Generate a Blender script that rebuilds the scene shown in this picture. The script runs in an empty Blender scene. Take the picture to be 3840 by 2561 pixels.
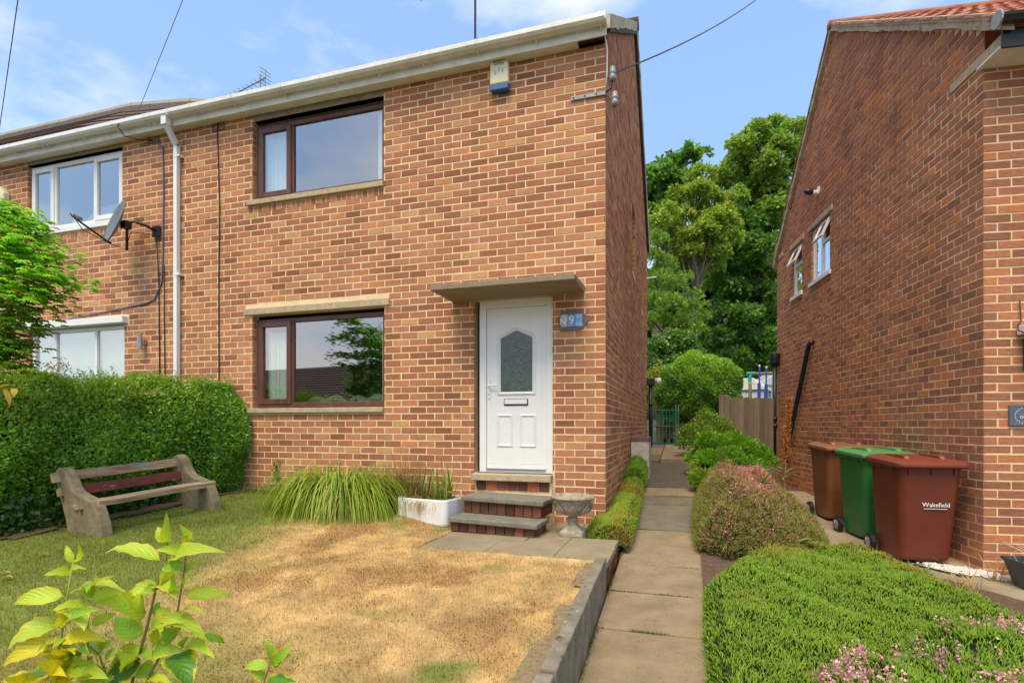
import bpy, bmesh, math, random
import numpy as np
from mathutils import Vector, Matrix
sc = bpy.context.scene
COL = sc.collection
R = random.Random(11)
NR = np.random.default_rng(11)

# ---------------------------------------------------------------- camera, sky, sun, exposure
TH = math.radians(17.33)
CT, ST = math.cos(TH), math.sin(TH)
CAM = (0.829, -6.163, 1.10)
cd = bpy.data.cameras.new('camera')
cam = bpy.data.objects.new('camera', cd); COL.objects.link(cam)
cam.location = CAM
cam.rotation_euler = (math.radians(90), 0, TH)
cd.sensor_width = 36.0
cd.lens = 36.0 * 2060 / 3840
cd.shift_y = (1595 - 1280.5) / 3840
cd.clip_start = 0.05
cd.clip_end = 3000
sc.camera = cam

SUN_EL, SUN_AZ = 60.0, 184.0       # azimuth measured clockwise from +Y (sun stands behind and left of the camera)
wd = bpy.data.worlds.new('World'); sc.world = wd
wd.use_nodes = True
wn, wl = wd.node_tree.nodes, wd.node_tree.links
wn.clear()
w_out = wn.new('ShaderNodeOutputWorld'); w_bg = wn.new('ShaderNodeBackground')
sky = wn.new('ShaderNodeTexSky'); sky.sky_type = 'NISHITA'; sky.sun_disc = False
sky.sun_elevation = math.radians(SUN_EL); sky.sun_rotation = math.radians(SUN_AZ)
sky.altitude = 0; sky.air_density = 1.0; sky.dust_density = 1.6; sky.ozone_density = 1.0
w_tc = wn.new('ShaderNodeTexCoord')
w_map = wn.new('ShaderNodeMapping'); w_map.inputs['Scale'].default_value = (1.0, 1.0, 2.2)
w_map.inputs['Location'].default_value = (1.4, 0.0, 0.0)
w_noise = wn.new('ShaderNodeTexNoise'); w_noise.inputs['Scale'].default_value = 1.7
w_noise.inputs['Detail'].default_value = 7; w_noise.inputs['Roughness'].default_value = 0.55
w_ramp = wn.new('ShaderNodeValToRGB')
w_ramp.color_ramp.elements[0].position = 0.46; w_ramp.color_ramp.elements[0].color = (0.0, 0.0, 0.0, 1)
w_ramp.color_ramp.elements[1].position = 0.63; w_ramp.color_ramp.elements[1].color = (0.85, 0.85, 0.85, 1)
w_mix = wn.new('ShaderNodeMix'); w_mix.data_type = 'RGBA'
w_mix.inputs[7].default_value = (3.6, 3.5, 3.35, 1)
w_veil = wn.new('ShaderNodeMix'); w_veil.data_type = 'RGBA'; w_veil.inputs[0].default_value = 0.72
w_veil.inputs[7].default_value = (0.93, 1.54, 2.55, 1)
wl.new(w_tc.outputs['Generated'], w_map.inputs['Vector'])
wl.new(w_map.outputs[0], w_noise.inputs['Vector'])
wl.new(w_noise.outputs['Fac'], w_ramp.inputs['Fac'])
wl.new(sky.outputs[0], w_veil.inputs[6])
wl.new(w_veil.outputs[2], w_mix.inputs[6])
wl.new(w_ramp.outputs[0], w_mix.inputs[0])
wl.new(w_mix.outputs[2], w_bg.inputs['Color'])
w_bg.inputs['Strength'].default_value = 0.15
wl.new(w_bg.outputs[0], w_out.inputs[0])

sl = bpy.data.lights.new('sun', 'SUN'); sl.energy = 1.5; sl.angle = math.radians(30); sl.color = (1.0, 0.84, 0.60)
so = bpy.data.objects.new('sun', sl); COL.objects.link(so)
_el, _az = math.radians(SUN_EL), math.radians(SUN_AZ)
_sd = Vector((math.sin(_az) * math.cos(_el), math.cos(_az) * math.cos(_el), math.sin(_el)))
so.rotation_euler = _sd.to_track_quat('Z', 'Y').to_euler()
so.location = (0, -20, 30)

sc.view_settings.view_transform = 'Standard'
sc.view_settings.look = 'None'
sc.view_settings.gamma = 1
sc.view_settings.use_curve_mapping = False
sc.view_settings.exposure = 1.34
sc.cycles.max_bounces = 8
sc.cycles.transparent_max_bounces = 12

# ---------------------------------------------------------------- picture helpers (a pixel of the photograph at a given depth -> a point of the place)
FD, CXD, HYD = 1261.2, 1175.5, 976.5
def ray(x, y):
    a = (x - CXD) / FD; b = (HYD - y) / FD
    return (a * CT - ST, a * ST + CT, b)
def pt(x, y, d):
    r = ray(x, y)
    return Vector((CAM[0] + r[0] * d, CAM[1] + r[1] * d, CAM[2] + r[2] * d))
def on_z(x, y, z):
    r = ray(x, y); t = (z - CAM[2]) / r[2]
    return Vector((CAM[0] + t * r[0], CAM[1] + t * r[1], z))
def on_y(x, y, Y=0.0):
    r = ray(x, y); t = (Y - CAM[1]) / r[1]
    return Vector((CAM[0] + t * r[0], Y, CAM[2] + t * r[2]))

# right-hand house frame
RC = (3.5653, 0.1832); RAL = math.radians(6.88)

# ---------------------------------------------------------------- object helpers
def link(o, parent=None):
    COL.objects.link(o)
    if parent is not None: o.parent = parent
    return o
def thing(name, label, cat, loc=(0, 0, 0), rotz=0.0, group=None):
    o = bpy.data.objects.new(name, None); COL.objects.link(o)
    o.empty_display_size = 0.2
    o.location = loc; o.rotation_euler = (0, 0, rotz)
    o['label'] = label; o['category'] = cat
    if group: o['group'] = group
    return o
def tag(o, label, cat, group=None):
    o['label'] = label; o['category'] = cat
    if group: o['group'] = group
    return o
def kind(o, k):
    o['kind'] = k; return o

class MB:
    def __init__(s): s.v = []; s.f = []
    def add(s, vs, fs):
        n = len(s.v); s.v += [tuple(p) for p in vs]; s.f += [tuple(i + n for i in f) for f in fs]; return s
    def box(s, x0, x1, y0, y1, z0, z1, M=None):
        vs = [(x0, y0, z0), (x1, y0, z0), (x1, y1, z0), (x0, y1, z0), (x0, y0, z1), (x1, y0, z1), (x1, y1, z1), (x0, y1, z1)]
        if M is not None: vs = [M @ Vector(p) for p in vs]
        return s.add(vs, [(0, 3, 2, 1), (4, 5, 6, 7), (0, 1, 5, 4), (1, 2, 6, 5), (2, 3, 7, 6), (3, 0, 4, 7)])
    def bar(s, a, b, w, h, up=(0, 0, 1)):
        a, b = Vector(a), Vector(b); d = (b - a); L = d.length; d.normalize()
        u = Vector(up)
        sx = d.cross(u)
        if sx.length < 1e-4: sx = d.cross(Vector((1, 0, 0)))
        sx.normalize(); u = sx.cross(d)
        M = Matrix((( sx.x, d.x, u.x, a.x), (sx.y, d.y, u.y, a.y), (sx.z, d.z, u.z, a.z), (0, 0, 0, 1)))
        return s.box(-w / 2, w / 2, 0, L, -h / 2, h / 2, M)
    def prism(s, prof, f0, f1):
        """closed 2D profile; f0(p), f1(p) map it to the two end faces"""
        n = len(prof)
        vs = [f0(p) for p in prof] + [f1(p) for p in prof]
        fs = [tuple(range(n))[::-1], tuple(range(n, 2 * n))] + [(i, (i + 1) % n, n + (i + 1) % n, n + i) for i in range(n)]
        return s.add(vs, fs)
    def tube(s, pts, r, n=6, cap=True):
        pts = [Vector(p) for p in pts]; m = len(pts)
        rs = r if isinstance(r, (list, tuple)) else [r] * m
        vs = []; prev = None
        for i, p in enumerate(pts):
            d = (pts[min(i + 1, m - 1)] - pts[max(i - 1, 0)])
            if d.length < 1e-9: d = Vector((0, 0, 1))
            d.normalize()
            if prev is None:
                ref = Vector((0, 0, 1)) if abs(d.z) < .9 else Vector((1, 0, 0))
                u = d.cross(ref).normalized()
            else:
                u = (prev - d * prev.dot(d))
                u = u.normalized() if u.length > 1e-6 else d.cross(Vector((1, 0, 0))).normalized()
            prev = u; w = d.cross(u)
            for k in range(n):
                a = 2 * math.pi * k / n
                vs.append(p + (u * math.cos(a) + w * math.sin(a)) * rs[i])
        fs = [(i * n + k, i * n + (k + 1) % n, (i + 1) * n + (k + 1) % n, (i + 1) * n + k) for i in range(m - 1) for k in range(n)]
        if cap: fs += [tuple(range(n))[::-1], tuple(range((m - 1) * n, m * n))]
        return s.add(vs, fs)
    def lathe(s, prof, n=24, c=(0, 0, 0), M=None, wob=None):
        vs = []
        for j, (r, z) in enumerate(prof):
            for k in range(n):
                a = 2 * math.pi * k / n
                rr = r * (wob(a, j) if wob else 1)
                p = Vector((c[0] + rr * math.cos(a), c[1] + rr * math.sin(a), c[2] + z))
                vs.append(M @ p if M is not None else p)
        m = len(prof)
        fs = [(i * n + k, i * n + (k + 1) % n, (i + 1) * n + (k + 1) % n, (i + 1) * n + k) for i in range(m - 1) for k in range(n)]
        fs += [tuple(range(n))[::-1], tuple(range((m - 1) * n, m * n))]
        return s.add(vs, fs)
    def loft(s, rings, cap=True):
        n = len(rings[0]); m = len(rings)
        vs = [p for r in rings for p in r]
        fs = [(i * n + k, i * n + (k + 1) % n, (i + 1) * n + (k + 1) % n, (i + 1) * n + k) for i in range(m - 1) for k in range(n)]
        if cap: fs += [tuple(range(n))[::-1], tuple(range((m - 1) * n, m * n))]
        return s.add(vs, fs)
    def build(s, name, mat=None, parent=None, smooth=False, bevel=0.0, k=None, seg=2):
        me = bpy.data.meshes.new(name)
        me.from_pydata(s.v, [], s.f)
        if mat is not None: me.materials.append(mat)
        if smooth:
            me.polygons.foreach_set('use_smooth', [True] * len(me.polygons))
        me.update()
        o = link(bpy.data.objects.new(name, me), parent)
        if bevel:
            md = o.modifiers.new('edge', 'BEVEL'); md.width = bevel; md.segments = seg; md.limit_method = 'ANGLE'; md.angle_limit = math.radians(40)
        if k: o['kind'] = k
        return o

def wire(name, pts, r, mat, parent=None, n=5):
    return MB().tube(pts, r, n).build(name, mat, parent, smooth=True)
def sag(a, b, drop, n=12):
    a, b = Vector(a), Vector(b)
    return [a.lerp(b, i / n) - Vector((0, 0, drop * 4 * (i / n) * (1 - i / n))) for i in range(n + 1)]

def fastmesh(name, V, F, mat, parent=None, col=None, smooth=False):
    """V (N,3) float, F (M,k) int; col (N,3)"""
    V = np.asarray(V, np.float32); F = np.asarray(F, np.int32)
    me = bpy.data.meshes.new(name)
    me.vertices.add(len(V)); me.vertices.foreach_set('co', V.ravel())
    k = F.shape[1]
    me.loops.add(F.size); me.loops.foreach_set('vertex_index', F.ravel())
    me.polygons.add(len(F))
    me.polygons.foreach_set('loop_start', np.arange(0, F.size, k, dtype=np.int32))
    me.polygons.foreach_set('loop_total', np.full(len(F), k, np.int32))
    if smooth: me.polygons.foreach_set('use_smooth', np.ones(len(F), bool))
    me.update(calc_edges=True)
    if col is not None:
        at = me.color_attributes.new('Col', 'FLOAT_COLOR', 'POINT')
        c4 = np.ones((len(V), 4), np.float32); c4[:, :3] = col
        at.data.foreach_set('color', c4.ravel())
    me.materials.append(mat)
    return link(bpy.data.objects.new(name, me), parent)

# value noise in numpy for patches of colour and height
_G = NR.random((64, 64))
def vnoise(x, y, s):
    x = np.asarray(x, float) * s + 17.3; y = np.asarray(y, float) * s + 5.7
    xi = np.floor(x).astype(int); yi = np.floor(y).astype(int)
    fx = x - xi; fy = y - yi
    fx = fx * fx * (3 - 2 * fx); fy = fy * fy * (3 - 2 * fy)
    g = lambda a, b: _G[a % 64, b % 64]
    return (g(xi, yi) * (1 - fx) + g(xi + 1, yi) * fx) * (1 - fy) + (g(xi, yi + 1) * (1 - fx) + g(xi + 1, yi + 1) * fx) * fy
def fbm(x, y, s):
    return .5 * vnoise(x, y, s) + .3 * vnoise(x, y, s * 2.1) + .2 * vnoise(x, y, s * 4.3)

# ---------------------------------------------------------------- materials
def newmat(name):
    m = bpy.data.materials.new(name); m.use_nodes = True
    n, l = m.node_tree.nodes, m.node_tree.links
    n.clear()
    out = n.new('ShaderNodeOutputMaterial'); b = n.new('ShaderNodeBsdfPrincipled')
    l.new(b.outputs[0], out.inputs[0])
    return m, n, l, b, out
def rgba(c): return (c[0], c[1], c[2], 1)
def ramp(n, stops):
    r = n.new('ShaderNodeValToRGB'); e = r.color_ramp.elements
    e[0].position = stops[0][0]; e[0].color = rgba(stops[0][1])
    e[1].position = stops[-1][0]; e[1].color = rgba(stops[-1][1])
    for p, c in stops[1:-1]:
        q = e.new(p); q.color = rgba(c)
    return r
def noise(n, l, scale, detail=5, rough=.6, coord='pos', stretch=None):
    if coord == 'pos':
        g = n.new('ShaderNodeNewGeometry'); src = g.outputs['Position']
    else:
        g = n.new('ShaderNodeTexCoord'); src = g.outputs['Object']
    if stretch:
        mp = n.new('ShaderNodeMapping'); mp.inputs['Scale'].default_value = stretch
        l.new(src, mp.inputs['Vector']); src = mp.outputs[0]
    t = n.new('ShaderNodeTexNoise'); t.inputs['Scale'].default_value = scale
    t.inputs['Detail'].default_value = detail; t.inputs['Roughness'].default_value = rough
    l.new(src, t.inputs['Vector'])
    return t
def mul(n, l, a, b, fac=1.0):
    m = n.new('ShaderNodeMix'); m.data_type = 'RGBA'; m.blend_type = 'MULTIPLY'; m.inputs[0].default_value = fac
    l.new(a, m.inputs[6]); l.new(b, m.inputs[7]); return m.outputs[2]
def bump(n, l, b, h, strength, dist=.01):
    bp = n.new('ShaderNodeBump'); bp.inputs['Strength'].default_value = strength; bp.inputs['Distance'].default_value = dist
    l.new(h, bp.inputs['Height']); l.new(bp.outputs[0], b.inputs['Normal']); return bp
def surf(name, stops, scale=6, rough=.8, bmp=.3, bscale=60, coord='pos', stretch=None, spots=None, metal=0.0, spec=.5, bdist=.004):
    """mottled surface; spots = (scale, colour, low, high) overlays stains of their own shape"""
    m, n, l, b, o = newmat(name)
    t = noise(n, l, scale, 6, .62, coord, stretch)
    r = ramp(n, stops); l.new(t.outputs['Fac'], r.inputs['Fac'])
    c = r.outputs[0]
    if spots:
        for sp in (spots if isinstance(spots, list) else [spots]):
            t2 = noise(n, l, sp[0], 4, .6, coord, sp[4] if len(sp) > 4 else None)
            r2 = ramp(n, [(sp[2], (0, 0, 0)), (sp[3], (1, 1, 1))]); l.new(t2.outputs['Fac'], r2.inputs['Fac'])
            mx = n.new('ShaderNodeMix'); mx.data_type = 'RGBA'; l.new(r2.outputs[0], mx.inputs[0])
            l.new(c, mx.inputs[6]); mx.inputs[7].default_value = rgba(sp[1]); c = mx.outputs[2]
    l.new(c, b.inputs['Base Color'])
    b.inputs['Roughness'].default_value = rough; b.inputs['Metallic'].default_value = metal
    b.inputs['Specular IOR Level'].default_value = spec
    if bmp:
        t3 = noise(n, l, bscale, 3, .6, coord, stretch)
        bump(n, l, b, t3.outputs['Fac'], bmp, bdist)
    return m
def brickmat(name, stops, single, comb=(38.0, .16), mott=.84):
    m, n, l, b, o = newmat(name)
    if single:
        oi = n.new('ShaderNodeObjectInfo'); rnd = oi.outputs['Random']
    else:
        g = n.new('ShaderNodeNewGeometry'); rnd = g.outputs['Random Per Island']
    r = ramp(n, stops); r.color_ramp.interpolation = 'LINEAR'; l.new(rnd, r.inputs['Fac'])
    t = noise(n, l, 22, 6, .7)
    r1 = ramp(n, [(.28, (mott, mott * .96, mott * .92)), (.62, (1.08, 1.06, 1.04))]); l.new(t.outputs['Fac'], r1.inputs['Fac'])
    c = mul(n, l, r.outputs[0], r1.outputs[0])
    # broad weathering of the wall and pale mortar smears
    t4 = noise(n, l, 1.1, 4, .55)
    r4 = ramp(n, [(.34, (.90, .88, .86)), (.60, (1.04, 1.03, 1.02))]); l.new(t4.outputs['Fac'], r4.inputs['Fac'])
    c = mul(n, l, c, r4.outputs[0])
    ts = noise(n, l, 2.4, 4, .6, 'pos', (1, 1, .16)); rs_ = ramp(n, [(.33, (.90, .885, .87)), (.56, (1.02, 1.02, 1.02))]); l.new(ts.outputs['Fac'], rs_.inputs['Fac']); c = mul(n, l, c, rs_.outputs[0])   # rain streaks
    t5 = noise(n, l, 9, 5, .72)
    r5 = ramp(n, [(.64, (0, 0, 0)), (.82, (.6, .6, .6))]); l.new(t5.outputs['Fac'], r5.inputs['Fac'])
    mx = n.new('ShaderNodeMix'); mx.data_type = 'RGBA'; l.new(r5.outputs[0], mx.inputs[0])
    l.new(c, mx.inputs[6]); mx.inputs[7].default_value = (.50, .34, .20, 1); c = mx.outputs[2]
    # fine combed lines along the brick
    g2 = n.new('ShaderNodeNewGeometry'); mp = n.new('ShaderNodeMapping'); mp.inputs['Scale'].default_value = (1.2, 1.2, 1)
    l.new(g2.outputs['Position'], mp.inputs['Vector'])
    wv = n.new('ShaderNodeTexWave'); wv.wave_type = 'BANDS'; wv.bands_direction = 'Z'
    wv.inputs['Scale'].default_value = comb[0]; wv.inputs['Distortion'].default_value = 2.6; wv.inputs['Detail'].default_value = 2
    wv.inputs['Detail Scale'].default_value = 3
    l.new(mp.outputs[0], wv.inputs['Vector'])
    r6 = ramp(n, [(.0, (1 - comb[1],) * 3), (.55, (1.04,) * 3)]); l.new(wv.outputs['Fac'], r6.inputs['Fac'])
    c = mul(n, l, c, r6.outputs[0])
    l.new(c, b.inputs['Base Color']); b.inputs['Roughness'].default_value = .86; b.inputs['Specular IOR Level'].default_value = .25
    ad = n.new('ShaderNodeMath'); ad.operation = 'ADD'; l.new(wv.outputs['Fac'], ad.inputs[0])
    t3 = noise(n, l, 90, 4, .7); l.new(t3.outputs['Fac'], ad.inputs[1])
    bump(n, l, b, ad.outputs[0], .55, .0035)
    return m
def leafmat(name, trans=.35, rough=.5, spec=.35, hv=.12, gain=1.0):
    m, n, l, b, o = newmat(name)
    a = n.new('ShaderNodeAttribute'); a.attribute_name = 'Col'
    c = a.outputs['Color']
    l.new(c, b.inputs['Base Color']); b.inputs['Roughness'].default_value = rough; b.inputs['Specular IOR Level'].default_value = spec
    tr = n.new('ShaderNodeBsdfTranslucent')
    br = n.new('ShaderNodeMix'); br.data_type = 'RGBA'; br.blend_type = 'MULTIPLY'; br.inputs[0].default_value = 1
    l.new(c, br.inputs[6]); br.inputs[7].default_value = (1.5, 1.45, .7, 1)
    l.new(br.outputs[2], tr.inputs['Color'])
    mx = n.new('ShaderNodeMixShader'); mx.inputs[0].default_value = trans
    l.new(b.outputs[0], mx.inputs[1]); l.new(tr.outputs[0], mx.inputs[2]); l.new(mx.outputs[0], o.inputs[0])
    return m
def flat(name, c, rough=.5, metal=0.0, spec=.5, coat=0.0):
    """plain manufactured finish with a faint dirt mottling"""
    m, n, l, b, o = newmat(name)
    t = noise(n, l, 7, 6, .65, 'pos')
    d = tuple(x * .94 for x in c)
    r = ramp(n, [(.3, d), (.62, c)]); l.new(t.outputs['Fac'], r.inputs['Fac'])
    l.new(r.outputs[0], b.inputs['Base Color'])
    b.inputs['Roughness'].default_value = rough; b.inputs['Metallic'].default_value = metal
    b.inputs['Specular IOR Level'].default_value = spec
    if coat: b.inputs['Coat Weight'].default_value = coat
    t3 = noise(n, l, 55, 2, .5); bump(n, l, b, t3.outputs['Fac'], .06, .002)
    return m
def glassmat(name, tint=(.9, .95, .93), rough=.0, dens=.0):
    m, n, l, b, o = newmat(name); n.remove(b)
    tp = n.new('ShaderNodeBsdfTransparent'); tp.inputs[0].default_value = rgba(tint)
    gl = n.new('ShaderNodeBsdfGlossy'); gl.inputs['Roughness'].default_value = rough; gl.inputs[0].default_value = (1, 1, 1, 1)
    fr = n.new('ShaderNodeFresnel'); fr.inputs[0].default_value = 1.52
    # the two panes of a sealed unit reflect about twice as much as one face
    mm = n.new('ShaderNodeMath'); mm.operation = 'MULTIPLY_ADD'; mm.inputs[1].default_value = 3.2; mm.inputs[2].default_value = dens; mm.use_clamp = True
    l.new(fr.outputs[0], mm.inputs[0])
    bf = n.new('ShaderNodeNewGeometry'); fx = n.new('ShaderNodeMath'); fx.operation = 'SUBTRACT'; fx.inputs[0].default_value = 1; l.new(bf.outputs['Backfacing'], fx.inputs[1])
    m2 = n.new('ShaderNodeMath'); m2.operation = 'MULTIPLY'; l.new(mm.outputs[0], m2.inputs[0]); l.new(fx.outputs[0], m2.inputs[1]); mm = m2      # a ray leaving the pane is not totally reflected
    mx = n.new('ShaderNodeMixShader'); l.new(mm.outputs[0], mx.inputs[0]); l.new(tp.outputs[0], mx.inputs[1]); l.new(gl.outputs[0], mx.inputs[2])
    l.new(mx.outputs[0], o.inputs[0])
    return m

BR_A = [(0, (.30, .125, .066)), (.08, (.36, .15, .078)), (.25, (.43, .182, .095)), (.5, (.495, .22, .115)), (.72, (.53, .25, .135)), (.86, (.59, .255, .115)), (.95, (.60, .31, .145)), (1, (.61, .365, .17))]
BR_R = [(0, (.30, .135, .083)), (.12, (.36, .155, .092)), (.40, (.44, .19, .108)), (.66, (.49, .205, .112)), (.88, (.54, .22, .108)), (.96, (.60, .23, .09)), (1, (.61, .27, .115))]
M = {}
M['brick1'] = brickmat('brick_house_single', BR_A, True)
M['brickN'] = brickmat('brick_house_mass', BR_A, False)
M['brickR1'] = brickmat('brick_red_single', BR_R, True, (26.0, .38))
M['brickRN'] = brickmat('brick_red_mass', BR_R, False, (26.0, .38))
BR_D = [(0, (.09, .05, .034)), (.4, (.16, .075, .045)), (.8, (.23, .09, .05)), (1, (.42, .14, .07))]
M['brickdk'] = brickmat('step_brick', BR_D, True, (26.0, .3))
M['mortar'] = surf('mortar', [(.3, (.66, .495, .295)), (.6, (.82, .635, .395))], 9, .95, .4, 120, spots=(3.0, (.55, .42, .27), .68, .88))
M['mortarR'] = surf('mortar_red_house', [(.3, (.66, .47, .26)), (.6, (.81, .59, .345))], 9, .95, .4, 120, spots=(2.6, (.42, .30, .18), .66, .88))
M['conc'] = surf('concrete_buff', [(.25, (.34, .27, .165)), (.55, (.47, .375, .235)), (.8, (.56, .455, .29))], 14, .92, .5, 160, spots=(4, (.2, .17, .11), .62, .85))
M['concdk'] = surf('concrete_step', [(.25, (.13, .12, .09)), (.55, (.20, .185, .138)), (.8, (.27, .245, .18))], 12, .93, .5, 180, spots=[(60, (.38, .35, .28), .62, .72), (3, (.10, .11, .06), .6, .85)])
M['pebble'] = surf('exposed_aggregate', [(.3, (.13, .10, .065)), (.5, (.27, .215, .145)), (.7, (.42, .35, .25))], 90, .92, .8, 90, spots=(5, (.11, .085, .045), .55, .8), bdist=.006)
M['upvc'] = flat('white_upvc', (.80, .81, .79), .32)
M['upvc_old'] = surf('weathered_white_board', [(.3, (.62, .61, .52)), (.6, (.78, .77, .70))], 5, .45, .08, 40, spots=[(2.5, (.42, .40, .28), .62, .9), (14, (.5, .48, .36), .66, .9, (1, 1, .2))])
M['brown'] = surf('brown_timber_stain', [(.3, (.07, .026, .018)), (.6, (.13, .05, .034)), (.8, (.20, .085, .055))], 10, .5, .25, 50, stretch=(1, 1, .25), spots=(26, (.34, .19, .12), .70, .85))
M['glass'] = glassmat('window_glass', dens=.20)
M['glassdoor'] = None
M['curtain'] = surf('net_curtain', [(.3, (.70, .74, .72)), (.6, (.84, .87, .85))], 4, .9, .2, 12, stretch=(8, 8, .3))
M['blind'] = surf('roller_blind', [(.3, (.60, .68, .63)), (.6, (.70, .77, .72))], 2, .9, .03, 200)
M['room'] = surf('room_plaster', [(.3, (.30, .32, .33)), (.7, (.40, .42, .43))], 2, .95, 0)
M['roomlt'] = surf('room_ceiling', [(.3, (.72, .74, .74)), (.7, (.82, .83, .83))], 2, .95, 0)
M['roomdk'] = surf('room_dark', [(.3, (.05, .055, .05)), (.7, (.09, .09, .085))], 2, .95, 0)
M['black'] = flat('black_plastic', (.016, .016, .015), .42)
M['cable'] = flat('black_cable', (.022, .02, .018), .6)
M['cableblue'] = flat('blue_grey_cable', (.10, .13, .20), .6)
M['lead'] = surf('grey_metal', [(.3, (.25, .26, .27)), (.6, (.36, .37, .38))], 12, .5, .1, 60)
M['steel'] = flat('brushed_steel', (.42, .40, .37), .38, .7)
M['tileR'] = surf('red_clay_tile', [(.25, (.22, .075, .045)), (.5, (.38, .14, .08)), (.75, (.48, .20, .12))], 5, .85, .4, 60, spots=(7, (.17, .12, .08), .6, .8))
M['tileB'] = surf('brown_roof_tile', [(.25, (.055, .03, .024)), (.5, (.10, .055, .04)), (.75, (.15, .085, .06))], 5, .88, .4, 60)
M['ridge'] = surf('grey_ridge_tile', [(.25, (.19, .175, .145)), (.5, (.30, .275, .225)), (.75, (.40, .37, .31))], 30, .92, .6, 110)
M['bed'] = surf('verge_mortar', [(.25, (.34, .27, .16)), (.5, (.50, .42, .28)), (.75, (.60, .51, .36))], 12, .95, .7, 70, spots=(9, (.09, .07, .045), .60, .74), bdist=.008)
# ---------------------------------------------------------------- brickwork
CH, CL, JT = .0845, .232, .0135          # course height, brick length with joint, joint
ZREF = 1.08
def brick_shape(x0, x1, z0, z1, y=0.0, ch=.0028, dep=.016):
    """front face towards -y; chamfered edge"""
    vs = [(x0, y + dep, z0), (x1, y + dep, z0), (x1, y + dep, z1), (x0, y + dep, z1),
          (x0, y + ch, z0), (x1, y + ch, z0), (x1, y + ch, z1), (x0, y + ch, z1),
          (x0 + ch, y, z0 + ch), (x1 - ch, y, z0 + ch), (x1 - ch, y, z1 - ch), (x0 + ch, y, z1 - ch)]
    fs = [(8, 9, 10, 11)]
    for i in range(4):
        j = (i + 1) % 4
        fs.append((4 + i, 4 + j, 8 + j, 8 + i)); fs.append((i, j, 4 + j, 4 + i))
    return vs, fs
_unit = {}
def unit_brick(w, h, mat, var):
    key = (round(w, 3), round(h, 3), mat.name, var)
    if key not in _unit:
        rr = random.Random(hash(key[:2]) % 999 + var)
        vs, fs = brick_shape(0, w, 0, h, 0)
        vs = [(x + rr.uniform(-.0015, .0015), y + rr.uniform(-.001, .001), z + rr.uniform(-.0015, .0015)) for x, y, z in vs]
        me = bpy.data.meshes.new('brick'); me.from_pydata(vs, [], fs); me.materials.append(mat); me.update()
        _unit[key] = me
    return _unit[key]
class Wall:
    """a plane of brickwork: local u runs along, local y points into the wall; placed by frame matrix F (local x=u, y=inwards, z=up)"""
    def __init__(s, F, u0, u1, z0, z1, holes=(), top=None, start=0.0, par=0, sol=()):
        s.F = F; s.bricks = []
        k0 = int(math.floor((z0 - ZREF) / CH)); k1 = int(math.ceil((z1 - ZREF) / CH))
        for k in range(k0, k1):
            za = ZREF + k * CH + JT / 2; zb = za + CH - JT
            if zb < z0 + .02 or za > z1 - .02: continue
            off = 0 if (k + par) % 2 == 0 else CL / 2
            cuts = []
            n0 = int(math.floor((u0 - start) / CL)) - 2; n1 = int(math.ceil((u1 - start) / CL)) + 2
            for n in range(n0, n1):
                ua = start + n * CL + off + JT / 2; ub = ua + CL - JT
                segs = [(max(ua, u0), min(ub, u1))]
                for (ha, hb, hza, hzb) in holes:
                    if zb - .02 > hza and za + .02 < hzb:
                        ns = []
                        for (p, q) in segs:
                            if q <= ha or p >= hb: ns.append((p, q)); continue
                            if p < ha: ns.append((p, ha))
                            if q > hb: ns.append((hb, q))
                        segs = ns
                for (p, q) in segs:
                    if q - p < .012: continue
                    if top is not None:
                        if zb > top((p + q) / 2): continue
                    jz = R.uniform(-.0016, .0016)
                    s.bricks.append([p + R.uniform(-.002, .002) * (p > u0), q + R.uniform(-.002, .002) * (q < u1), max(za, z0) + jz, min(zb, z1) + jz, R.uniform(-.0025, .0018)])
        for (ua, ub, za, zb, w) in sol:          # bricks on end under sills
            n = int(round((ub - ua) / w)); w = (ub - ua) / n
            for i in range(n):
                s.bricks.append([ua + i * w + .005, ua + (i + 1) * w - .005, za, zb, R.uniform(-.003, .002)])
    def size(s, b):
        c = s.F @ Vector(((b[0] + b[1]) / 2, 0, (b[2] + b[3]) / 2))
        n = (s.F.to_3x3() @ Vector((0, -1, 0)))
        d = Vector(CAM) - c; L = d.length
        dx, dy = c.x - CAM[0], c.y - CAM[1]
        xc = dx * CT + dy * ST; yc = -dx * ST + dy * CT
        if yc < .3: return 0
        px = CXD + FD * xc / yc; py = HYD - FD * (c.z - CAM[2]) / yc
        if not (-15 < px < 2366 and -15 < py < 1583): return 0
        return max(0, n.dot(d) / L) * (b[1] - b[0]) * (b[3] - b[2]) / L ** 2
def lay_bricks(parent, walls, m1, mN, nsingle=300, skip=None):
    allb = [(w.size(b), i, w, b) for i, w in enumerate(walls) for b in w.bricks]
    order = sorted(range(len(allb)), key=lambda i: -allb[i][0])
    if skip: order = [i for i in order if not skip(allb[i][2], allb[i][3])] + [i for i in order if skip(allb[i][2], allb[i][3])]
    single = set(order[:nsingle])
    mass = MB(); Pi = parent.matrix_world.inverted() if False else None
    for i, (a, wi, w, b) in enumerate(allb):
        if i in single:
            wd_, ht = b[1] - b[0], b[3] - b[2]
            base = CL - JT if wd_ > .15 else (CL / 2 - JT if wd_ > .07 else .06)
            me = unit_brick(base, CH - JT, m1, R.randrange(4))
            o = bpy.data.objects.new('brick', me); COL.objects.link(o); o.parent = parent
            o.matrix_local = w.FL @ Matrix.Translation((b[0], b[4], b[2])) @ Matrix.Diagonal((wd_ / base, 1, ht / (CH - JT), 1))
        else:
            vs, fs = brick_shape(b[0], b[1], b[2], b[3], b[4])
            mass.add([w.FL @ Vector(p) for p in vs], fs)
    o = mass.build('brickwork', mN, parent); o['kind'] = 'stuff'
    return o
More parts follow.
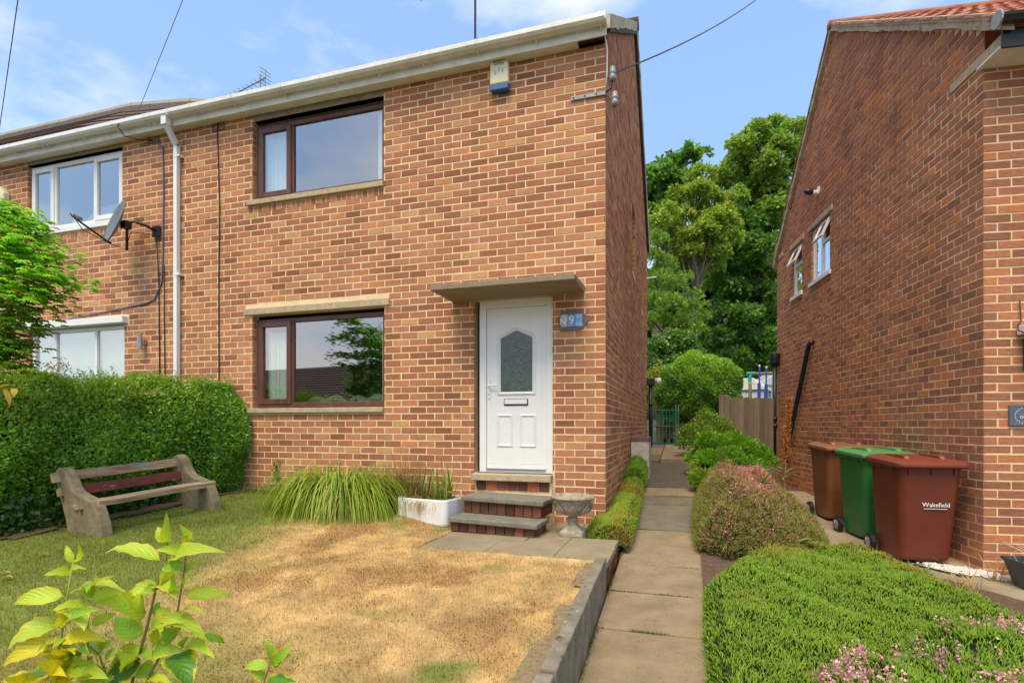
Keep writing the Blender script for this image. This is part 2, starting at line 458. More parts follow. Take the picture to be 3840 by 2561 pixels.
def wall_sheet(mb, FL, u0, u1, z0, z1, holes=(), off=.003, top=None):
    us = sorted({u0, u1, *[h[0] for h in holes], *[h[1] for h in holes]}); zs = sorted({z0, z1, *[h[2] for h in holes], *[h[3] for h in holes]})
    us = [u for u in us if u0 <= u <= u1]; zs = [z for z in zs if z0 <= z <= z1]
    for a, b in zip(us, us[1:]):
        for c, d in zip(zs, zs[1:]):
            um, zm = (a + b) / 2, (c + d) / 2
            if any(h[0] < um < h[1] and h[2] < zm < h[3] for h in holes): continue
            mb.add([FL @ Vector(p) for p in ((a, off, c), (b, off, c), (b, off, d), (a, off, d))], [(0, 1, 2, 3)])
    if top:   # gable triangle (u0..u1 at z1, apex)
        mb.add([FL @ Vector(p) for p in ((u0, off, z1), (u1, off, z1), (top[0], off, top[1]))], [(0, 1, 2)])
def frame(origin, udir, rot=0):
    """local x along udir, y inwards (udir rotated +90deg about z), z up"""
    u = Vector((udir[0], udir[1], 0)).normalized(); v = Vector((-u.y, u.x, 0))
    return Matrix(((u.x, v.x, 0, origin[0]), (u.y, v.y, 0, origin[1]), (0, 0, 1, 0), (0, 0, 0, 1)))

def reveal(mb, FL, h, d=.13, zb=True):
    """brick-thickness jambs of an opening"""
    a, b, c, e = h
    q = lambda *p: mb.add([FL @ Vector(x) for x in p], [(0, 1, 2, 3)])
    q((a, .006, c), (a, d, c), (a, d, e), (a, .006, e)); q((b, .006, e), (b, d, e), (b, d, c), (b, .006, c))
    q((a, .006, e), (a, d, e), (b, d, e), (b, .006, e)); q((b, .006, c), (b, d, c), (a, d, c), (a, .006, c))
def reveal_bricks(mb, FL, u, z0, z1, side, d0=.002, d1=.10):
    """brick ends seen in the jamb at u; side=+1 jamb faces +u"""
    k = int(math.floor((z0 - ZREF) / CH))
    while ZREF + k * CH < z1:
        za, zb = max(z0, ZREF + k * CH + JT / 2), min(z1, ZREF + (k + 1) * CH - JT / 2); k += 1
        if zb - za < .02: continue
        t = .004 * side
        mb.add([FL @ Vector(p) for p in ((u, d0, za), (u + t, d0 + .001, za), (u + t, d1, za), (u, d1, za), (u, d0, zb), (u + t, d0 + .001, zb), (u + t, d1, zb), (u, d1, zb))],
               [(0, 1, 2, 3), (4, 5, 6, 7), (0, 1, 5, 4), (1, 2, 6, 5), (2, 3, 7, 6), (3, 0, 4, 7)])

def window(parent, FL, u0, u1, z0, z1, mullions, mat, y=.075, fr=.06, sash=.0, dep=.06, casements=(), name='window', label=None, boost=False):
    """frame with mullions, a pane in each light; casements = lights that carry their own sash"""
    b = lambda mb, a0, a1, c0, c1, y0, y1: mb.box(a0, a1, y0, y1, c0, c1, FL)
    mb = MB()
    xs = [u0] + [m for m in mullions] + [u1]
    b(mb, u0, u0 + fr, z0, z1, y, y + dep); b(mb, u1 - fr, u1, z0, z1, y, y + dep)
    b(mb, u0 + fr, u1 - fr, z0, z0 + fr * 1.15, y + .002, y + dep); b(mb, u0 + fr, u1 - fr, z1 - fr, z1, y + .002, y + dep)
    for mm in mullions: b(mb, mm - fr * .45, mm + fr * .45, z0 + fr * 1.15, z1 - fr, y + .003, y + dep)
    w = mb.build(name, mat, parent, bevel=.006)
    if label: w['label'] = label
    for i in range(len(xs) - 1):
        a = xs[i] + (fr if i == 0 else fr * .45); c = xs[i + 1] - (fr if i == len(xs) - 2 else fr * .45)
        za, zb = z0 + fr * 1.15, z1 - fr
        if i in casements:
            s = MB(); f2 = .048; g = .004; yy = y - .018
            b(s, a - .02, a + f2, za - .02, zb + .02, yy, y + .03); b(s, c - f2, c + .02, za - .02, zb + .02, yy, y + .03)
            b(s, a + f2, c - f2, za - .02, za + f2, yy + .001, y + .03); b(s, a + f2, c - f2, zb - f2, zb + .02, yy + .001, y + .03)
            s.build('sash', mat, w, bevel=.005)
            a += f2; c -= f2; za += f2; zb -= f2
            gy = y + .012
        else: gy = y + .03
        p = MB(); b(p, a - .003, c + .003, za - .003, zb + .003, gy, gy + .004); p.build('pane', M['glass'], w)
    return w
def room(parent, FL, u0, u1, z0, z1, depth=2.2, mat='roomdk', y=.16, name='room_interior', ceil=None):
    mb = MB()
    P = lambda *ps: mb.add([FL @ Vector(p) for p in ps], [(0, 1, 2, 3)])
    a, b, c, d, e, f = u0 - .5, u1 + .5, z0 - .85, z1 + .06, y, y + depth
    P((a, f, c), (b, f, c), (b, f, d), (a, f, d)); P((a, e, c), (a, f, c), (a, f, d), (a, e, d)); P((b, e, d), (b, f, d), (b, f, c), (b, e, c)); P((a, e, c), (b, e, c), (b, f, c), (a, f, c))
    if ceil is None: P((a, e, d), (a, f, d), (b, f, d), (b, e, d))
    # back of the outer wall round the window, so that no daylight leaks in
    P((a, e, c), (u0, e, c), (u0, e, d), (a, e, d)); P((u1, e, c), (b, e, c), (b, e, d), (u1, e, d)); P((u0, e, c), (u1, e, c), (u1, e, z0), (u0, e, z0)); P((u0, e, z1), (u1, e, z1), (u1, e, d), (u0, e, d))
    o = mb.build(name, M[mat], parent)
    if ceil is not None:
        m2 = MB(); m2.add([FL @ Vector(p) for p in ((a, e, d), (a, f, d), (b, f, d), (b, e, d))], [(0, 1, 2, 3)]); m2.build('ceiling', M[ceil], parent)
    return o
def curtain(parent, FL, u0, u1, z0, z1, y=.2, waves=6, amp=.03, mat='curtain'):
    n = waves * 8; vs = []; fs = []
    for i in range(n + 1):
        u = u0 + (u1 - u0) * i / n; yy = y + amp * math.sin(i / n * waves * 2 * math.pi) + amp * .4 * math.sin(i * 1.7)
        vs += [FL @ Vector((u, yy, z0)), FL @ Vector((u + .012 * math.sin(i), yy * 1.0, z1))]
    for i in range(n): fs.append((2 * i, 2 * i + 2, 2 * i + 3, 2 * i + 1))
    return MB().add(vs, fs).build('curtain', M[mat], parent, smooth=True)

def tile_roof(parent, FL, u0, u1, ze, zr, run, mat, singles_u=None, gauge=.31, tw=.30, over=.10, thick=.028, name='roof', s0=0.0):
    """one slope. local u along the eave, y inwards; eave at (y=-over) rising to zr at y=run. Courses stepped; the tiles near singles_u are objects."""
    ang = math.atan2(zr - ze, run); c, s = math.cos(ang), math.sin(ang)
    Ls = math.hypot(run, zr - ze) + over / c
    def P(u, q, h):   # q up the slope from the eave edge, h proud
        y = -over + q * c - h * s; z = ze - over * math.tan(ang) + q * s + h * c
        return FL @ Vector((u, y, z))
    n = int(Ls / gauge)
    roof = MB(); nt = 0
    tiles = []
    base = MB(); base.add([P(u0, 0, -.02), P(u1, 0, -.02), P(u1, Ls, -.02), P(u0, Ls, -.02)], [(0, 1, 2, 3)])
    ro = base.build(name, mat, parent)
    for i in range(n + 1):
        q0 = i * gauge; q1 = min(Ls, q0 + gauge + .07)
        if q0 > Ls - .03: break
        nu = int((u1 - u0) / tw)
        for j in range(nu):
            a = u0 + (u1 - u0) * j / nu; b = u0 + (u1 - u0) * (j + 1) / nu
            jit = R.uniform(-.005, .005)
            h0, h1 = thick + jit, .004
            k = 5; vs = []
            for t in range(k + 1):
                u = a + (b - a) * t / k; w = .020 * math.sin(math.pi * 2 * t / k) if tw < .4 else 0
                vs += [P(u, q0, h0 + w), P(u, q1, h1 + w), P(u, q0, h0 + w - thick * .9)]
            fs = []
            for t in range(k):
                x = 3 * t; fs += [(x, x + 3, x + 4, x + 1), (x + 2, x + 5, x + 3, x)]
            fs += [(0, 1, 2)[::-1], (3 * k, 3 * k + 1, 3 * k + 2)]
            near = singles_u is not None and singles_u(j, nu)
            if near:
                MB().add(vs, fs).build('roof_tile', mat, parent)
            else: roof.add(vs, fs)
    if roof.f:
        o = roof.build('roof_tiling', mat, ro); o['kind'] = 'stuff'
    return ro

# ---------------------------------------------------------------- middle house (number 9)
house = thing('brick_house', 'orange brick house with a white front door and brown framed windows', 'house', (0, 0, 0))
HX0 = -6.045                      # party line with the house on the left
EZ = 5.36                         # soffit height
I4 = Matrix.Identity(4)
UW = (-4.845, -2.797, 4.19, 5.275); LW = (-4.845, -2.787, 1.335, 2.612); DR = (-1.575, -.605, .535, 2.60)
front_holes = [UW, LW, DR]
mort = MB()
wall_sheet(mort, I4, HX0, 0, -.55, EZ, front_holes)
HD, RIDZ, RIDY = 7.35, 8.13, 3.68
FZE = 5.60                        # the front slope meets the side wall above the soffit
FS = frame((0, 0), (0, 1))        # side wall: u runs back; faces +x
sh = [(3.35, 4.0, 3.75, 4.9), (5.55, 6.05, 3.5, 4.6)]
wall_sheet(mort, FS, .0, HD, -.9, EZ + .05, sh)
mort.add([FS @ Vector(p) for p in ((0, .006, EZ + .05), (HD, .006, EZ + .05), (RIDY, .006, RIDZ - .05), (0, .006, FZE))], [(0, 1, 2, 3)])
FB = frame((0, HD), (-1, 0)); wall_sheet(mort, FB, 0, -HX0, -.5, EZ)
for h in (UW, LW): reveal(mort, I4, h)
reveal(mort, I4, DR, .16)
for h in sh: reveal(mort, FS, h, .12)
mort.build('wall', M['mortar'], house)
# close the back of the windows in the side wall
sb = MB()
for h in sh:
    sb.box(h[0] - .02, h[1] + .02, .12, .14, h[2] - .02, h[3] + .02, FS)
sb.build('side_window_board', M['roomdk'], house)
w1 = Wall(I4, HX0, 0, -.50, EZ, [UW, (-4.96, -2.72, 2.6, 2.72), (-4.91, -2.787, 1.265, 1.335), LW, DR, (-4.91, -2.797, 4.10, 4.19), (-1.55, -.58, .2, .535)] , start=0.0, par=1,
          sol=[(-4.91, -2.797, 4.025, 4.105, .079)])
w1.bricks = [b for b in w1.bricks if not (-4.91 < (b[0] + b[1]) / 2 < -2.797 and 4.02 < (b[2] + b[3]) / 2 < 4.11 and (b[1] - b[0]) > .08)]
gtop = lambda u: (FZE + (RIDZ - FZE) * u / RIDY if u < RIDY else EZ + (RIDZ - EZ) * (HD - u) / (HD - RIDY)) - .01
w2 = Wall(FS, 0, HD, -.9, RIDZ, sh, top=gtop, start=0.0, par=0)
for w in (w1, w2): w.FL = w.F
lay_bricks(house, [w1, w2], M['brick1'], M['brickN'], 300)
rv = MB()
reveal_bricks(rv, I4, UW[0], UW[2], UW[3], 1, .004, .075); reveal_bricks(rv, I4, LW[0], LW[2], LW[3], 1, .004, .075)
reveal_bricks(rv, I4, DR[0], DR[2], DR[3], 1, .004, .055)
for h in sh: reveal_bricks(rv, FS, h[1], h[2], h[3], -1, .004, .11)
kind(rv.build('jamb_brickwork', M['brickN'], house), 'stuff')

uw = window(house, I4, UW[0] + .02, UW[1] - .005, UW[2] + .005, 5.235, [-4.25], M['brown'], y=.07, fr=.06, casements=(0,), label='upstairs brown timber window with a narrow left casement')
lw = window(house, I4, LW[0] + .02, LW[1] - .005, LW[2] + .01, 2.56, [-4.25], M['brown'], y=.07, fr=.06, casements=(0,), label='downstairs brown timber window with a narrow left casement')
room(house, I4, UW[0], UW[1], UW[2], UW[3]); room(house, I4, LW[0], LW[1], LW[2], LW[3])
for (u0, u1) in ((-4.80, -4.38), (-2.99, -2.83)):
    curtain(uw, I4, u0, u1, 4.22, 5.22, .19, 5 if u1 < -4 else 3, .018)
    curtain(lw, I4, u0 + .06, u1, 1.36, 2.40 if u1 < -4 else 2.56, .19, 5 if u1 < -4 else 3, .018)
cu = MB()
for x0 in (-4.1, -3.45):
    cu.tube([(x0 + .05 * i, .26, 1.42 + .03 * math.sin(i * .9)) for i in range(13)], [.03 + .05 * math.sin(math.pi * (i + .6) / 13.2) for i in range(13)], 8)
cu.build('sofa_cushion', surf('sage_cushion', [(.3, (.14, .18, .11)), (.7, (.22, .27, .17))], 6, .95, .2, 60), lw, smooth=True)
MB().box(UW[0] + .02, UW[1] - .0, -.004, .10, 5.275, EZ - .005).build('lintel', M['pebble'], house, bevel=.004)
MB().box(-4.975, -2.71, -.028, .10, 2.615, 2.706).build('lintel', M['conc'], house, bevel=.008)
MB().box(-4.915, -2.79, -.045, .08, 4.118, 4.188).build('window_sill', M['conc'], house, bevel=.008)
MB().box(-4.915, -2.79, -.045, .08, 1.268, 1.334).build('window_sill', M['conc'], house, bevel=.008)
# canopy over the door
cp = MB()
cp.prism([(-.60, 2.60), (-.60, 2.657), (.02, 2.675), (.02, 2.60)], lambda p: (-1.86, p[0], p[1]), lambda p: (-.235, p[0], p[1]))
cp.build('door_canopy', M['pebble'], house, bevel=.006)
# front door
fr = MB(); y0 = .045
fr.box(-1.520, -1.435, y0, y0 + .07, .537, 2.595); fr.box(-.690, -.606, y0, y0 + .07, .537, 2.595)
fr.box(-1.435, -.690, y0 + .002, y0 + .07, 2.50, 2.595); fr.box(-1.435, -.690, y0 + .008, y0 + .075, .537, .575)
fro = fr.build('door_frame', M['upvc'], house, bevel=.006)
door = MB().box(-1.432, -.693, y0 + .022, y0 + .065, .580, 2.497).build('door', M['upvc'], house, bevel=.004)
yd = y0 + .022
ins = MB()
def ring(mb, outer, inner, yo, yi, ym):
    """moulding: raised band between two similar closed outlines"""
    n = len(outer)
    mid = [((a[0] + b[0]) / 2, (a[1] + b[1]) / 2) for a, b in zip(outer, inner)]
    vs = [(p[0], yo, p[1]) for p in outer] + [(p[0], ym, p[1]) for p in mid] + [(p[0], yi, p[1]) for p in inner]
    mb.add(vs, [(i, (i + 1) % n, n + (i + 1) % n, n + i) for i in range(n)] + [(n + i, n + (i + 1) % n, 2 * n + (i + 1) % n, 2 * n + i) for i in range(n)])
def off(p, d):
    cx = sum(q[0] for q in p) / len(p); cz = sum(q[1] for q in p) / len(p)
    w = max(q[0] for q in p) - min(q[0] for q in p); h = max(q[1] for q in p) - min(q[1] for q in p)
    return [(cx + (q[0] - cx) * (1 + 2 * d / w), cz + (q[1] - cz) * (1 + 2 * d / h)) for q in p]
pent = [(-1.255, 1.50), (-.865, 1.50), (-.865, 2.135), (-1.06, 2.225), (-1.255, 2.135)]
ring(ins, off(pent, .045), pent, yd - .001, yd - .002, yd - .018)
for a, b in ((-1.305, -1.10), (-1.02, -.815)):
    q = [(a, .84), (b, .84), (b, 1.235), (a, 1.235)]
    ring(ins, q, off(q, -.035), yd - .001, yd - .001, yd - .014)
q = [(-1.375, .655), (-.75, .655), (-.75, 2.40), (-1.375, 2.40)]
ring(ins, off(q, .006), q, yd - .0005, yd - .0005, yd - .003)
ins.build('moulding', M['upvc'], door)
M['frost'] = glassmat('obscure_glass', (.10, .125, .10), .16, .05)
pn = MB(); pn.prism(pent, lambda p: (p[0], yd - .004, p[1]), lambda p: (p[0], yd - .0015, p[1])); pn.build('pane', surf('obscure_door_glass', [(.3, (.035, .055, .038)), (.7, (.08, .115, .085))], 14, .18, .5, 45, spec=.9, bdist=.01), door)
lb = MB().box(-1.215, -.915, yd - .010, yd, 1.335, 1.415).build('letterbox', M['black'], door, bevel=.01)
MB().box(-1.205, -.925, yd - .018, yd - .009, 1.352, 1.408).build('letterbox_flap', M['upvc'], lb, bevel=.006)
hd = MB(); hd.box(-1.418, -1.39, yd - .012, yd, 1.42, 1.66); hd.tube([(-1.404, yd - .01, 1.575), (-1.404, yd - .045, 1.575), (-1.30, yd - .05, 1.575)], .010, 8)
hd.build('handle', M['upvc'], door, bevel=.003)
MB().tube([(-1.404, yd - .012, 1.475), (-1.404, yd - .02, 1.475)], .008, 8).build('lock', M['steel'], door)
MB().box(-1.43, -.70, y0 - .01, y0 + .02, .577, .588).build('weather_bar', M['steel'], door)
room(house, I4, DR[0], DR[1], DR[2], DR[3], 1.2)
# soffit, fascia, gutter
MB().box(-6.045, -.30, -.135, .02, EZ, EZ + .012).build('soffit', M['upvc_old'], house)
MB().box(-.30, .02, -.10, .02, EZ + .05, EZ + .06).build('bare_rafter_end', M['brown'], house)
MB().box(-6.045, .03, -.150, -.132, EZ - .012, EZ + .155).build('fascia', M['upvc_old'], house, bevel=.003)
def gutter(parent, u0, u1, y, z, mat, brs, r=.058):
    """square-line gutter in the old white plastic"""
    prof = [(-r, 0), (-r * 1.02, -.05), (-r * .62, -.078), (r * .62, -.078), (r, -.05), (r, 0), (r - .006, 0), (r - .006, -.046), (r * .55, -.07), (-r * .55, -.07), (-r + .006, -.046), (-r + .006, 0)]
    g = MB().prism(prof, lambda p: (u0, y + p[0], z + p[1]), lambda p: (u1, y + p[0], z + p[1])).build('gutter', mat, parent)
    for u in brs:
        b = MB()
        P2 = [(-r - .005, .003), (-r - .006, -.053), (-r * .66, -.084), (r * .66, -.084), (r + .005, -.053), (r + .005, .003)]
        for (q0, q1) in zip(P2, P2[1:]):
            b.add([(u - .011, y + q0[0], z + q0[1]), (u + .011, y + q0[0], z + q0[1]), (u + .011, y + q1[0], z + q1[1]), (u - .011, y + q1[0], z + q1[1])], [(0, 1, 2, 3)])
        b.bar((u, y + r * .2, z - .082), (u, y + .085, z - .125), .012, .012)
        b.build('gutter_bracket', mat, g)
    MB().box(u1, u1 + .008, y - r - .006, y + r + .006, z - .084, z + .004).build('gutter_end', mat, g)
    return g
GY, GZ = -.225, EZ + .155
gutter(house, -6.045, .03, GY, GZ, M['upvc_old'], [-5.65, -4.95, -4.15, -3.35, -2.75, -2.15, -2.05, -1.45, -.75, -.03])
# roof slopes, verge, ridge
FR = frame((0, 0), (1, 0))
tile_roof(house, I4, HX0, .06, FZE + .02, RIDZ, RIDY, M['tileB'], singles_u=lambda j, n: j >= n - 2, gauge=.30)
FRb = frame((.06, HD), (-1, 0)); tile_roof(house, FRb, 0, .06 - HX0, EZ + .10, RIDZ, HD - RIDY, M['tileB'], gauge=.30)
vb = MB()
nseg = 26
def verge(parent, x0, x1, pts_lo, pts_hi, mat):
    """uneven mortar bedding under the verge tiles, following the slope"""
    mb = MB()
    for k in range(len(pts_lo) - 1):
        pass
    return mb
for sgn, (ya, yb) in ((1, (-.12, RIDY)), (-1, (HD + .12, RIDY))):
    ring_ = []
    for i in range(nseg + 1):
        t = i / nseg; y = ya + (yb - ya) * t
        e0 = FZE if sgn == 1 else EZ; z = e0 + .04 + (RIDZ - e0 - .04) * (y / RIDY if sgn == 1 else (HD - y) / (HD - RIDY))
        lo = z - .125 + R.uniform(-.022, .018); hi = z + .035
        ring_.append([Vector((-.02, y, lo)), Vector((.060 + R.uniform(-.008, .008), y, lo + .01)), Vector((.066 + R.uniform(-.006, .008), y, hi)), Vector((-.02, y, hi))])
    vb.loft(ring_)
vb.build('verge_mortar', M['bed'], house)
bb = MB()
for sgn, (ya, yb) in ((1, (.0, RIDY)), (-1, (HD, RIDY))):
    z0_, z1_ = (FZE if sgn == 1 else EZ) - .12, RIDZ - .18
    bb.add([(0.002, ya, z0_), (.05, ya, z0_), (.05, yb, z1_), (.002, yb, z1_), (0.002, ya, z0_ + .09), (.05, ya, z0_ + .09), (.05, yb, z1_ + .09), (.002, yb, z1_ + .09)],
           [(0, 1, 2, 3), (4, 5, 6, 7), (0, 1, 5, 4), (1, 2, 6, 5), (2, 3, 7, 6), (3, 0, 4, 7)])
bb.build('undercloak', M['roomdk'], house)
MB().tube([(x, RIDY, RIDZ + .0) for x in (HX0, -3, .08)], .11, 10).build('ridge', M['tileB'], house, smooth=True)
# rear drain pipe with hopper at the side wall
dp = MB(); dp.tube([(.10, 7.0, .62), (.10, 7.0, 2.02)], .042, 10); dp.tube([(.10, 7.0, .62), (.11, 6.98, .56), (.16, 6.93, .50)], .05, 10)
for z in (.66, 1.55): dp.tube([(.10, 7.0, z), (.10, 7.0, z + .07)], .056, 10)
dpo = dp.build('drain_pipe', M['black'], house, smooth=True)
MB().box(.02, .19, 6.92, 7.10, 2.02, 2.20).build('hopper_head', M['black'], dpo, bevel=.02)
# air bricks under the eaves of both joined houses, thin cable clipped to the wall
def airbrick(parent, FL, u, z, w=.215, h=.15, rows=5, mat='tileR'):
    mb = MB(); mb.box(u - w / 2, u + w / 2, -.004, .012, z, z + .014, FL); mb.box(u - w / 2, u + w / 2, -.004, .012, z + h - .014, z + h, FL)
    mb.box(u - w / 2, u - w / 2 + .014, -.004, .012, z + .014, z + h - .014, FL); mb.box(u + w / 2 - .014, u + w / 2, -.004, .012, z + .014, z + h - .014, FL)
    for i in range(rows): mb.box(u - w / 2 + .014, u + w / 2 - .014, -.002, .012, z + .02 + i * (h - .03) / rows, z + .02 + i * (h - .03) / rows + .010, FL)
    o = mb.build('air_brick', M[mat], parent)
    MB().box(u - w / 2 + .01, u + w / 2 - .01, .004, .011, z + .01, z + h - .01, FL).build('vent_hole', M['black'], o)
    return o
airbrick(house, I4, -5.43, 5.24, mat='tileB')
wire('wall_cable', [(-5.40, -.02, GZ - .05), (-5.44, -.012, 5.25), (-5.40, -.012, 4.2), (-5.415, -.012, 3.0), (-5.41, -.012, 1.6), (-5.42, -.012, .5)], .008, M['cable'], house)
# ---------------------------------------------------------------- attached house on the left
nb = thing('brick_house', 'orange brick house with white plastic windows and a satellite dish on the left', 'house', (-6.045, 0, 0))
NL = Matrix.Translation((6.045, 0, 0))           # world -> local of this thing
NU = (-9.32, -7.255, 4.22, 5.30); NW = (-9.30, -7.215, 1.45, 2.65)
NX0 = -12.2
# local frame: u = world x + 6.045
T = lambda h: (h[0] + 6.045, h[1] + 6.045, h[2], h[3])
nh = [T(NU), T(NW)]
mo = MB(); wall_sheet(mo, I4, NX0 + 6.045, 0, -.5, EZ, nh)
for h in nh: reveal(mo, I4, h)
wall_sheet(mo, frame((0, HD), (-1, 0)), 0, -(NX0 + 6.045), -.5, EZ)
wall_sheet(mo, frame((NX0 + 6.045, HD), (0, -1)), 0, HD, -.5, EZ, top=(HD - 3.7, 8.5))
mo.build('wall', M['mortar'], nb)
w3 = Wall(Matrix.Translation((-6.045, 0, 0)), NX0 + 6.045, 0, -.4, EZ, nh + [(T(NU)[0] - .05, T(NU)[1] + .0, 4.12, 4.22), (T(NW)[0] - .1, T(NW)[1] + .1, 2.6, 2.75)], start=.05, par=1,
          sol=[(T(NU)[0] - .05, T(NU)[1], 4.035, 4.115, .079)])
w3.bricks = [b for b in w3.bricks if not (T(NU)[0] - .05 < (b[0] + b[1]) / 2 < T(NU)[1] and 4.02 < (b[2] + b[3]) / 2 < 4.125 and (b[1] - b[0]) > .08)]
w3.FL = I4
lay_bricks(nb, [w3], M['brick1'], M['brickN'], 300)
rv = MB()
for h in nh: reveal_bricks(rv, I4, h[0], h[2], h[3], 1, .004, .06)
kind(rv.build('jamb_brickwork', M['brickN'], nb), 'stuff')
a, b_, c, d = T(NU)
wu = window(nb, I4, a + .01, b_ - .005, c, d - .02, [a + .55, a + 1.42], M['upvc'], y=.05, fr=.062, casements=(0, 2), label='upstairs white three-light window of the left house')
a2, b2, c2, d2 = T(NW)
wl_ = window(nb, I4, a2 + .01, b2 - .005, c2, d2 - .02, [a2 + .53, a2 + 1.42], M['upvc'], y=.05, fr=.062, casements=(), label='downstairs white three-light window with pale blinds')
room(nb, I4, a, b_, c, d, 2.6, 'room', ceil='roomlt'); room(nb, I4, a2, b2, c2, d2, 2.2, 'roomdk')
MB().box(a2 + .04, b2 - .04, .13, .135, 1.86, d2).build('roller_blind', M['blind'], wl_)
MB().add([(a + .78, .25, c + .02), (a + 1.32, .22, c + .02), (a + 1.36, .5, c + .52), (a + .72, .55, c + .50)], [(0, 1, 2, 3)]).build('picture_back', surf('pale_board', [(.3, (.60, .56, .48)), (.7, (.70, .66, .58))], 3, .9, 0), wu)
MB().box(a + .72, a + .84, .2, .205, c + .02, c + .20).build('paper_card', M['upvc'], wu)
MB().box(T(NU)[0] - .05, T(NU)[1] + .0, -.03, .06, 4.135, 4.218).build('window_sill', M['upvc'], nb, bevel=.008)
MB().box(T(NW)[0] - .14, T(NW)[1] + .075, -.09, .05, 2.635, 2.735).build('shutter_box', M['upvc'], nb, bevel=.008)
MB().box(a + .0, b_ + .0, -.004, .10, 5.30, EZ - .005).build('lintel', M['pebble'], nb, bevel=.004)
MB().box(NX0 + 6.045, -.002, -.135, .02, EZ, EZ + .012).build('soffit', M['upvc_old'], nb)
MB().box(NX0 + 6.045, -.002, -.150, -.132, EZ - .012, EZ + .155).build('fascia', M['upvc_old'], nb, bevel=.003)
gutter(nb, NX0 + 6.045, -.012, GY, GZ, M['upvc'], [-4.6, -3.9, -3.25, -2.6, -2.52, -1.75, -1.05, -.45, -.35])
# white square downpipe with its swan neck, on the party line
px = -6.135 + 6.045
q = MB(); sz = .064
def sqpipe(mb, a, b, s): mb.bar(a, b, s, s, up=(0, 1, 0) if abs(Vector(b).z - Vector(a).z) > abs(Vector(b).y - Vector(a).y) else (0, 0, 1))
q.box(px - .045, px + .045, GY - .045, GY + .045, GZ - .19, GZ - .075)
q.bar((px, GY, GZ - .17), (px, -.05, GZ - .40), sz, sz, up=(1, 0, 0))
q.box(px - sz / 2, px + sz / 2, -.05 - sz / 2, -.05 + sz / 2, .05, GZ - .37)
dpw = q.build('downpipe', M['upvc'], nb, bevel=.004)
for z in (4.95, 3.25, 1.6):
    MB().box(px - sz / 2 - .004, px + sz / 2 + .05, -.05 - sz / 2 - .004, -.016, z, z + .03).box(px + sz / 2, px + sz / 2 + .05, -.018, -.002, z, z + .03).build('pipe_clip', M['upvc'], dpw, bevel=.003)
# roof: ridge stands higher at its left part
rl = [(-18.0, 8.66), (-11.7, 8.66), (-9.9, 8.45), (-8.4, 8.10), (-6.05, 8.06)]
ry = 3.7; rm = MB()
for (xa, za), (xb, zb) in zip(rl, rl[1:]):
    e = EZ + .10
    rm.add([(xa + 6.045, -.1, e - .07), (xb + 6.045, -.1, e - .07), (xb + 6.045, ry, zb), (xa + 6.045, ry, za)], [(0, 1, 2, 3)])
    rm.add([(xa + 6.045, 2 * ry + .1, e - .07), (xb + 6.045, 2 * ry + .1, e - .07), (xb + 6.045, ry, zb), (xa + 6.045, ry, za)], [(0, 3, 2, 1)])
rfo = rm.build('roof', M['tileB'], nb)
tl = MB()   # tile courses near the ridge, the only strip of this roof in view
for (xa, za), (xb, zb) in zip(rl[:-1], rl[1:]):
    for i in range(4):
        t0, t1 = 1 - .085 * (i + 1), 1 - .085 * i + .015
        f = lambda x, zr, t, h: (x + 6.045, -.1 + (ry + .1) * t - h * .6, EZ + .03 + (zr - EZ - .03) * t + h * .8)
        tl.add([f(xa, za, t0, .035), f(xb, zb, t0, .035), f(xb, zb, t1, .01), f(xa, za, t1, .01), f(xa, za, t0, .0), f(xb, zb, t0, .0)], [(0, 1, 2, 3), (4, 5, 1, 0)])
kind(tl.build('roof_tiling', M['tileB'], rfo), 'stuff')
for (xa, za), (xb, zb) in zip(rl[:3], rl[1:4]):
    n = max(1, int((xb - xa) / .46))
    for i in range(n):
        p = Vector((xa, 0, za)).lerp(Vector((xb, 0, zb)), i / n); p2 = Vector((xa, 0, za)).lerp(Vector((xb, 0, zb)), (i + .985) / n)
        if p.x < -17: continue
        MB().tube([(p.x + 6.045, ry, p.z + .02 + R.uniform(-.008, .008)), (p2.x + 6.045, ry, p2.z + .02)], .125, 8).build('ridge_tile', M['ridge'], rfo)
airbrick(nb, I4, -6.63 + 6.045, 5.25, mat='tileB')
# cables on its wall
lc = lambda p: (p[0] + 6.045, p[1], p[2])
wire('wall_cable', [lc(p) for p in [(-6.55, -.03, 5.26), (-6.44, -.015, 5.16), (-6.43, -.012, 4.5), (-6.44, -.012, 3.6), (-6.46, -.012, 3.2), (-6.60, -.012, 2.95), (-6.78, -.012, 2.90), (-7.5, -.012, 2.84), (-8.6, -.012, 2.74)]], .011, M['cableblue'], nb)
wire('wall_cable', [lc(p) for p in [(-6.66, -.25, 4.06), (-6.52, -.05, 3.9), (-6.52, -.012, 3.2), (-6.51, -.012, 2.4), (-6.50, -.012, 1.7)]], .008, M['cable'], nb)
wire('wall_cable', [lc(p) for p in [(-6.42, -.012, 3.45), (-6.415, -.012, 2.6), (-6.40, -.012, 1.7)]], .007, M['cable'], nb)
wire('wall_cable', [lc(p) for p in [(-6.88, GY, GZ + .10), (-6.98, GY - .06, GZ - .10), (-7.0, -.16, EZ - .02), (-6.86, -.05, 5.32), (-6.64, -.012, 5.30)]], .007, M['cable'], nb)

# ---------------------------------------------------------------- house on the right
RF = Matrix.Translation((RC[0], RC[1], 0)) @ Matrix.Rotation(RAL, 4, 'Z')
rh = thing('brick_house', 'dark red brick house showing its tall gable wall on the right', 'house', (RC[0], RC[1], 0), RAL)
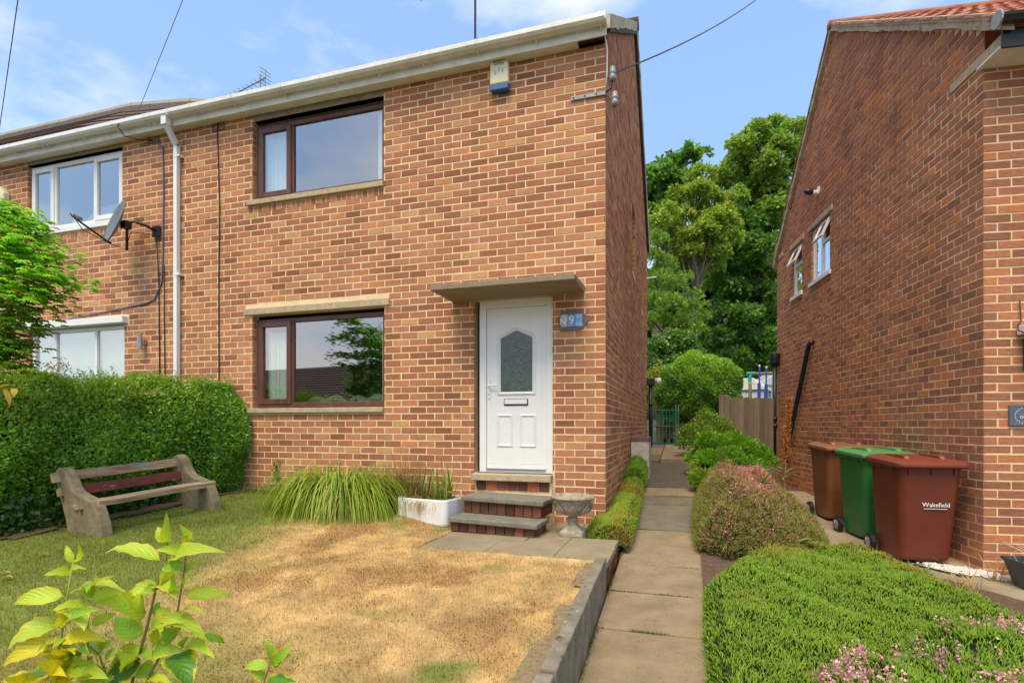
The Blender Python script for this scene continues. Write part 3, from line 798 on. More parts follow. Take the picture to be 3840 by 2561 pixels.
# local: x along the front to the right, y along the gable to the back
RE, RRZ, RRY, RD = 4.66, 7.46, 3.62, 6.72
RFE = 4.93                                      # the front slope meets the gable higher than the soffit
GL = frame((0, RD), (0, -1))                     # gable: u runs from the back corner to the front corner, faces -x
gt = lambda t: RD - t
g_h = [(RD - 4.66, RD - 3.79, 3.64, 4.57), (RD - 5.70, RD - 5.14, 3.62, 4.56)]
FRW = 5.0
mo = MB()
wall_sheet(mo, I4, 0, FRW, -1.0, RE)
wall_sheet(mo, GL, 0, RD, -.9, RE, g_h)
mo.add([GL @ Vector(p) for p in ((0, .006, RE), (RD, .006, RE), (RD, .006, RFE), (RD - RRY, .006, RRZ - .03))], [(0, 1, 2, 3)])
wall_sheet(mo, frame((FRW, RD), (-1, 0)), 0, FRW, -.6, RE)
for h in g_h: reveal(mo, GL, h, .10)
mo.build('wall', M['mortarR'], rh)
rtop = lambda u: (RFE + (RRZ - RFE) * (RD - u) / RRY if RD - u < RRY else RE + (RRZ - RE) * u / (RD - RRY)) - .01
w4 = Wall(RF, .0, 1.9, -.62, RE - .16, [], start=0.0, par=1)
w5 = Wall(RF @ GL, 0, RD, -.7, RRZ, g_h + [(RD - 3.34, RD - 3.11, 1.06, 1.25)], top=rtop, start=RD - 40 * CL, par=0)
w4.FL = I4; w5.FL = GL
lay_bricks(rh, [w4, w5], M['brickR1'], M['brickRN'], 300)
rv = MB()
for h in g_h: reveal_bricks(rv, GL, h[0], h[2], h[3], 1, .004, .06)
kind(rv.build('jamb_brickwork', M['brickRN'], rh), 'stuff')
for (u0, u1, z0, z1), lab in zip(g_h, ('larger white gable window with its top light propped open', 'small white gable window with its top light propped open')):
    mul_ = [u0 + (u1 - u0) * .5] if u1 - u0 > .7 else []
    fm = .055; w = MB(); bx = lambda mb, a, b, c, d, y0, y1: mb.box(a, b, y0, y1, c, d, GL)
    zt = z1 - .36
    bx(w, u0, u0 + fm, z0, z1, .03, .09); bx(w, u1 - fm, u1, z0, z1, .03, .09); bx(w, u0 + fm, u1 - fm, z0, z0 + fm, .031, .09); bx(w, u0 + fm, u1 - fm, z1 - fm, z1, .031, .09)
    tr0 = mul_[0] + fm / 2 if mul_ else u0 + fm
    for mm in mul_: bx(w, mm - fm / 2, mm + fm / 2, z0 + fm, z1 - fm, .032, .09)
    bx(w, tr0, u1 - fm, zt - fm / 2, zt + fm / 2, .033, .09)
    wo = w.build('window', M['upvc'], rh, bevel=.005); wo['label'] = lab
    gl = MB()
    if mul_: bx(gl, u0 + fm, mul_[0] - fm / 2, z0 + fm, z1 - fm, .055, .059)
    bx(gl, tr0, u1 - fm, z0 + fm, zt - fm / 2, .055, .059)
    gl.build('pane', M['glass'], wo)
    # open top light, hinged at its head
    hinge = Matrix.Translation((0, .025, z1 - fm * .6)) @ Matrix.Rotation(math.radians(-24), 4, 'X') @ Matrix.Translation((0, 0, -(z1 - fm * .6)))
    sa = MB(); f2 = .045; A0, A1, Z0, Z1 = tr0 - .02, u1 - fm + .02, zt - .02, z1 - fm + .02
    for (a_, b2_, c_, d_) in ((A0, A0 + f2, Z0, Z1), (A1 - f2, A1, Z0, Z1), (A0 + f2, A1 - f2, Z0, Z0 + f2), (A0 + f2, A1 - f2, Z1 - f2, Z1)):
        sa.box(a_, b2_, -.012, .025, c_, d_, GL @ hinge)
    so_ = sa.build('sash', M['upvc'], wo, bevel=.004)
    MB().box(A0 + f2, A1 - f2, .0, .004, Z0 + f2, Z1 - f2, GL @ hinge).build('pane', M['glass'], wo)
    MB().box(u0 - .02, u1 + .02, .02, .35, z0 - .02, z1 + .02, GL).build('room_interior', M['roomdk'], wo) if False else None
    bk = MB(); bk.box(u0 - .02, u1 + .02, .30, .32, z0 - .05, z1 + .05, GL); bk.build('room_interior', surf('green_curtain', [(.3, (.06, .09, .06)), (.7, (.12, .16, .11))], 5, .95, 0), rh)
    MB().box(u0 - .05, u1 + .05, -.035, .05, z0 - .075, z0 - .002, GL).build('window_sill', M['upvc'], rh, bevel=.006)
    MB().box(u0 - .12, u1 + .12, -.02, .06, z1 + .006, z1 + .10, GL).build('lintel', M['conc'], rh, bevel=.006)
# pale stone corbels at the eaves corners
MB().prism([(-.30, RE - .10), (.52, RE - .10), (.52, RE - .01), (-.30, RE - .01)], lambda p: (-.012, p[0], p[1]), lambda p: (.06, p[0], p[1])).build('eaves_corbel', M['conc'], rh, bevel=.004)
MB().prism([(RD - .42, RE - .03), (RD + .1, RE - .03), (RD + .1, RE + .06), (RD - .42, RE + .06)], lambda p: (-.012, p[0], p[1]), lambda p: (.06, p[0], p[1])).build('eaves_corbel', M['conc'], rh, bevel=.004)
MB().box(-.05, FRW, -.30, .02, RE - .16, RE - .14).build('soffit', M['upvc_old'], rh)
MB().box(-.04, FRW, -.325, -.30, RE - .17, RE - .0).build('fascia', M['black'], rh, bevel=.004)
gp = MB(); gr_ = .062
prof = [(gr_ * math.cos(a), gr_ * math.sin(a)) for a in [math.pi + math.pi * i / 8 for i in range(9)]] + [((gr_ - .006) * math.cos(a), (gr_ - .006) * math.sin(a)) for a in [2 * math.pi - math.pi * i / 8 for i in range(9)]]
gp.prism(prof, lambda p: (-.12, -.40 + p[0], RE + .06 + p[1]), lambda p: (FRW, -.40 + p[0], RE + .06 + p[1]))
gpo = gp.build('gutter', M['black'], rh)
MB().tube([(-.135, -.40, RE + .035), (-.12, -.40, RE + .035)], .075, 14).build('gutter_end', M['lead'], gpo)
# roof of the right house: eave overhang to the front, tile courses as objects along the verge
tile_roof(rh, I4, -.075, FRW, RFE + .06, RRZ + .04, RRY, M['tileR'], singles_u=lambda j, n: j < 6, gauge=.335, over=.36)
tile_roof(rh, frame((FRW, RD), (-1, 0)), 0, FRW + .075, RE + .10, RRZ + .04, RD - RRY, M['tileR'], singles_u=lambda j, n: j >= n - 1, gauge=.335, over=.15)
vb = MB(); nseg = 30
for (ya, yb, f) in ((-.36, RRY, lambda y: RFE + (RRZ - RFE) * y / RRY), (RD + .12, RRY, lambda y: RE + (RRZ - RE) * (RD - y) / (RD - RRY))):
    rr = []
    for i in range(nseg + 1):
        y = ya + (yb - ya) * i / nseg; z = f(y) + .05
        lo = z - .105 + R.uniform(-.02, .015); hi = z + .05
        rr.append([Vector((.03, y, lo)), Vector((-.055 + R.uniform(-.008, .008), y, lo + .01)), Vector((-.07 + R.uniform(-.008, .006), y, hi)), Vector((.03, y, hi))])
    vb.loft(rr)
vb.build('verge_mortar', M['bed'], rh)
MB().tube([(-.08, RRY, RRZ + .05), (FRW, RRY, RRZ + .05)], .075, 10).build('ridge', M['tileR'], rh, smooth=True)
# air bricks, lighting and pipes on the gable
airbrick(rh, GL, RD - 3.225, 1.075, .20, .16, 4, 'tileR')
airbrick(rh, GL, RD - 6.2, 4.3, .20, .16, 4, 'tileR')
airbrick(rh, GL, RD - 5.15, 1.55, .20, .16, 4, 'tileR')
wp = MB(); A = GL @ Vector((RD - 4.56, -.07, 2.52)); B = GL @ Vector((RD - 5.80, -.07, .62))
wp.tube([GL @ Vector((RD - 4.50, .0, 2.56)), GL @ Vector((RD - 4.52, -.06, 2.56)), A, B, B + Vector((0, .05, -.25))], .042, 10)
wp.build('waste_pipe', M['black'], rh, smooth=True)
dp = MB(); P0 = GL @ Vector((.15, -.09, .3)); dp.tube([P0, P0 + Vector((0, 0, 2.1))], .045, 10)
for z in (1.2, 1.05): dp.tube([P0 + Vector((0, 0, z - .3)), P0 + Vector((0, 0, z - .22))], .06, 10)
dpo = dp.build('drain_pipe', M['black'], rh, smooth=True)
MB().lathe([(.05, 0), (.10, .08), (.115, .2), (.115, .27)], 12, tuple(P0 + Vector((0, 0, 2.05)))).build('hopper_head', M['black'], dpo)
pt_ = MB()
for k in range(6): 
    u = RD - 4.68 + R.uniform(-.03, .03)
    pt_.box(u - .07, u + .06, -.0015, .012, .6 + k * .32, .6 + k * .32 + .27, GL)
# ---------------------------------------------------------------- the lie of the land
def sstep(a, b, x): 
    t = np.clip((np.asarray(x, float) - a) / (b - a), 0, 1); return t * t * (3 - 2 * t)
def lawn_h(x, y):
    x = np.asarray(x, float); y = np.asarray(y, float)
    h = .064 * (y + 1.7) - .02 + .025 * np.maximum(0, -x)
    s = sstep(-1.52, -2.15, x)                      # dips to the terrace edge
    return np.where(y > -1.72, h * s + .004 * (1 - s), h)
def path_h(y):
    y = np.asarray(y, float)
    a = -.22 + .104 * (np.minimum(y, 4.45) + 1.6)
    return a + .05 * np.maximum(0, np.minimum(y, 30) - 4.45)
def ground_h(x, y):
    """soil level: follows the path, drops away to the right, long slow rise behind"""
    x = np.asarray(x, float); y = np.asarray(y, float)
    b = path_h(np.maximum(y, -9))
    w = sstep(1.05, 2.3, x) * (1 - sstep(7, 11, y))
    r_ = np.minimum(b - .21, -.33 + .035 * y)        # the side of the right house lies lower and nearly level
    return b * (1 - w) + r_ * w - .03
m, n, l, b, o = newmat('soil_and_turf')
t = noise(n, l, 2.2, 6, .6); r = ramp(n, [(.3, (.060, .045, .026)), (.5, (.085, .075, .030)), (.62, (.06, .085, .022)), (.8, (.10, .12, .035))])
l.new(t.outputs['Fac'], r.inputs['Fac']); l.new(r.outputs[0], b.inputs['Base Color']); b.inputs['Roughness'].default_value = 1
t3 = noise(n, l, 40, 4, .7); bump(n, l, b, t3.outputs['Fac'], .8, .02)
M['ground'] = m
M['soil'] = surf('dry_soil', [(.3, (.075, .045, .026)), (.55, (.125, .08, .045)), (.8, (.20, .135, .08))], 18, 1, .8, 70, bdist=.012)
M['dust'] = surf('dry_dust', [(.3, (.17, .12, .065)), (.55, (.27, .20, .105)), (.8, (.36, .27, .15))], 30, 1, .8, 90, bdist=.012)
def sheet(name, xs, ys, hf, mat, mask=None, kindv='structure', lift=0.0, col=None):
    X, Y = np.meshgrid(xs, ys, indexing='ij'); Z = hf(X, Y) + lift
    V = np.stack([X, Y, Z], -1).reshape(-1, 3); nx, ny = len(xs), len(ys)
    I = np.arange(nx * ny).reshape(nx, ny)
    F = np.stack([I[:-1, :-1], I[1:, :-1], I[1:, 1:], I[:-1, 1:]], -1).reshape(-1, 4)
    if mask is not None:
        c = V[F].mean(1); F = F[mask(c[:, 0], c[:, 1])]
    ob = fastmesh(name, V, F, mat, None, col(V[:, 0], V[:, 1]) if col else None, smooth=True)
    ob['kind'] = kindv; return ob
gx = np.concatenate([[-600, -250, -100, -50, -30, -20], np.arange(-14, 14.1, .5), [18, 24, 34, 50, 100, 250, 600]])
gy = np.concatenate([[-600, -250, -100, -60, -40, -30, -20], np.arange(-14, 30.1, .5), [36, 46, 60, 90, 160, 300, 600]])
sheet('ground', gx, gy, lambda x, y: ground_h(x, y) - .10, M['ground'])

# ---------------------------------------------------------------- lawn
def lawn_mix(x, y):
    """0 = bleached straw, 1 = green; the green lies in the damp corner by the hedge, with odd tufts elsewhere"""
    g = sstep(-2.35, -3.25, x + .9 * (fbm(x, y, .9) - .5) + .22 * (y + 2.6)) * .82
    g = np.maximum(g, sstep(-3.15, -4.0, y + .5 * (fbm(x, y, 1.1) - .5)) * sstep(-.6, -1.6, x) * .55)
    g = np.maximum(g, .75 * sstep(.70, .80, vnoise(x + 3.1, y, 2.3)) * sstep(.55, .75, vnoise(x, y + 7, 3.7)))
    g = np.maximum(g, .5 * sstep(.35, .1, np.abs(y + .95 + .1 * np.sin(x * 9))) * sstep(-1.0, -1.5, x) * sstep(.5, .7, vnoise(x, y, 4)))
    return np.clip(g, 0, 1)
def lawn_col(x, y, jit=None):
    g = lawn_mix(x, y)[:, None]; f = fbm(x, y, 3.2)[:, None]; f2 = (.6 * vnoise(x, y, 11) + .4 * vnoise(x, y, 29))[:, None]
    straw = np.array([.60, .42, .19]) * (.66 + .62 * f) * (.70 + .6 * f2)
    brown = np.array([.36, .20, .075])
    d = sstep(.52, .72, fbm(x + 9, y + 2, 1.9))[:, None] * .55
    straw = straw * (1 - d) + brown * d
    green = np.array([.13, .215, .03]) * (.75 + .5 * f) ; olive = np.array([.25, .25, .06])
    gg = green * (.70 + .45 * f2) + olive * (.30 - .30 * f2)
    return straw * (1 - g) + gg * g
LX0, LX1, LY0, LY1 = -5.9, .20, -5.2, .02
def lawn_mask(x, y):
    ok = (x < .15)
    ok &= ~((x > -1.44) & (y > -1.70))
    ok &= ~(y > -.02)
    return ok
M['lawn'] = leafmat('lawn_turf', 0.0, 1.0, .1)
nd = M['lawn'].node_tree
_b = [q for q in nd.nodes if q.type == 'BSDF_PRINCIPLED'][0]
_t = noise(nd.nodes, nd.links, 160, 3, .7); bump(nd.nodes, nd.links, _b, _t.outputs['Fac'], .9, .012)
sheet('lawn', np.arange(LX0, LX1, .04), np.arange(LY0, LY1 + .03, .04), lambda x, y: lawn_h(x, y) + .012 * (fbm(x, y, 2.5) - .5) + .006 * vnoise(x, y, 14), M['lawn'], lawn_mask, col=lawn_col)
M['blade'] = leafmat('grass_blade', .25, .7, .2)
def blades(name, n, region, lo, hi, wid, seedcol, mask, hfun, mat, lean=.9, curl=.3):
    x = NR.uniform(region[0], region[1], n); y = NR.uniform(region[2], region[3], n)
    k = mask(x, y); x, y = x[k], y[k]; n = len(x)
    z = hfun(x, y) - .004
    a = NR.uniform(0, 2 * np.pi, n); L = NR.uniform(lo, hi, n); ln = NR.random(n) * lean
    d = np.stack([np.cos(a) * ln, np.sin(a) * ln, np.sqrt(np.maximum(.04, 1 - ln ** 2))], -1)
    s = np.stack([-np.sin(a), np.cos(a), np.zeros(n)], -1) * (wid * NR.uniform(.6, 1.4, n))[:, None]
    p = np.stack([x, y, z], -1)
    V = np.stack([p - s, p + s, p + d * L[:, None]], 1).reshape(-1, 3)
    c = seedcol(x, y) * NR.uniform(.55, 1.35, (n, 1))
    C = np.repeat(c[:, None, :], 3, 1); C[:, 2] *= 1.12
    F = np.arange(3 * n).reshape(n, 3)
    ob = fastmesh(name, V, F, mat, None, C.reshape(-1, 3)); ob['kind'] = 'stuff'; return ob
hl = lambda x, y: lawn_h(x, y) + .012 * (fbm(x, y, 2.5) - .5) + .006 * vnoise(x, y, 14)
blades('grass', 260000, (-5.7, .16, -5.0, -.05), .012, .036, .0022, lawn_col, lawn_mask, hl, M['blade'])
# longer green blades where the turf is still alive, and tufts along the edges
blades('grass_tufts', 60000, (-5.7, .16, -4.9, -.02), .02, .055, .0024, lambda x, y: np.array([.16, .24, .035]) * np.ones((len(x), 1)),
       lambda x, y: lawn_mask(x, y) & (NR.random(len(x)) < lawn_mix(x, y) ** 1.6 * .8), hl, M['blade'], lean=.7)
# dead clover heads and crumbs
def crumbs(name, n, colr, szs, mask):
    x = NR.uniform(-4.5, .1, n); y = NR.uniform(-4.4, -.7, n); k = mask(x, y); x, y = x[k], y[k]; n = len(x)
    p = np.stack([x, y, hl(x, y) + .012], -1); s = NR.uniform(*szs, n)[:, None]
    r1 = NR.normal(size=(n, 3)); r1 /= np.linalg.norm(r1, axis=1)[:, None]; r2 = np.cross(r1, NR.normal(size=(n, 3))); r2 /= np.linalg.norm(r2, axis=1)[:, None]
    V = np.stack([p + r1 * s, p + r2 * s, p - r1 * s, p - r2 * s], 1).reshape(-1, 3)
    C = np.repeat((np.array(colr) * NR.uniform(.6, 1.5, (n, 1)))[:, None, :], 4, 1).reshape(-1, 3)
    ob = fastmesh(name, V, np.arange(4 * n).reshape(n, 4), M['blade'], None, C); ob['kind'] = 'stuff'
crumbs('clover_heads', 36000, (.13, .065, .032), (.0018, .0048), lambda x, y: lawn_mask(x, y) & (NR.random(len(x)) < .12 + .88 * sstep(.48, .66, fbm(x + 9, y + 2, 1.9))) & (lawn_mix(x, y) < .5))

# ---------------------------------------------------------------- soil beds
def bed_mask_left(x, y): return (x < .14) & (x > -.12) & (y > -.82) & (y < 3.0) | (x >= -.02) & (x < .26) & (y > -.82) & (y < 4.4)
sheet('soil_strip', np.arange(-.12, .27, .06), np.arange(-.84, 4.5, .1), lambda x, y: path_h(y) + .045 + .01 * vnoise(x, y, 9), M['soil'], bed_mask_left)
sheet('soil_bed', np.arange(.98, 5.6, .12), np.arange(-5.6, 7.0, .12), lambda x, y: ground_h(x, y) + .035 + .02 * fbm(x, y, 3), M['soil'], lambda x, y: x < 3.6 - .11 * y)
edge = MB()
# dark soil showing below the hedge and along the wall
sheet('soil_border', np.arange(-6.4, -4.55, .08), np.arange(-5.2, .05, .08), lambda x, y: lawn_h(x, y) + .012 + .02 * vnoise(x, y, 8), M['soil'], lambda x, y: x < -4.98 + .18 * vnoise(x, y, 3) + .0 * y - .22 * sstep(-1.2, -3.2, y))

# ---------------------------------------------------------------- path, terrace, retaining wall
PV = [surf('path_slab_warm', [(.25, (0.196, 0.144, 0.080)), (.55, (0.276, 0.208, 0.120)), (.8, (0.328, 0.256, 0.152))], 5, .92, .5, 150, spots=[(95, (.52, .44, .31), .66, .75), (2.2, (.15, .125, .085), .55, .8)]),
      surf('path_slab_grey', [(.25, (0.120, 0.102, 0.070)), (.55, (0.172, 0.148, 0.102)), (.8, (0.232, 0.200, 0.136))], 5, .92, .5, 150, spots=[(95, (.45, .40, .31), .66, .75), (2.5, (.10, .09, .06), .55, .8)]),
      surf('path_slab_dark', [(.25, (0.072, 0.060, 0.042)), (.55, (0.104, 0.086, 0.060)), (.8, (0.144, 0.120, 0.084))], 5, .92, .5, 150, spots=[(95, (.35, .31, .23), .68, .76), (2.5, (.08, .07, .045), .55, .8)])]
path = bpy.data.objects.new('path', None); COL.objects.link(path); path['kind'] = 'structure'
joints = [-5.9, -5.3, -4.55, -3.85, -3.10, -2.345, -1.69, -1.055, .065, 1.21, 1.71, 2.27, 2.78, 3.39, 4.42]
tone = [0, 0, 0, 0, 0, 0, 0, 0, 1, 1, 0, 2, 2, 2]
def slab(parent, x0, x1, y0, y1, hf, mat, th=.06, tilt=0, bev=.008, name='paving_slab'):
    mb = MB(); e = R.uniform(-.003, .003)
    c = [(x0, y0), (x1, y0), (x1, y1), (x0, y1)]
    top = [(x, y, float(hf(x, y)) + e + R.uniform(-.002, .002)) for x, y in c]; bot = [(x, y, z - th) for x, y, z in top]
    mb.add(bot + top, [(0, 3, 2, 1), (4, 5, 6, 7), (0, 1, 5, 4), (1, 2, 6, 5), (2, 3, 7, 6), (3, 0, 4, 7)])
    return mb.build(name, mat, parent, bevel=bev)
ph = lambda x, y: path_h(y)
for i, (a, c) in enumerate(zip(joints, joints[1:])):
    slab(path, .255 + R.uniform(-.006, .004), 1.005 + R.uniform(-.004, .012), a + .006, c - .006, ph, PV[tone[i]])
up = lambda x, y: path_h(y) + .07
for (x0, x1, y0, y1, tn) in ((.42, 1.02, 4.44, 6.2, 0), (.42, 1.05, 6.21, 7.6, 0), (.02, .41, 5.3, 6.6, 0), (.02, .41, 6.61, 7.6, 1), (.0, .40, 4.60, 5.29, 1)):
    slab(path, x0, x1 - .006, y0, y1, up if not (x0 == 0) else (lambda x, y: path_h(y) + .02), PV[tn], th=.10)

M['patio'] = surf('terrace_slab', [(.25, (.21, .168, .10)), (.55, (.295, .24, .148)), (.8, (.37, .305, .195))], 4, .92, .5, 150, spots=[(80, (.5, .44, .33), .67, .76), (2.0, (.13, .11, .075), .52, .8)])
ter = bpy.data.objects.new('terrace', None); COL.objects.link(ter); ter['kind'] = 'structure'
th_ = lambda x, y: 0.0 * x
for (x0, x1, y0, y1) in ((-1.475, -.842, -1.70, -1.10), (-.835, -.22, -1.705, -1.13), (-.213, .245, -1.715, -1.14), (-1.475, -.62, -1.093, -.02), (-.613, -.22, -1.122, -.02), (-.213, .235, -1.132, -.83), (-.213, -.11, -.825, -.02)):
    slab(ter, x0, x1, y0, y1, th_, M['patio'], th=.055, bev=.007)
mb = MB(); mb.box(-1.45, .205, -1.68, -.05, -.5, -.057); mb.build('terrace_base', M['mortarR'], ter)
k = 0
for r_ in range(4):                      # course of bricks under the slab edge, seen from the path
    for j in range(5):
        y0_ = -1.70 + j * .18 - (r_ % 2) * .09
        y1_ = min(y0_ + .17, -.84); y0_ = max(y0_, -1.70)
        if y1_ - y0_ < .03: continue
        MB().box(.12, .232 + R.uniform(-.003, .003), y0_, y1_, -.137 - r_ * .085, -.062 - r_ * .085).build('brick', M['brickdk'], ter, bevel=.004)

# retaining wall of upright concrete panels beside the path
M['panel'] = surf('mossy_concrete_panel', [(.25, (.12, .105, .077)), (.5, (.205, .178, .128)), (.75, (.30, .262, .19))], 7, .95, .6, 120, spots=[(26, (.36, .33, .26), .62, .74), (9, (.055, .06, .035), .58, .72), (5, (.28, .20, .12), .66, .8, (1, 1, .25))])
rw = thing('retaining_wall', 'low retaining wall of grey concrete panels between the lawn and the path', 'retaining wall', (.2, -1.74, 0))
for (ya, yb, dz, dx) in ((-1.735, -2.66, .0, .0), (-2.675, -3.60, .012, .012), (-3.615, -4.54, -.004, .004), (-4.555, -5.5, .004, .0)):
    mb = MB(); w = .085
    pr = [(ya, float(path_h(ya)) - .15), (yb, float(path_h(yb)) - .15), (yb, .064 * (yb + 1.7) + .045 + dz), (ya, .064 * (ya + 1.7) + .05 + dz)]
    mb.prism([(p[0] + 1.74, p[1]) for p in pr], lambda p: (-.045 + dx, p[0], p[1]), lambda p: (-.045 + w + dx, p[0], p[1]))
    mb.build('wall_panel', M['panel'], rw, bevel=.010)

# steps up to the door
st = thing('front_steps', 'two brick steps with grey concrete treads below the white front door', 'steps', (-.98, -.06, 0), math.radians(-3))
st.rotation_euler = (0, math.radians(1.3), math.radians(-3.0))
# local: x right, y into the house
tr = lambda n, x0, x1, y0, y1, z0, z1, mat: MB().box(x0, x1, y0, y1, z0, z1).build(n, mat, st, bevel=.010)
tr('tread', -.455, .50, -.93, -.50, .098, .148, M['concdk'])
tr('tread', -.46, .47, -.64, -.16, .28, .33, M['concdk'])
MB().box(-.43, .43, -.83, -.05, -.02, .097).build('step_core', M['mortarR'], st); MB().box(-.415, .425, -.545, -.08, .149, .279).build('step_core', M['mortarR'], st)
mm = M['brickdk']
for (x0, x1, yf, z0, z1, nn) in ((-.455, .455, -.885, .004, .094, 9), (-.44, .44, -.60, .152, .276, 9)):
    w = (x1 - x0) / nn
    for i in range(nn):
        MB().box(x0 + i * w + .004, x0 + (i + 1) * w - .004, yf + R.uniform(-.003, .003), yf + .09, z0, z1).build('brick', mm, st, bevel=.004)
    for j in range(3):
        ya = yf + .095 + j * .115
        MB().box(x1 - .085, x1 + R.uniform(-.003, .003), ya, ya + .106, z0, z1).build('brick', mm, st, bevel=.004)
        MB().box(x0, x0 + .085, ya, ya + .106, z0, z1).build('brick', mm, st, bevel=.004)
# threshold slab belongs to the house
MB().box(-1.56, -.600, -.135, .10, .455, .535).build('door_sill', M['conc'], house, bevel=.010)
for i in range(7):
    MB().box(-1.51 + i * .127, -1.51 + i * .127 + .119, -.085 + R.uniform(-.003, .003), .02, .345, .45).build('brick', M['brickdk'], house, bevel=.003)
MB().box(-1.53, -.60, -.07, .03, .0, .45).build('sill_core', M['mortar'], house)

# concrete bin store panel by the side wall
bs = thing('concrete_block', 'grey concrete panel with a dark weathered top standing against the side wall', 'concrete block', (.10, 3.2, .3))
mb = MB(); mb.prism([(-.085, -.35), (.205, -.35), (.20, .585), (-.085, .605)], lambda p: (p[0], -.30, p[1]), lambda p: (p[0], .32, p[1]))
mb.build('block', surf('white_stained_block', [(.3, (.40, .37, .31)), (.6, (.54, .50, .43))], 9, .95, .5, 80, spots=[(6, (.16, .12, .09), .60, .8, (1, 1, .3))]), bs, bevel=.01)
MB().box(-.088, .205, -.304, .324, .53, .612).build('stained_top', surf('stained_block_top', [(.3, (.10, .065, .05)), (.6, (.17, .12, .095))], 9, .95, .6, 80), bs, bevel=.012)

# concrete paving beside the right house
pav = bpy.data.objects.new('pavement', None); COL.objects.link(pav); pav['kind'] = 'structure'
pv_h = lambda x, y: ground_h(x, y) + .055
M['pave'] = surf('side_concrete', [(.25, (.27, .205, .125)), (.55, (.37, .29, .185)), (.8, (.44, .355, .235))], 4, .92, .5, 150, spots=[(70, (.55, .48, .36), .68, .77), (2.0, (.17, .14, .09), .55, .8)])
def poly_slab(parent, pts, hf, mat, th=.08, name='paving_slab'):
    n = len(pts); top = [(x, y, float(hf(x, y)) + R.uniform(-.001, .001)) for x, y in pts]; bot = [(x, y, z - th) for x, y, z in top]
    MB().add(bot + top, [tuple(range(n))[::-1], tuple(range(n, 2 * n))] + [(i, (i + 1) % n, n + (i + 1) % n, n + i) for i in range(n)]).build(name, mat, parent, bevel=.006)
gxl = lambda y: RC[0] - (y - RC[1]) * .1206 + .02
for (ya, yb, xa, xb) in ((.62, 1.6, 2.38, 2.30), (1.61, 2.6, 2.30, 2.24), (2.61, 3.8, 2.30, 2.30), (3.81, 5.2, 2.30, 2.28)):
    poly_slab(pav, [(xa, ya), (gxl(ya), ya), (gxl(yb), yb), (xb, yb)], pv_h, M['pave'])
poly_slab(pav, [(2.38, .61), (2.72, .16), (3.12, -.12), (gxl(.15), .12), (gxl(.61), .61)], pv_h, M['pave'])
poly_slab(pav, [(3.135, -.13), (3.6, -.80), (4.15, -1.40), (4.6, -1.0), (3.62, .12)], pv_h, M['pave'])
poly_slab(pav, [(4.17, -1.42), (5.0, -2.4), (8, -2.4), (8, .6), (4.62, .22), (4.62, -1.0)], pv_h, M['pave'])
poly_slab(pav, [(3.64, .125), (4.605, -.98), (4.605, .24)], pv_h, M['pave'])

# moss and weeds in the joints and along the edges of the path, grit on the slabs
def joint_weeds(n):
    e = NR.random(n); y = NR.uniform(-4.6, 4.2, n)
    x = np.where(e < .30, .262 + NR.normal(0, .008, n), np.where(e < .62, 1.0 + NR.normal(0, .014, n), NR.uniform(.27, 1.0, n)))
    jy = NR.choice(np.array(joints[1:-1]), n); y = np.where(e < .62, y, jy + NR.normal(0, .006, n))
    k = vnoise(x * 3, y, 2.3) + .25 * NR.random(n) > .66
    x, y = x[k], y[k]; n = len(x); z = path_h(y) - .004
    a = NR.uniform(0, 6.283, n); L = NR.uniform(.006, .028, n); d = np.stack([np.cos(a) * .6, np.sin(a) * .6, np.full(n, .8)], -1); s_ = np.stack([-np.sin(a), np.cos(a), np.zeros(n)], -1) * .0022
    p = np.stack([x, y, z], -1); V = np.stack([p - s_, p + s_, p + d * L[:, None]], 1).reshape(-1, 3)
    c = np.array([[.13, .17, .03], [.22, .20, .05], [.30, .22, .09]])[NR.integers(0, 3, n)] * NR.uniform(.6, 1.2, (n, 1))
    ob = fastmesh('path_weeds', V, np.arange(3 * n).reshape(n, 3), M['blade'], None, np.repeat(c, 3, 0)); ob['kind'] = 'stuff'
joint_weeds(26000)
def grit(n):
    x = NR.uniform(.27, 1.0, n); y = NR.uniform(-4.4, 4.3, n); p = np.stack([x, y, path_h(y) + .003], -1); r = NR.uniform(.0015, .0045, n)[:, None]
    q = [p + r * np.array(v) for v in ((1, 0, 0), (0, 1, 0), (-1, 0, 0), (0, -1, 0), (0, 0, .8))]
    V = np.stack(q, 1).reshape(-1, 3); F = (np.arange(n) * 5)[:, None, None] + np.array([[0, 1, 4], [1, 2, 4], [2, 3, 4], [3, 0, 4]])[None]
    c = np.array([[.55, .47, .34], [.20, .15, .09], [.40, .32, .2]])[NR.integers(0, 3, n)] * NR.uniform(.7, 1.2, (n, 1))
    ob = fastmesh('path_grit', V, F.reshape(-1, 3), M['blade'], None, np.repeat(c, 5, 0)); ob['kind'] = 'stuff'
grit(2600)
# bare earth strip along the top of the retaining wall
sheet('soil_edge', np.arange(-.06, .17, .02), np.arange(-5.0, -1.72, .06), lambda x, y: lawn_h(x, y) + .016 + .012 * vnoise(x, y, 12), M['dust'], lambda x, y: (x > .125 - .14 * vnoise(x * 0 + 1, y, 3.2)) & (vnoise(x * 0 + 3, y, 2.3) > .35))
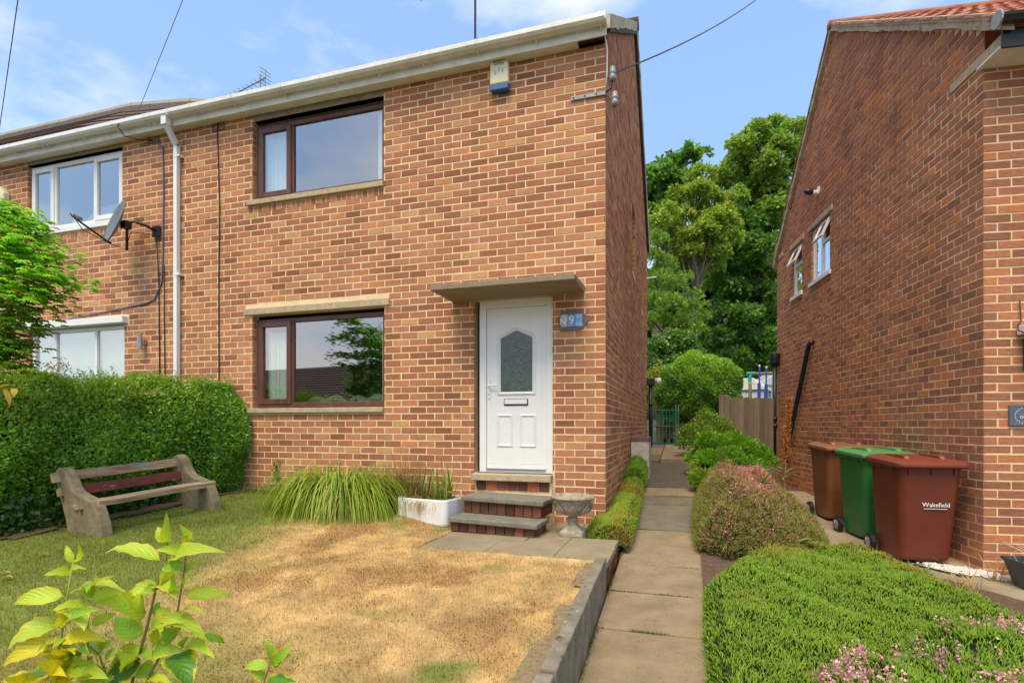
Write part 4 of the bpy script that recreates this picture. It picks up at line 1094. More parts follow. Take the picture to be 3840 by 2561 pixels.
# ---------------------------------------------------------------- fittings on the houses
# alarm box
al = thing('alarm_box', 'cream burglar alarm box with a blue lower edge high on the front wall', 'alarm box', (-1.228, -.002, 5.03))
M['cream'] = surf('cream_plastic', [(.3, (.66, .59, .34)), (.7, (.78, .73, .50))], 8, .4, .05, 40)
M['bluep'] = flat('blue_plastic', (.035, .13, .36), .4)
MB().prism([(-.115, .06), (.115, .06), (.108, .375), (-.108, .375)], lambda p: (p[0], -.085, p[1]), lambda p: (p[0] * 1.02, 0, p[1])).build('case', M['cream'], al, bevel=.014)
MB().prism([(-.108, -.01), (.108, -.01), (.116, .058), (-.116, .058)], lambda p: (p[0], -.086, p[1]), lambda p: (p[0] * 1.02, 0, p[1])).build('lower_edge', M['bluep'], al, bevel=.010)
def text(body, parent, size, mat, loc, rot, name='lettering', extrude=.0008, align='CENTER', sx=1.0):
    cu = bpy.data.curves.new(name, 'FONT'); cu.body = body; cu.size = size; cu.extrude = extrude; cu.align_x = align; cu.align_y = 'CENTER'; cu.resolution_u = 2
    tmp = bpy.data.objects.new('tmp_text', cu); COL.objects.link(tmp)
    dg = bpy.context.evaluated_depsgraph_get()
    me = bpy.data.meshes.new_from_object(tmp.evaluated_get(dg)); me.name = name
    bpy.data.objects.remove(tmp); bpy.data.curves.remove(cu)
    me.materials.clear(); me.materials.append(mat)
    o = link(bpy.data.objects.new(name, me), parent); o.location = loc; o.rotation_euler = rot; o.scale = (sx, 1, 1)
    return o
H90 = math.radians(90)
M['ink'] = flat('dark_blue_print', (.05, .06, .14), .6); M['inkfade'] = flat('faded_blue_print', (.22, .34, .52), .6); M['white'] = flat('white_print', (.78, .78, .76), .5)
for i, tx in enumerate(('HOMEGUARD', 'SECURITY', 'SYSTEMS')): text(tx, al, .034, M['ink'], (0, -.0865, .345 - i * .031), (H90, 0, 0))
am = MB()
for (x, z) in ((-.045, .19), (0, .225), (.045, .2)): am.add([(x - .006, -.0868, z - .03), (x + .006, -.0868, z - .03), (x + .008, -.0868, z + .012), (x, -.0868, z + .03), (x - .008, -.0868, z + .012)], [(0, 1, 2, 3, 4)])
am.build('emblem', M['inkfade'], al)

# service bracket with insulators at the corner
br = thing('insulator_bracket', 'grey metal bracket carrying two porcelain insulators at the house corner', 'bracket', (-.02, -.01, 4.80))
M['porc'] = flat('grey_porcelain', (.30, .31, .33), .28)
MB().box(-.37, .03, -.012, .003, -.022, .022).build('strap', M['lead'], br, bevel=.003)
bl_ = MB()
for x in (-.34, -.21, -.08): bl_.tube([(x, -.016, 0), (x, -.010, 0)], .010, 8)
bl_.build('bolt', M['black'], br)
arm = MB(); arm.tube([(.02, -.006, 0), (.09, -.02, .03), (.10, -.02, .12)], .009, 6); arm.tube([(.02, -.006, 0), (.11, -.02, -.14), (.12, -.02, -.22)], .008, 6); arm.build('arm', M['black'], br)
ins_p = [(.0, 0), (.034, 0), (.036, .05), (.029, .062), (.029, .072), (.037, .082), (.037, .098), (.029, .106), (.033, .125), (.026, .15), (0, .155)]
for c in ((.10, -.02, .11), (.125, -.02, -.17)): MB().lathe(ins_p, 14, c).build('insulator', M['porc'], br, smooth=True)
wire('service_wire', [(.02, -.012, 0), (.04, -.02, .2), (.045, -.04, .45), (.02, -.10, .62), (.02, -.14, .70)], .008, M['upvc_old'], br)

# house number plate of tiles on a slate
pl = thing('number_plate', 'grey slate plate with blue number tiles beside the front door', 'number plate', (-.36, -.004, 2.29))
M['slate'] = surf('slate', [(.3, (.10, .085, .085)), (.7, (.19, .165, .16))], 16, .7, .5, 60)
MB().prism([(-.158, -.115), (.09, -.11), (.172, -.01), (.14, .06), (.06, .095), (-.14, .115), (-.163, .04)], lambda p: (p[0], -.022, p[1]), lambda p: (p[0], -.004, p[1])).build('slate', M['slate'], pl, bevel=.004)
TL = [surf('number_tile_faded', [(.35, (.32, .34, .30)), (.55, (.50, .55, .55)), (.75, (.26, .20, .10))], 22, .3, 0), flat('number_tile_blue', (.16, .32, .62), .2), surf('number_tile_worn', [(.35, (.20, .36, .66)), (.6, (.36, .52, .78))], 20, .3, 0)]
for i, (x, m_) in enumerate(zip((-.105, -.020, .063), TL)):
    MB().box(x - .039, x + .039, -.028, -.020, -.072, .066).build('number_tile', m_, pl, bevel=.003)
text('N', pl, .10, M['white'], (-.118, -.0285, -.012), (H90, 0, 0), 'number'); text('o', pl, .055, M['white'], (-.080, -.0285, .022), (H90, 0, 0), 'number')
text('9', pl, .135, M['white'], (-.020, -.0285, -.004), (H90, 0, 0), 'number')
wm = MB(); wm.add([(.045, -.0284, -.01), (.065, -.0284, -.02), (.09, -.0284, .01), (.07, -.0284, .02)], [(0, 1, 2, 3)]); wm.build('worn_mark', M['lead'], pl)

# television aerials on the roofs
ae = thing('tv_aerial', 'small television aerial on the roof of the left house', 'aerial', (-7.95, 3.6, 8.1))
am = MB(); am.tube([(0, 0, -.3), (0, 0, .62)], .018, 6); am.build('mast', M['lead'], ae)
am = MB(); am.tube([(-.75, -.1, .20), (.15, 0, .52)], .014, 5)
for i in range(9):
    p = Vector((-.75, -.1, .20)).lerp(Vector((.05, 0, .48)), i / 8); am.tube([p + Vector((0, -.10, 0)), p + Vector((0, .10, 0))], .007, 4)
am.build('boom', M['lead'], ae)
am = MB()
for z in (.40, .48, .56, .64, .72): am.tube([(.12, -.14, z - .05), (.16, .14, z - .05)], .008, 4)
am.tube([(.14, 0, .3), (.14, 0, .70)], .01, 4); am.build('reflector', M['lead'], ae)
ms = thing('tv_mast', 'thin aerial mast rising above the gutter of the middle house', 'aerial mast', (-2.95, 3.6, 8.0))
MB().tube([(0, 0, 0), (0, 0, 2.4)], .022, 6).build('pole', M['cable'], ms)
am = MB(); am.tube([(-1.2, 0, 1.52), (1.0, 0, 1.86)], .013, 5)
for i in range(11):
    p = Vector((-1.2, 0, 1.52)).lerp(Vector((.9, 0, 1.85)), i / 10); am.tube([p + Vector((0, -.14, 0)), p + Vector((0, .14, .02))], .008, 4)
am.build('antenna', M['lead'], ms)

# satellite dish
ds = thing('satellite_dish', 'grey satellite dish on a bent arm by the white upstairs window', 'satellite dish', (-6.55, -.01, 3.96))
M['dish'] = surf('dish_grey', [(.3, (.11, .13, .145)), (.7, (.16, .185, .20))], 6, .5, .05, 60)
MB().box(-.07, .07, -.03, .0, -.10, .06).build('wall_plate', M['black'], ds, bevel=.006)
MB().tube([(0, -.03, -.01), (-.03, -.16, .02), (-.12, -.26, .05), (-.20, -.30, .02), (-.21, -.30, -.10), (-.21, -.30, -.36)], .019, 8).build('arm', M['black'], ds, smooth=True)
# dish axis points to the front left and up
ax = Vector((-.36, -.88, .30)).normalized(); q = ax.to_track_quat('Z', 'Y').to_matrix().to_4x4(); DM = Matrix.Translation((-.30, -.36, .0)) @ q @ Matrix.Rotation(0, 4, 'Z')
prof = []
dd = MB(); rings = []
for i in range(9):
    r_ = .33 * i / 8 + .001; rings.append([DM @ Vector((r_ * .92 * math.cos(a), r_ * 1.05 * math.sin(a), .55 * r_ * r_)) for a in [2 * math.pi * k / 28 for k in range(28)]])
for i in range(8, -1, -1):
    r_ = .33 * i / 8 + .001; rings.append([DM @ Vector((r_ * .92 * math.cos(a), r_ * 1.05 * math.sin(a), .55 * r_ * r_ - .010)) for a in [2 * math.pi * k / 28 for k in range(28)]])
dd.loft(rings); dd.build('dish', M['dish'], ds, smooth=True)
low = DM @ Vector((0, -.30, .04)); feed = DM @ Vector((0, -.20, .46))
if (DM @ Vector((0, .30, .04))).z < low.z: low = DM @ Vector((0, .30, .04)); feed = DM @ Vector((0, .20, .46))
MB().tube([low - ax * .05, low, feed], .014, 8).build('feed_arm', M['black'], ds)
MB().tube([feed - ax * .04, feed + Vector((-.02, -.02, .04)), feed + Vector((-.02, -.02, .04)) - ax * .12], [.03, .035, .022], 10).build('receiver', M['lead'], ds, smooth=True)
MB().box(-.27, -.16, -.36, -.26, -.06, .05).build('clamp', M['black'], ds, bevel=.01)
wire('dish_cable', [feed, feed + Vector((.10, .04, -.16)), low + Vector((.02, .02, -.03)), (-.24, -.30, -.34), (-.16, -.28, -.1), (.02, -.04, -.08), (.03, -.02, -.4)], .006, M['cable'], ds)
# wall lamp and second alarm on the left house
wlp = thing('wall_lamp', 'small steel up and down wall lamp right of the white downstairs window', 'wall lamp', (-6.80, -.01, 2.33))
MB().tube([(0, -.075, -.115), (0, -.075, .115)], .036, 14).build('lamp_body', M['steel'], wlp, smooth=False)
MB().box(-.02, .045, -.06, .006, -.035, .035).build('lamp_bracket', M['steel'], wlp, bevel=.004)
p = on_y(2, 455, -.06)
a2_ = thing('alarm_box', 'cream hexagonal alarm box at the left edge of the photo', 'alarm box', (p.x, -.002, p.z))
MB().prism([(-.20, .0), (-.12, -.16), (.05, -.16), (.125, -.04), (.125, .06), (.05, .17), (-.12, .17)], lambda q: (q[0], -.10, q[1]), lambda q: (q[0] * 1.05, 0, q[1] * 1.05)).build('case', M['cream'], a2_, bevel=.02)

# overhead wires
wi = thing('overhead_wire', 'thin overhead wire running up from the corner insulator to the right', 'wire', (.10, -.02, 4.92))
e = pt(1680, -8, 9.5) - Vector((.10, -.02, 4.92)); far = e * 3.2
MB().tube(sag((0, 0, 0), far, .5, 24), .009, 5).build('wire', M['cable'], wi)
wi.children[0].location = (0, 0, .08)
w2_ = thing('overhead_wire', 'pale thin overhead wire above the left house roof', 'wire', (-7.0, -.3, 5.6))
s0 = pt(318, 255, 11.6) - Vector((-7.0, -.3, 5.6)); e0 = pt(422, -5, 9.0) - Vector((-7.0, -.3, 5.6))
MB().tube([s0 + (e0 - s0) * t_ for t_ in (-.03, .2, .5, 1, 2, 4)], .006, 5).build('wire', M['lead'], w2_)
w3_ = thing('overhead_wire', 'overhead wire crossing the sky at the left edge of the photo', 'wire', (-10, -.3, 5.6))
s0 = pt(-6, 330, 13) - Vector((-10, -.3, 5.6)); e0 = pt(42, -5, 9.0) - Vector((-10, -.3, 5.6))
MB().tube([s0 + (e0 - s0) * t_ for t_ in (-.03, .2, .5, 1, 2, 4)], .008, 5).build('wire', M['cable'], w3_)

# things on the right house
rw_ = lambda p: RF @ Vector(p)
pp = rw_((-.012, 4.28, 5.10))
sl_ = thing('security_light', 'small black and white spotlight high on the gable wall', 'security light', pp, RAL)
MB().tube([(0.012, 0, .03), (-.006, 0, .03)], .075, 14).build('back_plate', M['upvc'], sl_)
MB().tube([(0, 0, 0), (-.09, 0, .01)], .04, 12).build('lamp_base', M['upvc'], sl_, smooth=False)
MB().tube([(-.085, 0, .01), (-.16, .0, .03), (-.22, 0, .06)], [.042, .052, .03], 12).build('lamp_head', M['black'], sl_)
pp = rw_((.29, -.008, 1.20))
sg = thing('house_sign', 'dark blue slate sign with white numbers on the corner of the right house', 'house sign', pp, RAL)
M['navy'] = surf('navy_slate', [(.3, (.075, .10, .15)), (.7, (.12, .15, .21))], 12, .5, .1, 60)
MB().box(-.09, .24, -.018, -.002, -.105, .095).build('plate', M['navy'], sg, bevel=.006)
text('96', sg, .088, M['white'], (.085, -.0185, .035), (H90, 0, 0), 'number'); text('Our Happy', sg, .036, M['white'], (.075, -.0185, -.022), (H90, 0, 0)); text('Place', sg, .036, M['white'], (.075, -.0185, -.056), (H90, 0, 0))
wr = MB()
for i in range(26):
    a = math.radians(20 + 320 * i / 25) + math.pi / 2; cx_, cz_ = .078 + .125 * math.cos(a), -.008 + .082 * math.sin(a); s_ = .009
    wr.add([(cx_ - s_ * math.cos(a + .6), -.0186, cz_ - s_ * math.sin(a + .6)), (cx_ + s_ * .5 * math.sin(a), -.0186, cz_ - s_ * .5 * math.cos(a)), (cx_ + s_ * math.cos(a + .6), -.0186, cz_ + s_ * math.sin(a + .6)), (cx_ - s_ * .5 * math.sin(a), -.0186, cz_ + s_ * .5 * math.cos(a))], [(0, 1, 2, 3)])
wr.build('wreath_emblem', M['white'], sg)
pp = rw_((.245, -.01, 1.98))
pc = thing('porch_canopy', 'end of a white door canopy with a black bracket, on the right house', 'canopy', pp, RAL)
MB().box(.02, 1.3, -.35, 0, -.03, .055).build('canopy', M['upvc'], pc, bevel=.01)
MB().box(.075, .115, -.012, .0, -.36, -.06).build('bracket', M['black'], pc, bevel=.004)
bo = MB()
for z in (-.09, -.33): bo.tube([(.095, -.016, z), (.095, -.010, z)], .008, 8)
bo.build('bolt', M['lead'], pc)
wire('lamp_cable', [(.04, -.01, .30), (.05, -.012, .10), (.0, -.05, .06), (-.02, -.09, .0), (.02, -.12, -.03)], .006, M['cable'], pc)

# security light on the back corner of the middle house and a small wall spout
s2 = thing('security_light', 'white security light beside the black hopper at the rear of the path', 'security light', (.20, 6.95, 2.08))
MB().box(0, .05, -.03, .03, .05, .11).build('lamp_base', M['upvc'], s2, bevel=.01)
MB().lathe([(.0, .0), (.055, .0), (.062, .06), (.055, .13), (0, .14)], 12, (.085, -.02, -.02)).build('lamp_head', M['upvc'], s2, smooth=True)
s3 = thing('overflow_pipe', 'short white overflow pipe under the rear eaves of the middle house', 'pipe', (.0, 7.1, 4.55))
MB().tube([(0, 0, 0), (.22, 0, .01)], .022, 8).build('pipe', M['upvc'], s3)

# ---------------------------------------------------------------- wheelie bins
def rr_(w, d, r, n=5):
    p = []
    for cx, cy, a0 in ((w / 2 - r, d / 2 - r, 0), (-w / 2 + r, d / 2 - r, 90), (-w / 2 + r, -d / 2 + r, 180), (w / 2 - r, -d / 2 + r, 270)):
        for i in range(n + 1):
            a = math.radians(a0 + 90 * i / n); p.append((cx + r * math.cos(a), cy + r * math.sin(a)))
    return p
def make_bin(name_label, col, lidcol, loc, rot, letter=None):
    t_ = thing('wheelie_bin', name_label, 'wheelie bin', loc, rot, 'wheelie bins along the gable wall')
    mb_ = surf('bin_plastic_' + letter[0], [(.3, tuple(c * .78 for c in col)), (.65, col)], 3, .42, .18, 140, spots=(24, tuple(min(1, c * 1.6 + .02) for c in col), .70, .80, (1, 1, .15)), spec=.5)
    ml_ = surf('bin_lid_' + letter[0], [(.3, tuple(c * .85 for c in lidcol)), (.65, lidcol)], 4, .42, .15, 140)
    # front face towards local -y
    rings = []
    for (z, w, d, yo) in ((.03, .46, .50, .03), (.06, .475, .52, .028), (.5, .52, .60, .015), (.90, .555, .665, .0), (.955, .565, .68, 0), (.96, .60, .72, 0), (1.0, .605, .725, 0)):
        rings.append([(p[0], p[1] + yo, z) for p in rr_(w, d, .075)])
    MB().loft(rings).build('bin_body', mb_, t_, smooth=False, bevel=.004)
    lid = MB(); L = []
    for (z, w, d, yo) in ((.985, .605, .745, -.01), (1.0, .63, .775, -.015), (1.028, .63, .775, -.015), (1.045, .59, .72, -.01), (1.06, .50, .62, 0), (1.066, .30, .4, .02)):
        L.append([(p[0], p[1] + yo, z + .02 * ((p[1] + yo) / .4)) for p in rr_(w, d, .06)])
    lid.loft(L); lo = lid.build('lid', ml_, t_, bevel=.004)
    hb = MB(); hb.tube([(-.24, .39, 1.03), (.24, .39, 1.03)], .016, 8)
    for x in (-.24, 0, .24): hb.tube([(x, .33, 1.0), (x, .40, 1.035)], .016, 6)
    hb.build('handle', ml_, t_)
    # raised ribs on the lid
    for x in (-.16, .16):
        MB().loft([[(x + p[0], p[1] * s - .02, z) for p in rr_(.07, .46, .03, 3)] for (z, s) in ((1.045, 1.0), (1.075, .9), (1.082, .75))]).build('lid_rib', ml_, lo)
    for x in (-.2, 0, .2): MB().box(x - .006, x + .006, -.352, -.335, .90, .958).build('rim_rib', mb_, t_)
    for y in (-.2, .05, .22): MB().box(-.296, -.283, y - .006, y + .006, .90, .958).build('rim_rib', mb_, t_)
    MB().tube([(-.30, .295, .10), (.30, .295, .10)], .014, 8).build('axle', M['lead'], t_)
    for x in (-.285, .285):
        s_ = 1 if x > 0 else -1
        w_ = MB().tube([(x - .03, .295, .10), (x - .022, .295, .10), (x + .022, .295, .10), (x + .03, .295, .10)], [.085, .10, .10, .085], 22).build('wheel', M['black'], t_)
        rm_ = MB().tube([(x + s_ * .026, .295, .10), (x + s_ * .034, .295, .10)], [.06, .052], 18); rm_.build('rim', M['lead'], w_)
        sp = MB()
        for i in range(6):
            a = i * math.pi / 3; sp.bar((x + s_ * .036, .295 + .012 * math.cos(a), .10 + .012 * math.sin(a)), (x + s_ * .036, .295 + .052 * math.cos(a), .10 + .052 * math.sin(a)), .010, .006)
        sp.build('spoke', M['steel'], w_)
    return t_
gz = lambda x, y: float(ground_h(x, y)) + .055
bp = pt(2084, 1262, 5.95)
b1 = make_bin('red brown wheelie bin with white lettering, nearest the corner of the right house', (.165, .032, .014), (.22, .045, .02), (3.12, .56, gz(3.12, .56)), math.radians(7), 'red')
b2 = make_bin('green wheelie bin between the two brown bins', (.03, .17, .035), (.09, .29, .085), (3.04, 1.50, gz(3.04, 1.50)), math.radians(10), 'green')
b3 = make_bin('faded brown wheelie bin furthest back along the gable wall, behind the green bin', (.22, .078, .03), (.30, .13, .062), (2.93, 2.60, gz(2.93, 2.60)), math.radians(8), 'brown')
text('Wakefield', b1, .060, M['white'], (.05, -.314, .60), (math.radians(84.5), 0, 0), 'lettering', .001)
MB().box(-.055, .155, -.3065, -.300, .558, .563).build('lettering_rule', M['white'], b1)
for i, tx in enumerate(('WAKEFIELD', 'No')): text(tx, b2, .04, M['white'], (.10, -.338 + .016 * i, .83 - i * .10), (math.radians(84.5), 0, 0), 'lettering', .001)
cm = MB(); cc = (.07, .52)
for i in range(20):
    a0, a1 = math.radians(40 + 290 * i / 20), math.radians(40 + 290 * (i + 1) / 20)
    y_ = lambda z: -.274 - .105 * (z - .5) / 1.0 - .012
    q_ = [(cc[0] + r_ * math.cos(a), cc[1] + r_ * math.sin(a)) for r_, a in ((.045, a0), (.075, a0), (.075, a1), (.045, a1))]
    cm.add([(x, -.300 - .085 * (z - .52), z) for x, z in q_], [(0, 1, 2, 3)])
cm.build('emblem', M['white'], b2)
MB().box(.05, .13, -.326, -.322, .66, .74).build('sticker', M['lead'], b2)

# ---------------------------------------------------------------- bench
bn = thing('garden_bench', 'weathered concrete and timber bench in front of the hedge', 'bench', (-4.86, -2.30, .055), math.radians(7.3))
bn.rotation_euler = (math.radians(3.2), 0, math.radians(-4.9))
M['bconc'] = surf('bench_concrete', [(.25, (.17, .135, .08)), (.55, (.27, .22, .135)), (.8, (.36, .30, .19))], 12, .95, .7, 130, spots=[(30, (.42, .36, .25), .6, .72), (5, (.10, .085, .045), .55, .8, (1, 1, .4))])
M['bwood'] = surf('weathered_bench_slat', [(.3, (.22, .125, .07)), (.5, (.40, .29, .175)), (.72, (.56, .44, .28))], 14, .9, .8, 60, stretch=(1, .12, 1.6), bdist=.008)
M['bred'] = surf('peeling_red_slat', [(.3, (.12, .026, .018)), (.6, (.19, .045, .03))], 8, .8, .5, 50, spots=(30, (.42, .33, .24), .62, .70, (1, .3, 1)))
# local: x towards the lawn (front), y along the bench, z up
bpf = [(0, -.06), (.50, -.06), (.478, .10), (.445, .20), (.41, .275), (.36, .325), (.29, .352), (.20, .375), (.13, .40), (.08, .44), (.045, .50), (.015, .56), (-.02, .605), (-.06, .63), (-.105, .635), (-.145, .615), (-.165, .575), (-.15, .50), (-.105, .33), (-.05, .15)]
for y in (0.0, 1.20):
    MB().prism(bpf, lambda p: (p[0], y - .055, p[1]), lambda p: (p[0], y + .055, p[1])).build('end_support', M['bconc'], bn, bevel=.012)
def slat(y0, y1, x, z, w, h, ang, mat, name='slat'):
    mb = MB(); n_ = 8; pts = []
    rg = []
    for i in range(n_ + 1):
        y = y0 + (y1 - y0) * i / n_; c = Matrix.Rotation(ang, 3, 'Y'); wob_ = R.uniform(-.004, .004)
        rg.append([tuple(Vector((x, y, z + wob_)) + c @ Vector((a * w / 2 + R.uniform(-.003, .003), 0, e * h / 2))) for a, e in ((-1, -1), (1, -1), (1, 1), (-1, 1))])
    return mb.loft(rg).build(name, mat, bn, bevel=.005)
sl1 = slat(-.12, 1.24, -.10, .545, .036, .095, math.radians(-14), M['bwood'])
MB().box(-.084, -.082, .62, .84, .505, .585).build('repair_plate', M['lead'], bn)
slat(.0, 1.24, -.03, .40, .036, .10, math.radians(-14), M['bred'])
slat(.0, 1.27, .33, .305, .125, .055, math.radians(6), M['bwood'])
slat(-.10, -.04, -.06, .40, .032, .075, math.radians(-14), M['bwood'], 'slat_stub')
slat(-.085, -.05, .14, .272, .06, .03, .2, M['bwood'], 'slat_stub'); slat(-.10, -.05, .22, .26, .05, .025, -.2, M['bwood'], 'slat_stub')

# ---------------------------------------------------------------- urn, planters
ur = thing('garden_urn', 'weathered stone urn on a square foot beside the front steps', 'urn', (-.235, -.70, .0))
ur.scale = (1.05, 1.05, .95)
M['stone'] = surf('weathered_stone', [(.25, (.20, .17, .115)), (.5, (.36, .31, .22)), (.75, (.52, .46, .35))], 16, .95, .8, 90, spots=[(12, (.12, .105, .075), .56, .72), (30, (.62, .56, .44), .62, .74)], bdist=.01)
MB().loft([[(p[0] * s, p[1] * s, z) for p in rr_(.23, .23, .02, 2)] for z, s in ((0, 1), (.04, .98), (.055, .86), (.10, .50), (.115, .40))]).build('foot', M['stone'], ur, bevel=.004)
MB().lathe([(.03, .10), (.045, .115), (.048, .13), (.042, .14), (.055, .16), (.058, .172), (.05, .182), (.035, .2)], 20).build('stem', M['stone'], ur)
wb = lambda a, j: 1 + (.05 if j > 3 else .07) * abs(math.sin(4 * a)) * (1 if j < 9 else .8)
MB().lathe([(.03, .195), (.075, .21), (.115, .24), (.145, .285), (.165, .335), (.175, .365), (.20, .385), (.215, .40), (.21, .415), (.19, .42), (.17, .39), (.10, .37)], 48, wob=wb).build('bowl', M['stone'], ur)
lv = MB()
for i in range(8):
    a = i * math.pi / 4 + .2
    for s_ in (-2, -1, 0, 1, 2):
        aa = a + s_ * .085; h_ = .10 - abs(s_) * .022
        P_ = [Vector((rr * math.cos(aa), rr * math.sin(aa), z)) for rr, z in ((.125, .235), (.166, .235 + h_ * .6), (.190, .235 + h_ * 1.15))]
        lv.tube(P_, [.010, .012, .006], 5)
lv.build('acanthus_relief', M['stone'], ur)

sk = thing('sink_planter', 'white glazed sink planter full of dry grasses by the steps', 'planter', (-1.86, -.52, .02), math.radians(-10))
sk.scale = (1.12, 1.12, 1.15)
M['glaze'] = surf('chipped_glaze', [(.3, (.66, .67, .66)), (.7, (.80, .81, .80))], 6, .28, .1, 30, spots=[(16, (.10, .09, .08), .70, .76), (5, (.52, .46, .36), .62, .85)])
mb = MB()
O = [(p[0], p[1]) for p in rr_(.60, .44, .05, 4)]; 
rings = [[(p[0] * s, p[1] * s, z) for p in O] for z, s in ((0, .97), (.02, 1), (.235, 1.0), (.245, .985), (.245, .89), (.235, .875), (.14, .86))]
mb.loft(rings, cap=False); mb.add([(p[0] * .86, p[1] * .86, .14) for p in O], [tuple(range(len(O)))]); mb.add([(p[0] * .97, p[1] * .97, 0) for p in O], [tuple(range(len(O)))[::-1]])
mb.build('sink', M['glaze'], sk)
MB().add([(p[0] * .87, p[1] * .87, .21) for p in O], [tuple(range(len(O)))]).build('soil', M['soil'], sk)
bpt = thing('plant_pot', 'dark red brown round pot half hidden between the grass clump and the sink planter', 'plant pot', (-2.28, -.40, .05))
MB().lathe([(.13, 0), (.15, .05), (.185, .26), (.20, .28), (.20, .31), (.18, .31), (.17, .27), (.02, .25)], 24).build('pot', surf('brown_glazed_pot', [(.3, (.10, .022, .014)), (.7, (.16, .04, .025))], 5, .35, .05, 40), bpt, smooth=False)

# black planter at the right edge
pp = pt(2346, 1330, 4.75)
bk = thing('black_planter', 'black plastic planter of dead stalks at the right edge', 'planter', (pp.x + .13, pp.y + .05, gz(pp.x, pp.y) - .02), RAL)
mb = MB(); rg = [[(p[0], p[1], z) for p in rr_(w, w * .8, .03, 3)] for z, w in ((0, .24), (.24, .36), (.25, .39), (.27, .39), (.27, .36), (.20, .34))]
mb.loft(rg); mb.build('tub', surf('dark_tub', [(.3, (.04, .043, .047)), (.7, (.075, .08, .085))], 5, .5, .1, 60), bk, bevel=.003)
sk_ = MB()
for i in range(26):
    a = R.uniform(0, 6.28); r_ = R.uniform(0, .13); x, y = r_ * math.cos(a), r_ * math.sin(a)
    sk_.tube([(x, y, .2), (x + R.uniform(-.05, .05), y + R.uniform(-.05, .05), .32), (x + R.uniform(-.16, .16), y + R.uniform(-.16, .16), .34 + R.uniform(0, .12))], .0022, 3)
kind(sk_.build('dry_stalks', surf('straw_stalk', [(.3, (.42, .34, .22)), (.7, (.6, .52, .38))], 30, .9, 0), bk), 'stuff')
# white stones and black liner by the corner
stn = MB(); 
for i in range(330):
    t_, s_ = R.random(), R.random()
    c = Vector((3.18 + .50 * s_ - .20 * t_ * (1 - s_), .42 - .52 * s_ * .9 - .10 * t_, 0)); 
    c.x = 3.12 + .50 * s_ + R.uniform(-.05, .05); c.y = .30 - .26 * s_ + R.uniform(-.16, .12)
    c.z = gz(c.x, c.y) + .012; a_ = R.uniform(.010, .026)
    vs = [c + Vector((a_ * x * R.uniform(.7, 1.3), a_ * y * R.uniform(.7, 1.3), a_ * z * R.uniform(.5, .9))) for x, y, z in ((1, 0, 0), (0, 1, 0), (-1, 0, 0), (0, -1, 0), (0, 0, 1), (0, 0, -1))]
    stn.add(vs, [(0, 1, 4), (1, 2, 4), (2, 3, 4), (3, 0, 4), (1, 0, 5), (2, 1, 5), (3, 2, 5), (0, 3, 5)])
o = stn.build('white_gravel', surf('white_stone_chips', [(.3, (.50, .47, .41)), (.7, (.74, .71, .65))], 25, .9, .3, 80)); o['kind'] = 'stuff'
ln = MB(); 
for (a_, b_) in (((3.02, .26), (3.24, .02)), ((3.26, -.02), (3.36, -.07))):
    ln.bar((a_[0], a_[1], gz(*a_) + .012), (b_[0], b_[1], gz(*b_) + .012), .018, .012)
tag(ln.build('pond_liner', M['black']), 'torn strip of black liner showing among the white stones', 'liner')

# ---------------------------------------------------------------- behind the houses: gate, fence, swing, sheds, pots
M['greenp'] = flat('green_paint', (.03, .20, .13), .5)
gt_ = thing('garden_gate', 'narrow green metal gate at the far end of the path', 'gate', (.10, 7.55, .60), math.radians(8))
for x in (.02, .56, .62): MB().box(x - .013, x + .013, -.013, .013, 0, 1.0 if x > .3 else .92).build('post', M['greenp'], gt_)
for z in (.05, .47, .86): MB().box(.02, .56, -.008, .008, z, z + .022).build('rail', M['greenp'], gt_)
for i in range(6): MB().tube([(.10 + i * .08, 0, .06), (.10 + i * .08, 0, .88 + .03 * math.sin(i))], .007, 5).build('bar', M['greenp'], gt_)
sc_ = MB()
for i in range(6):
    c = (.10 + (i % 3) * .17, .66 if i < 3 else .26); sc_.tube([(c[0] + .05 * (1 - k / 18) * math.cos(k * .7), 0, c[1] + .09 * (1 - k / 18) * math.sin(k * .7)) for k in range(17)], .006, 4)
sc_.build('scroll', M['greenp'], gt_)
MB().box(.50, .72, -.35, -.22, -.03, .02).build('gate_stop', M['conc'], gt_)
M['terra'] = surf('terracotta', [(.3, (.30, .12, .06)), (.7, (.42, .19, .10))], 8, .9, .2, 50)
p1 = pt(1530, 1010, 15.2); 
tp = thing('terracotta_pot', 'wide terracotta planter behind the green gate', 'plant pot', (p1.x, p1.y, .74))
MB().lathe([(.2, 0), (.26, .3), (.30, .32), (.30, .38), (.27, .38), (.25, .3), (.05, .28)], 16).build('pot', M['terra'], tp)
p1 = pt(1514, 950, 15.8)
tp = thing('stone_pillar', 'pale stone pillar with a flat top behind the green gate', 'pillar', (p1.x, p1.y, .8))
MB().box(-.10, .10, -.1, .1, -.2, .72).build('shaft', M['conc'], tp, bevel=.01); MB().box(-.17, .17, -.17, .17, .72, .82).build('cap', M['conc'], tp, bevel=.01)

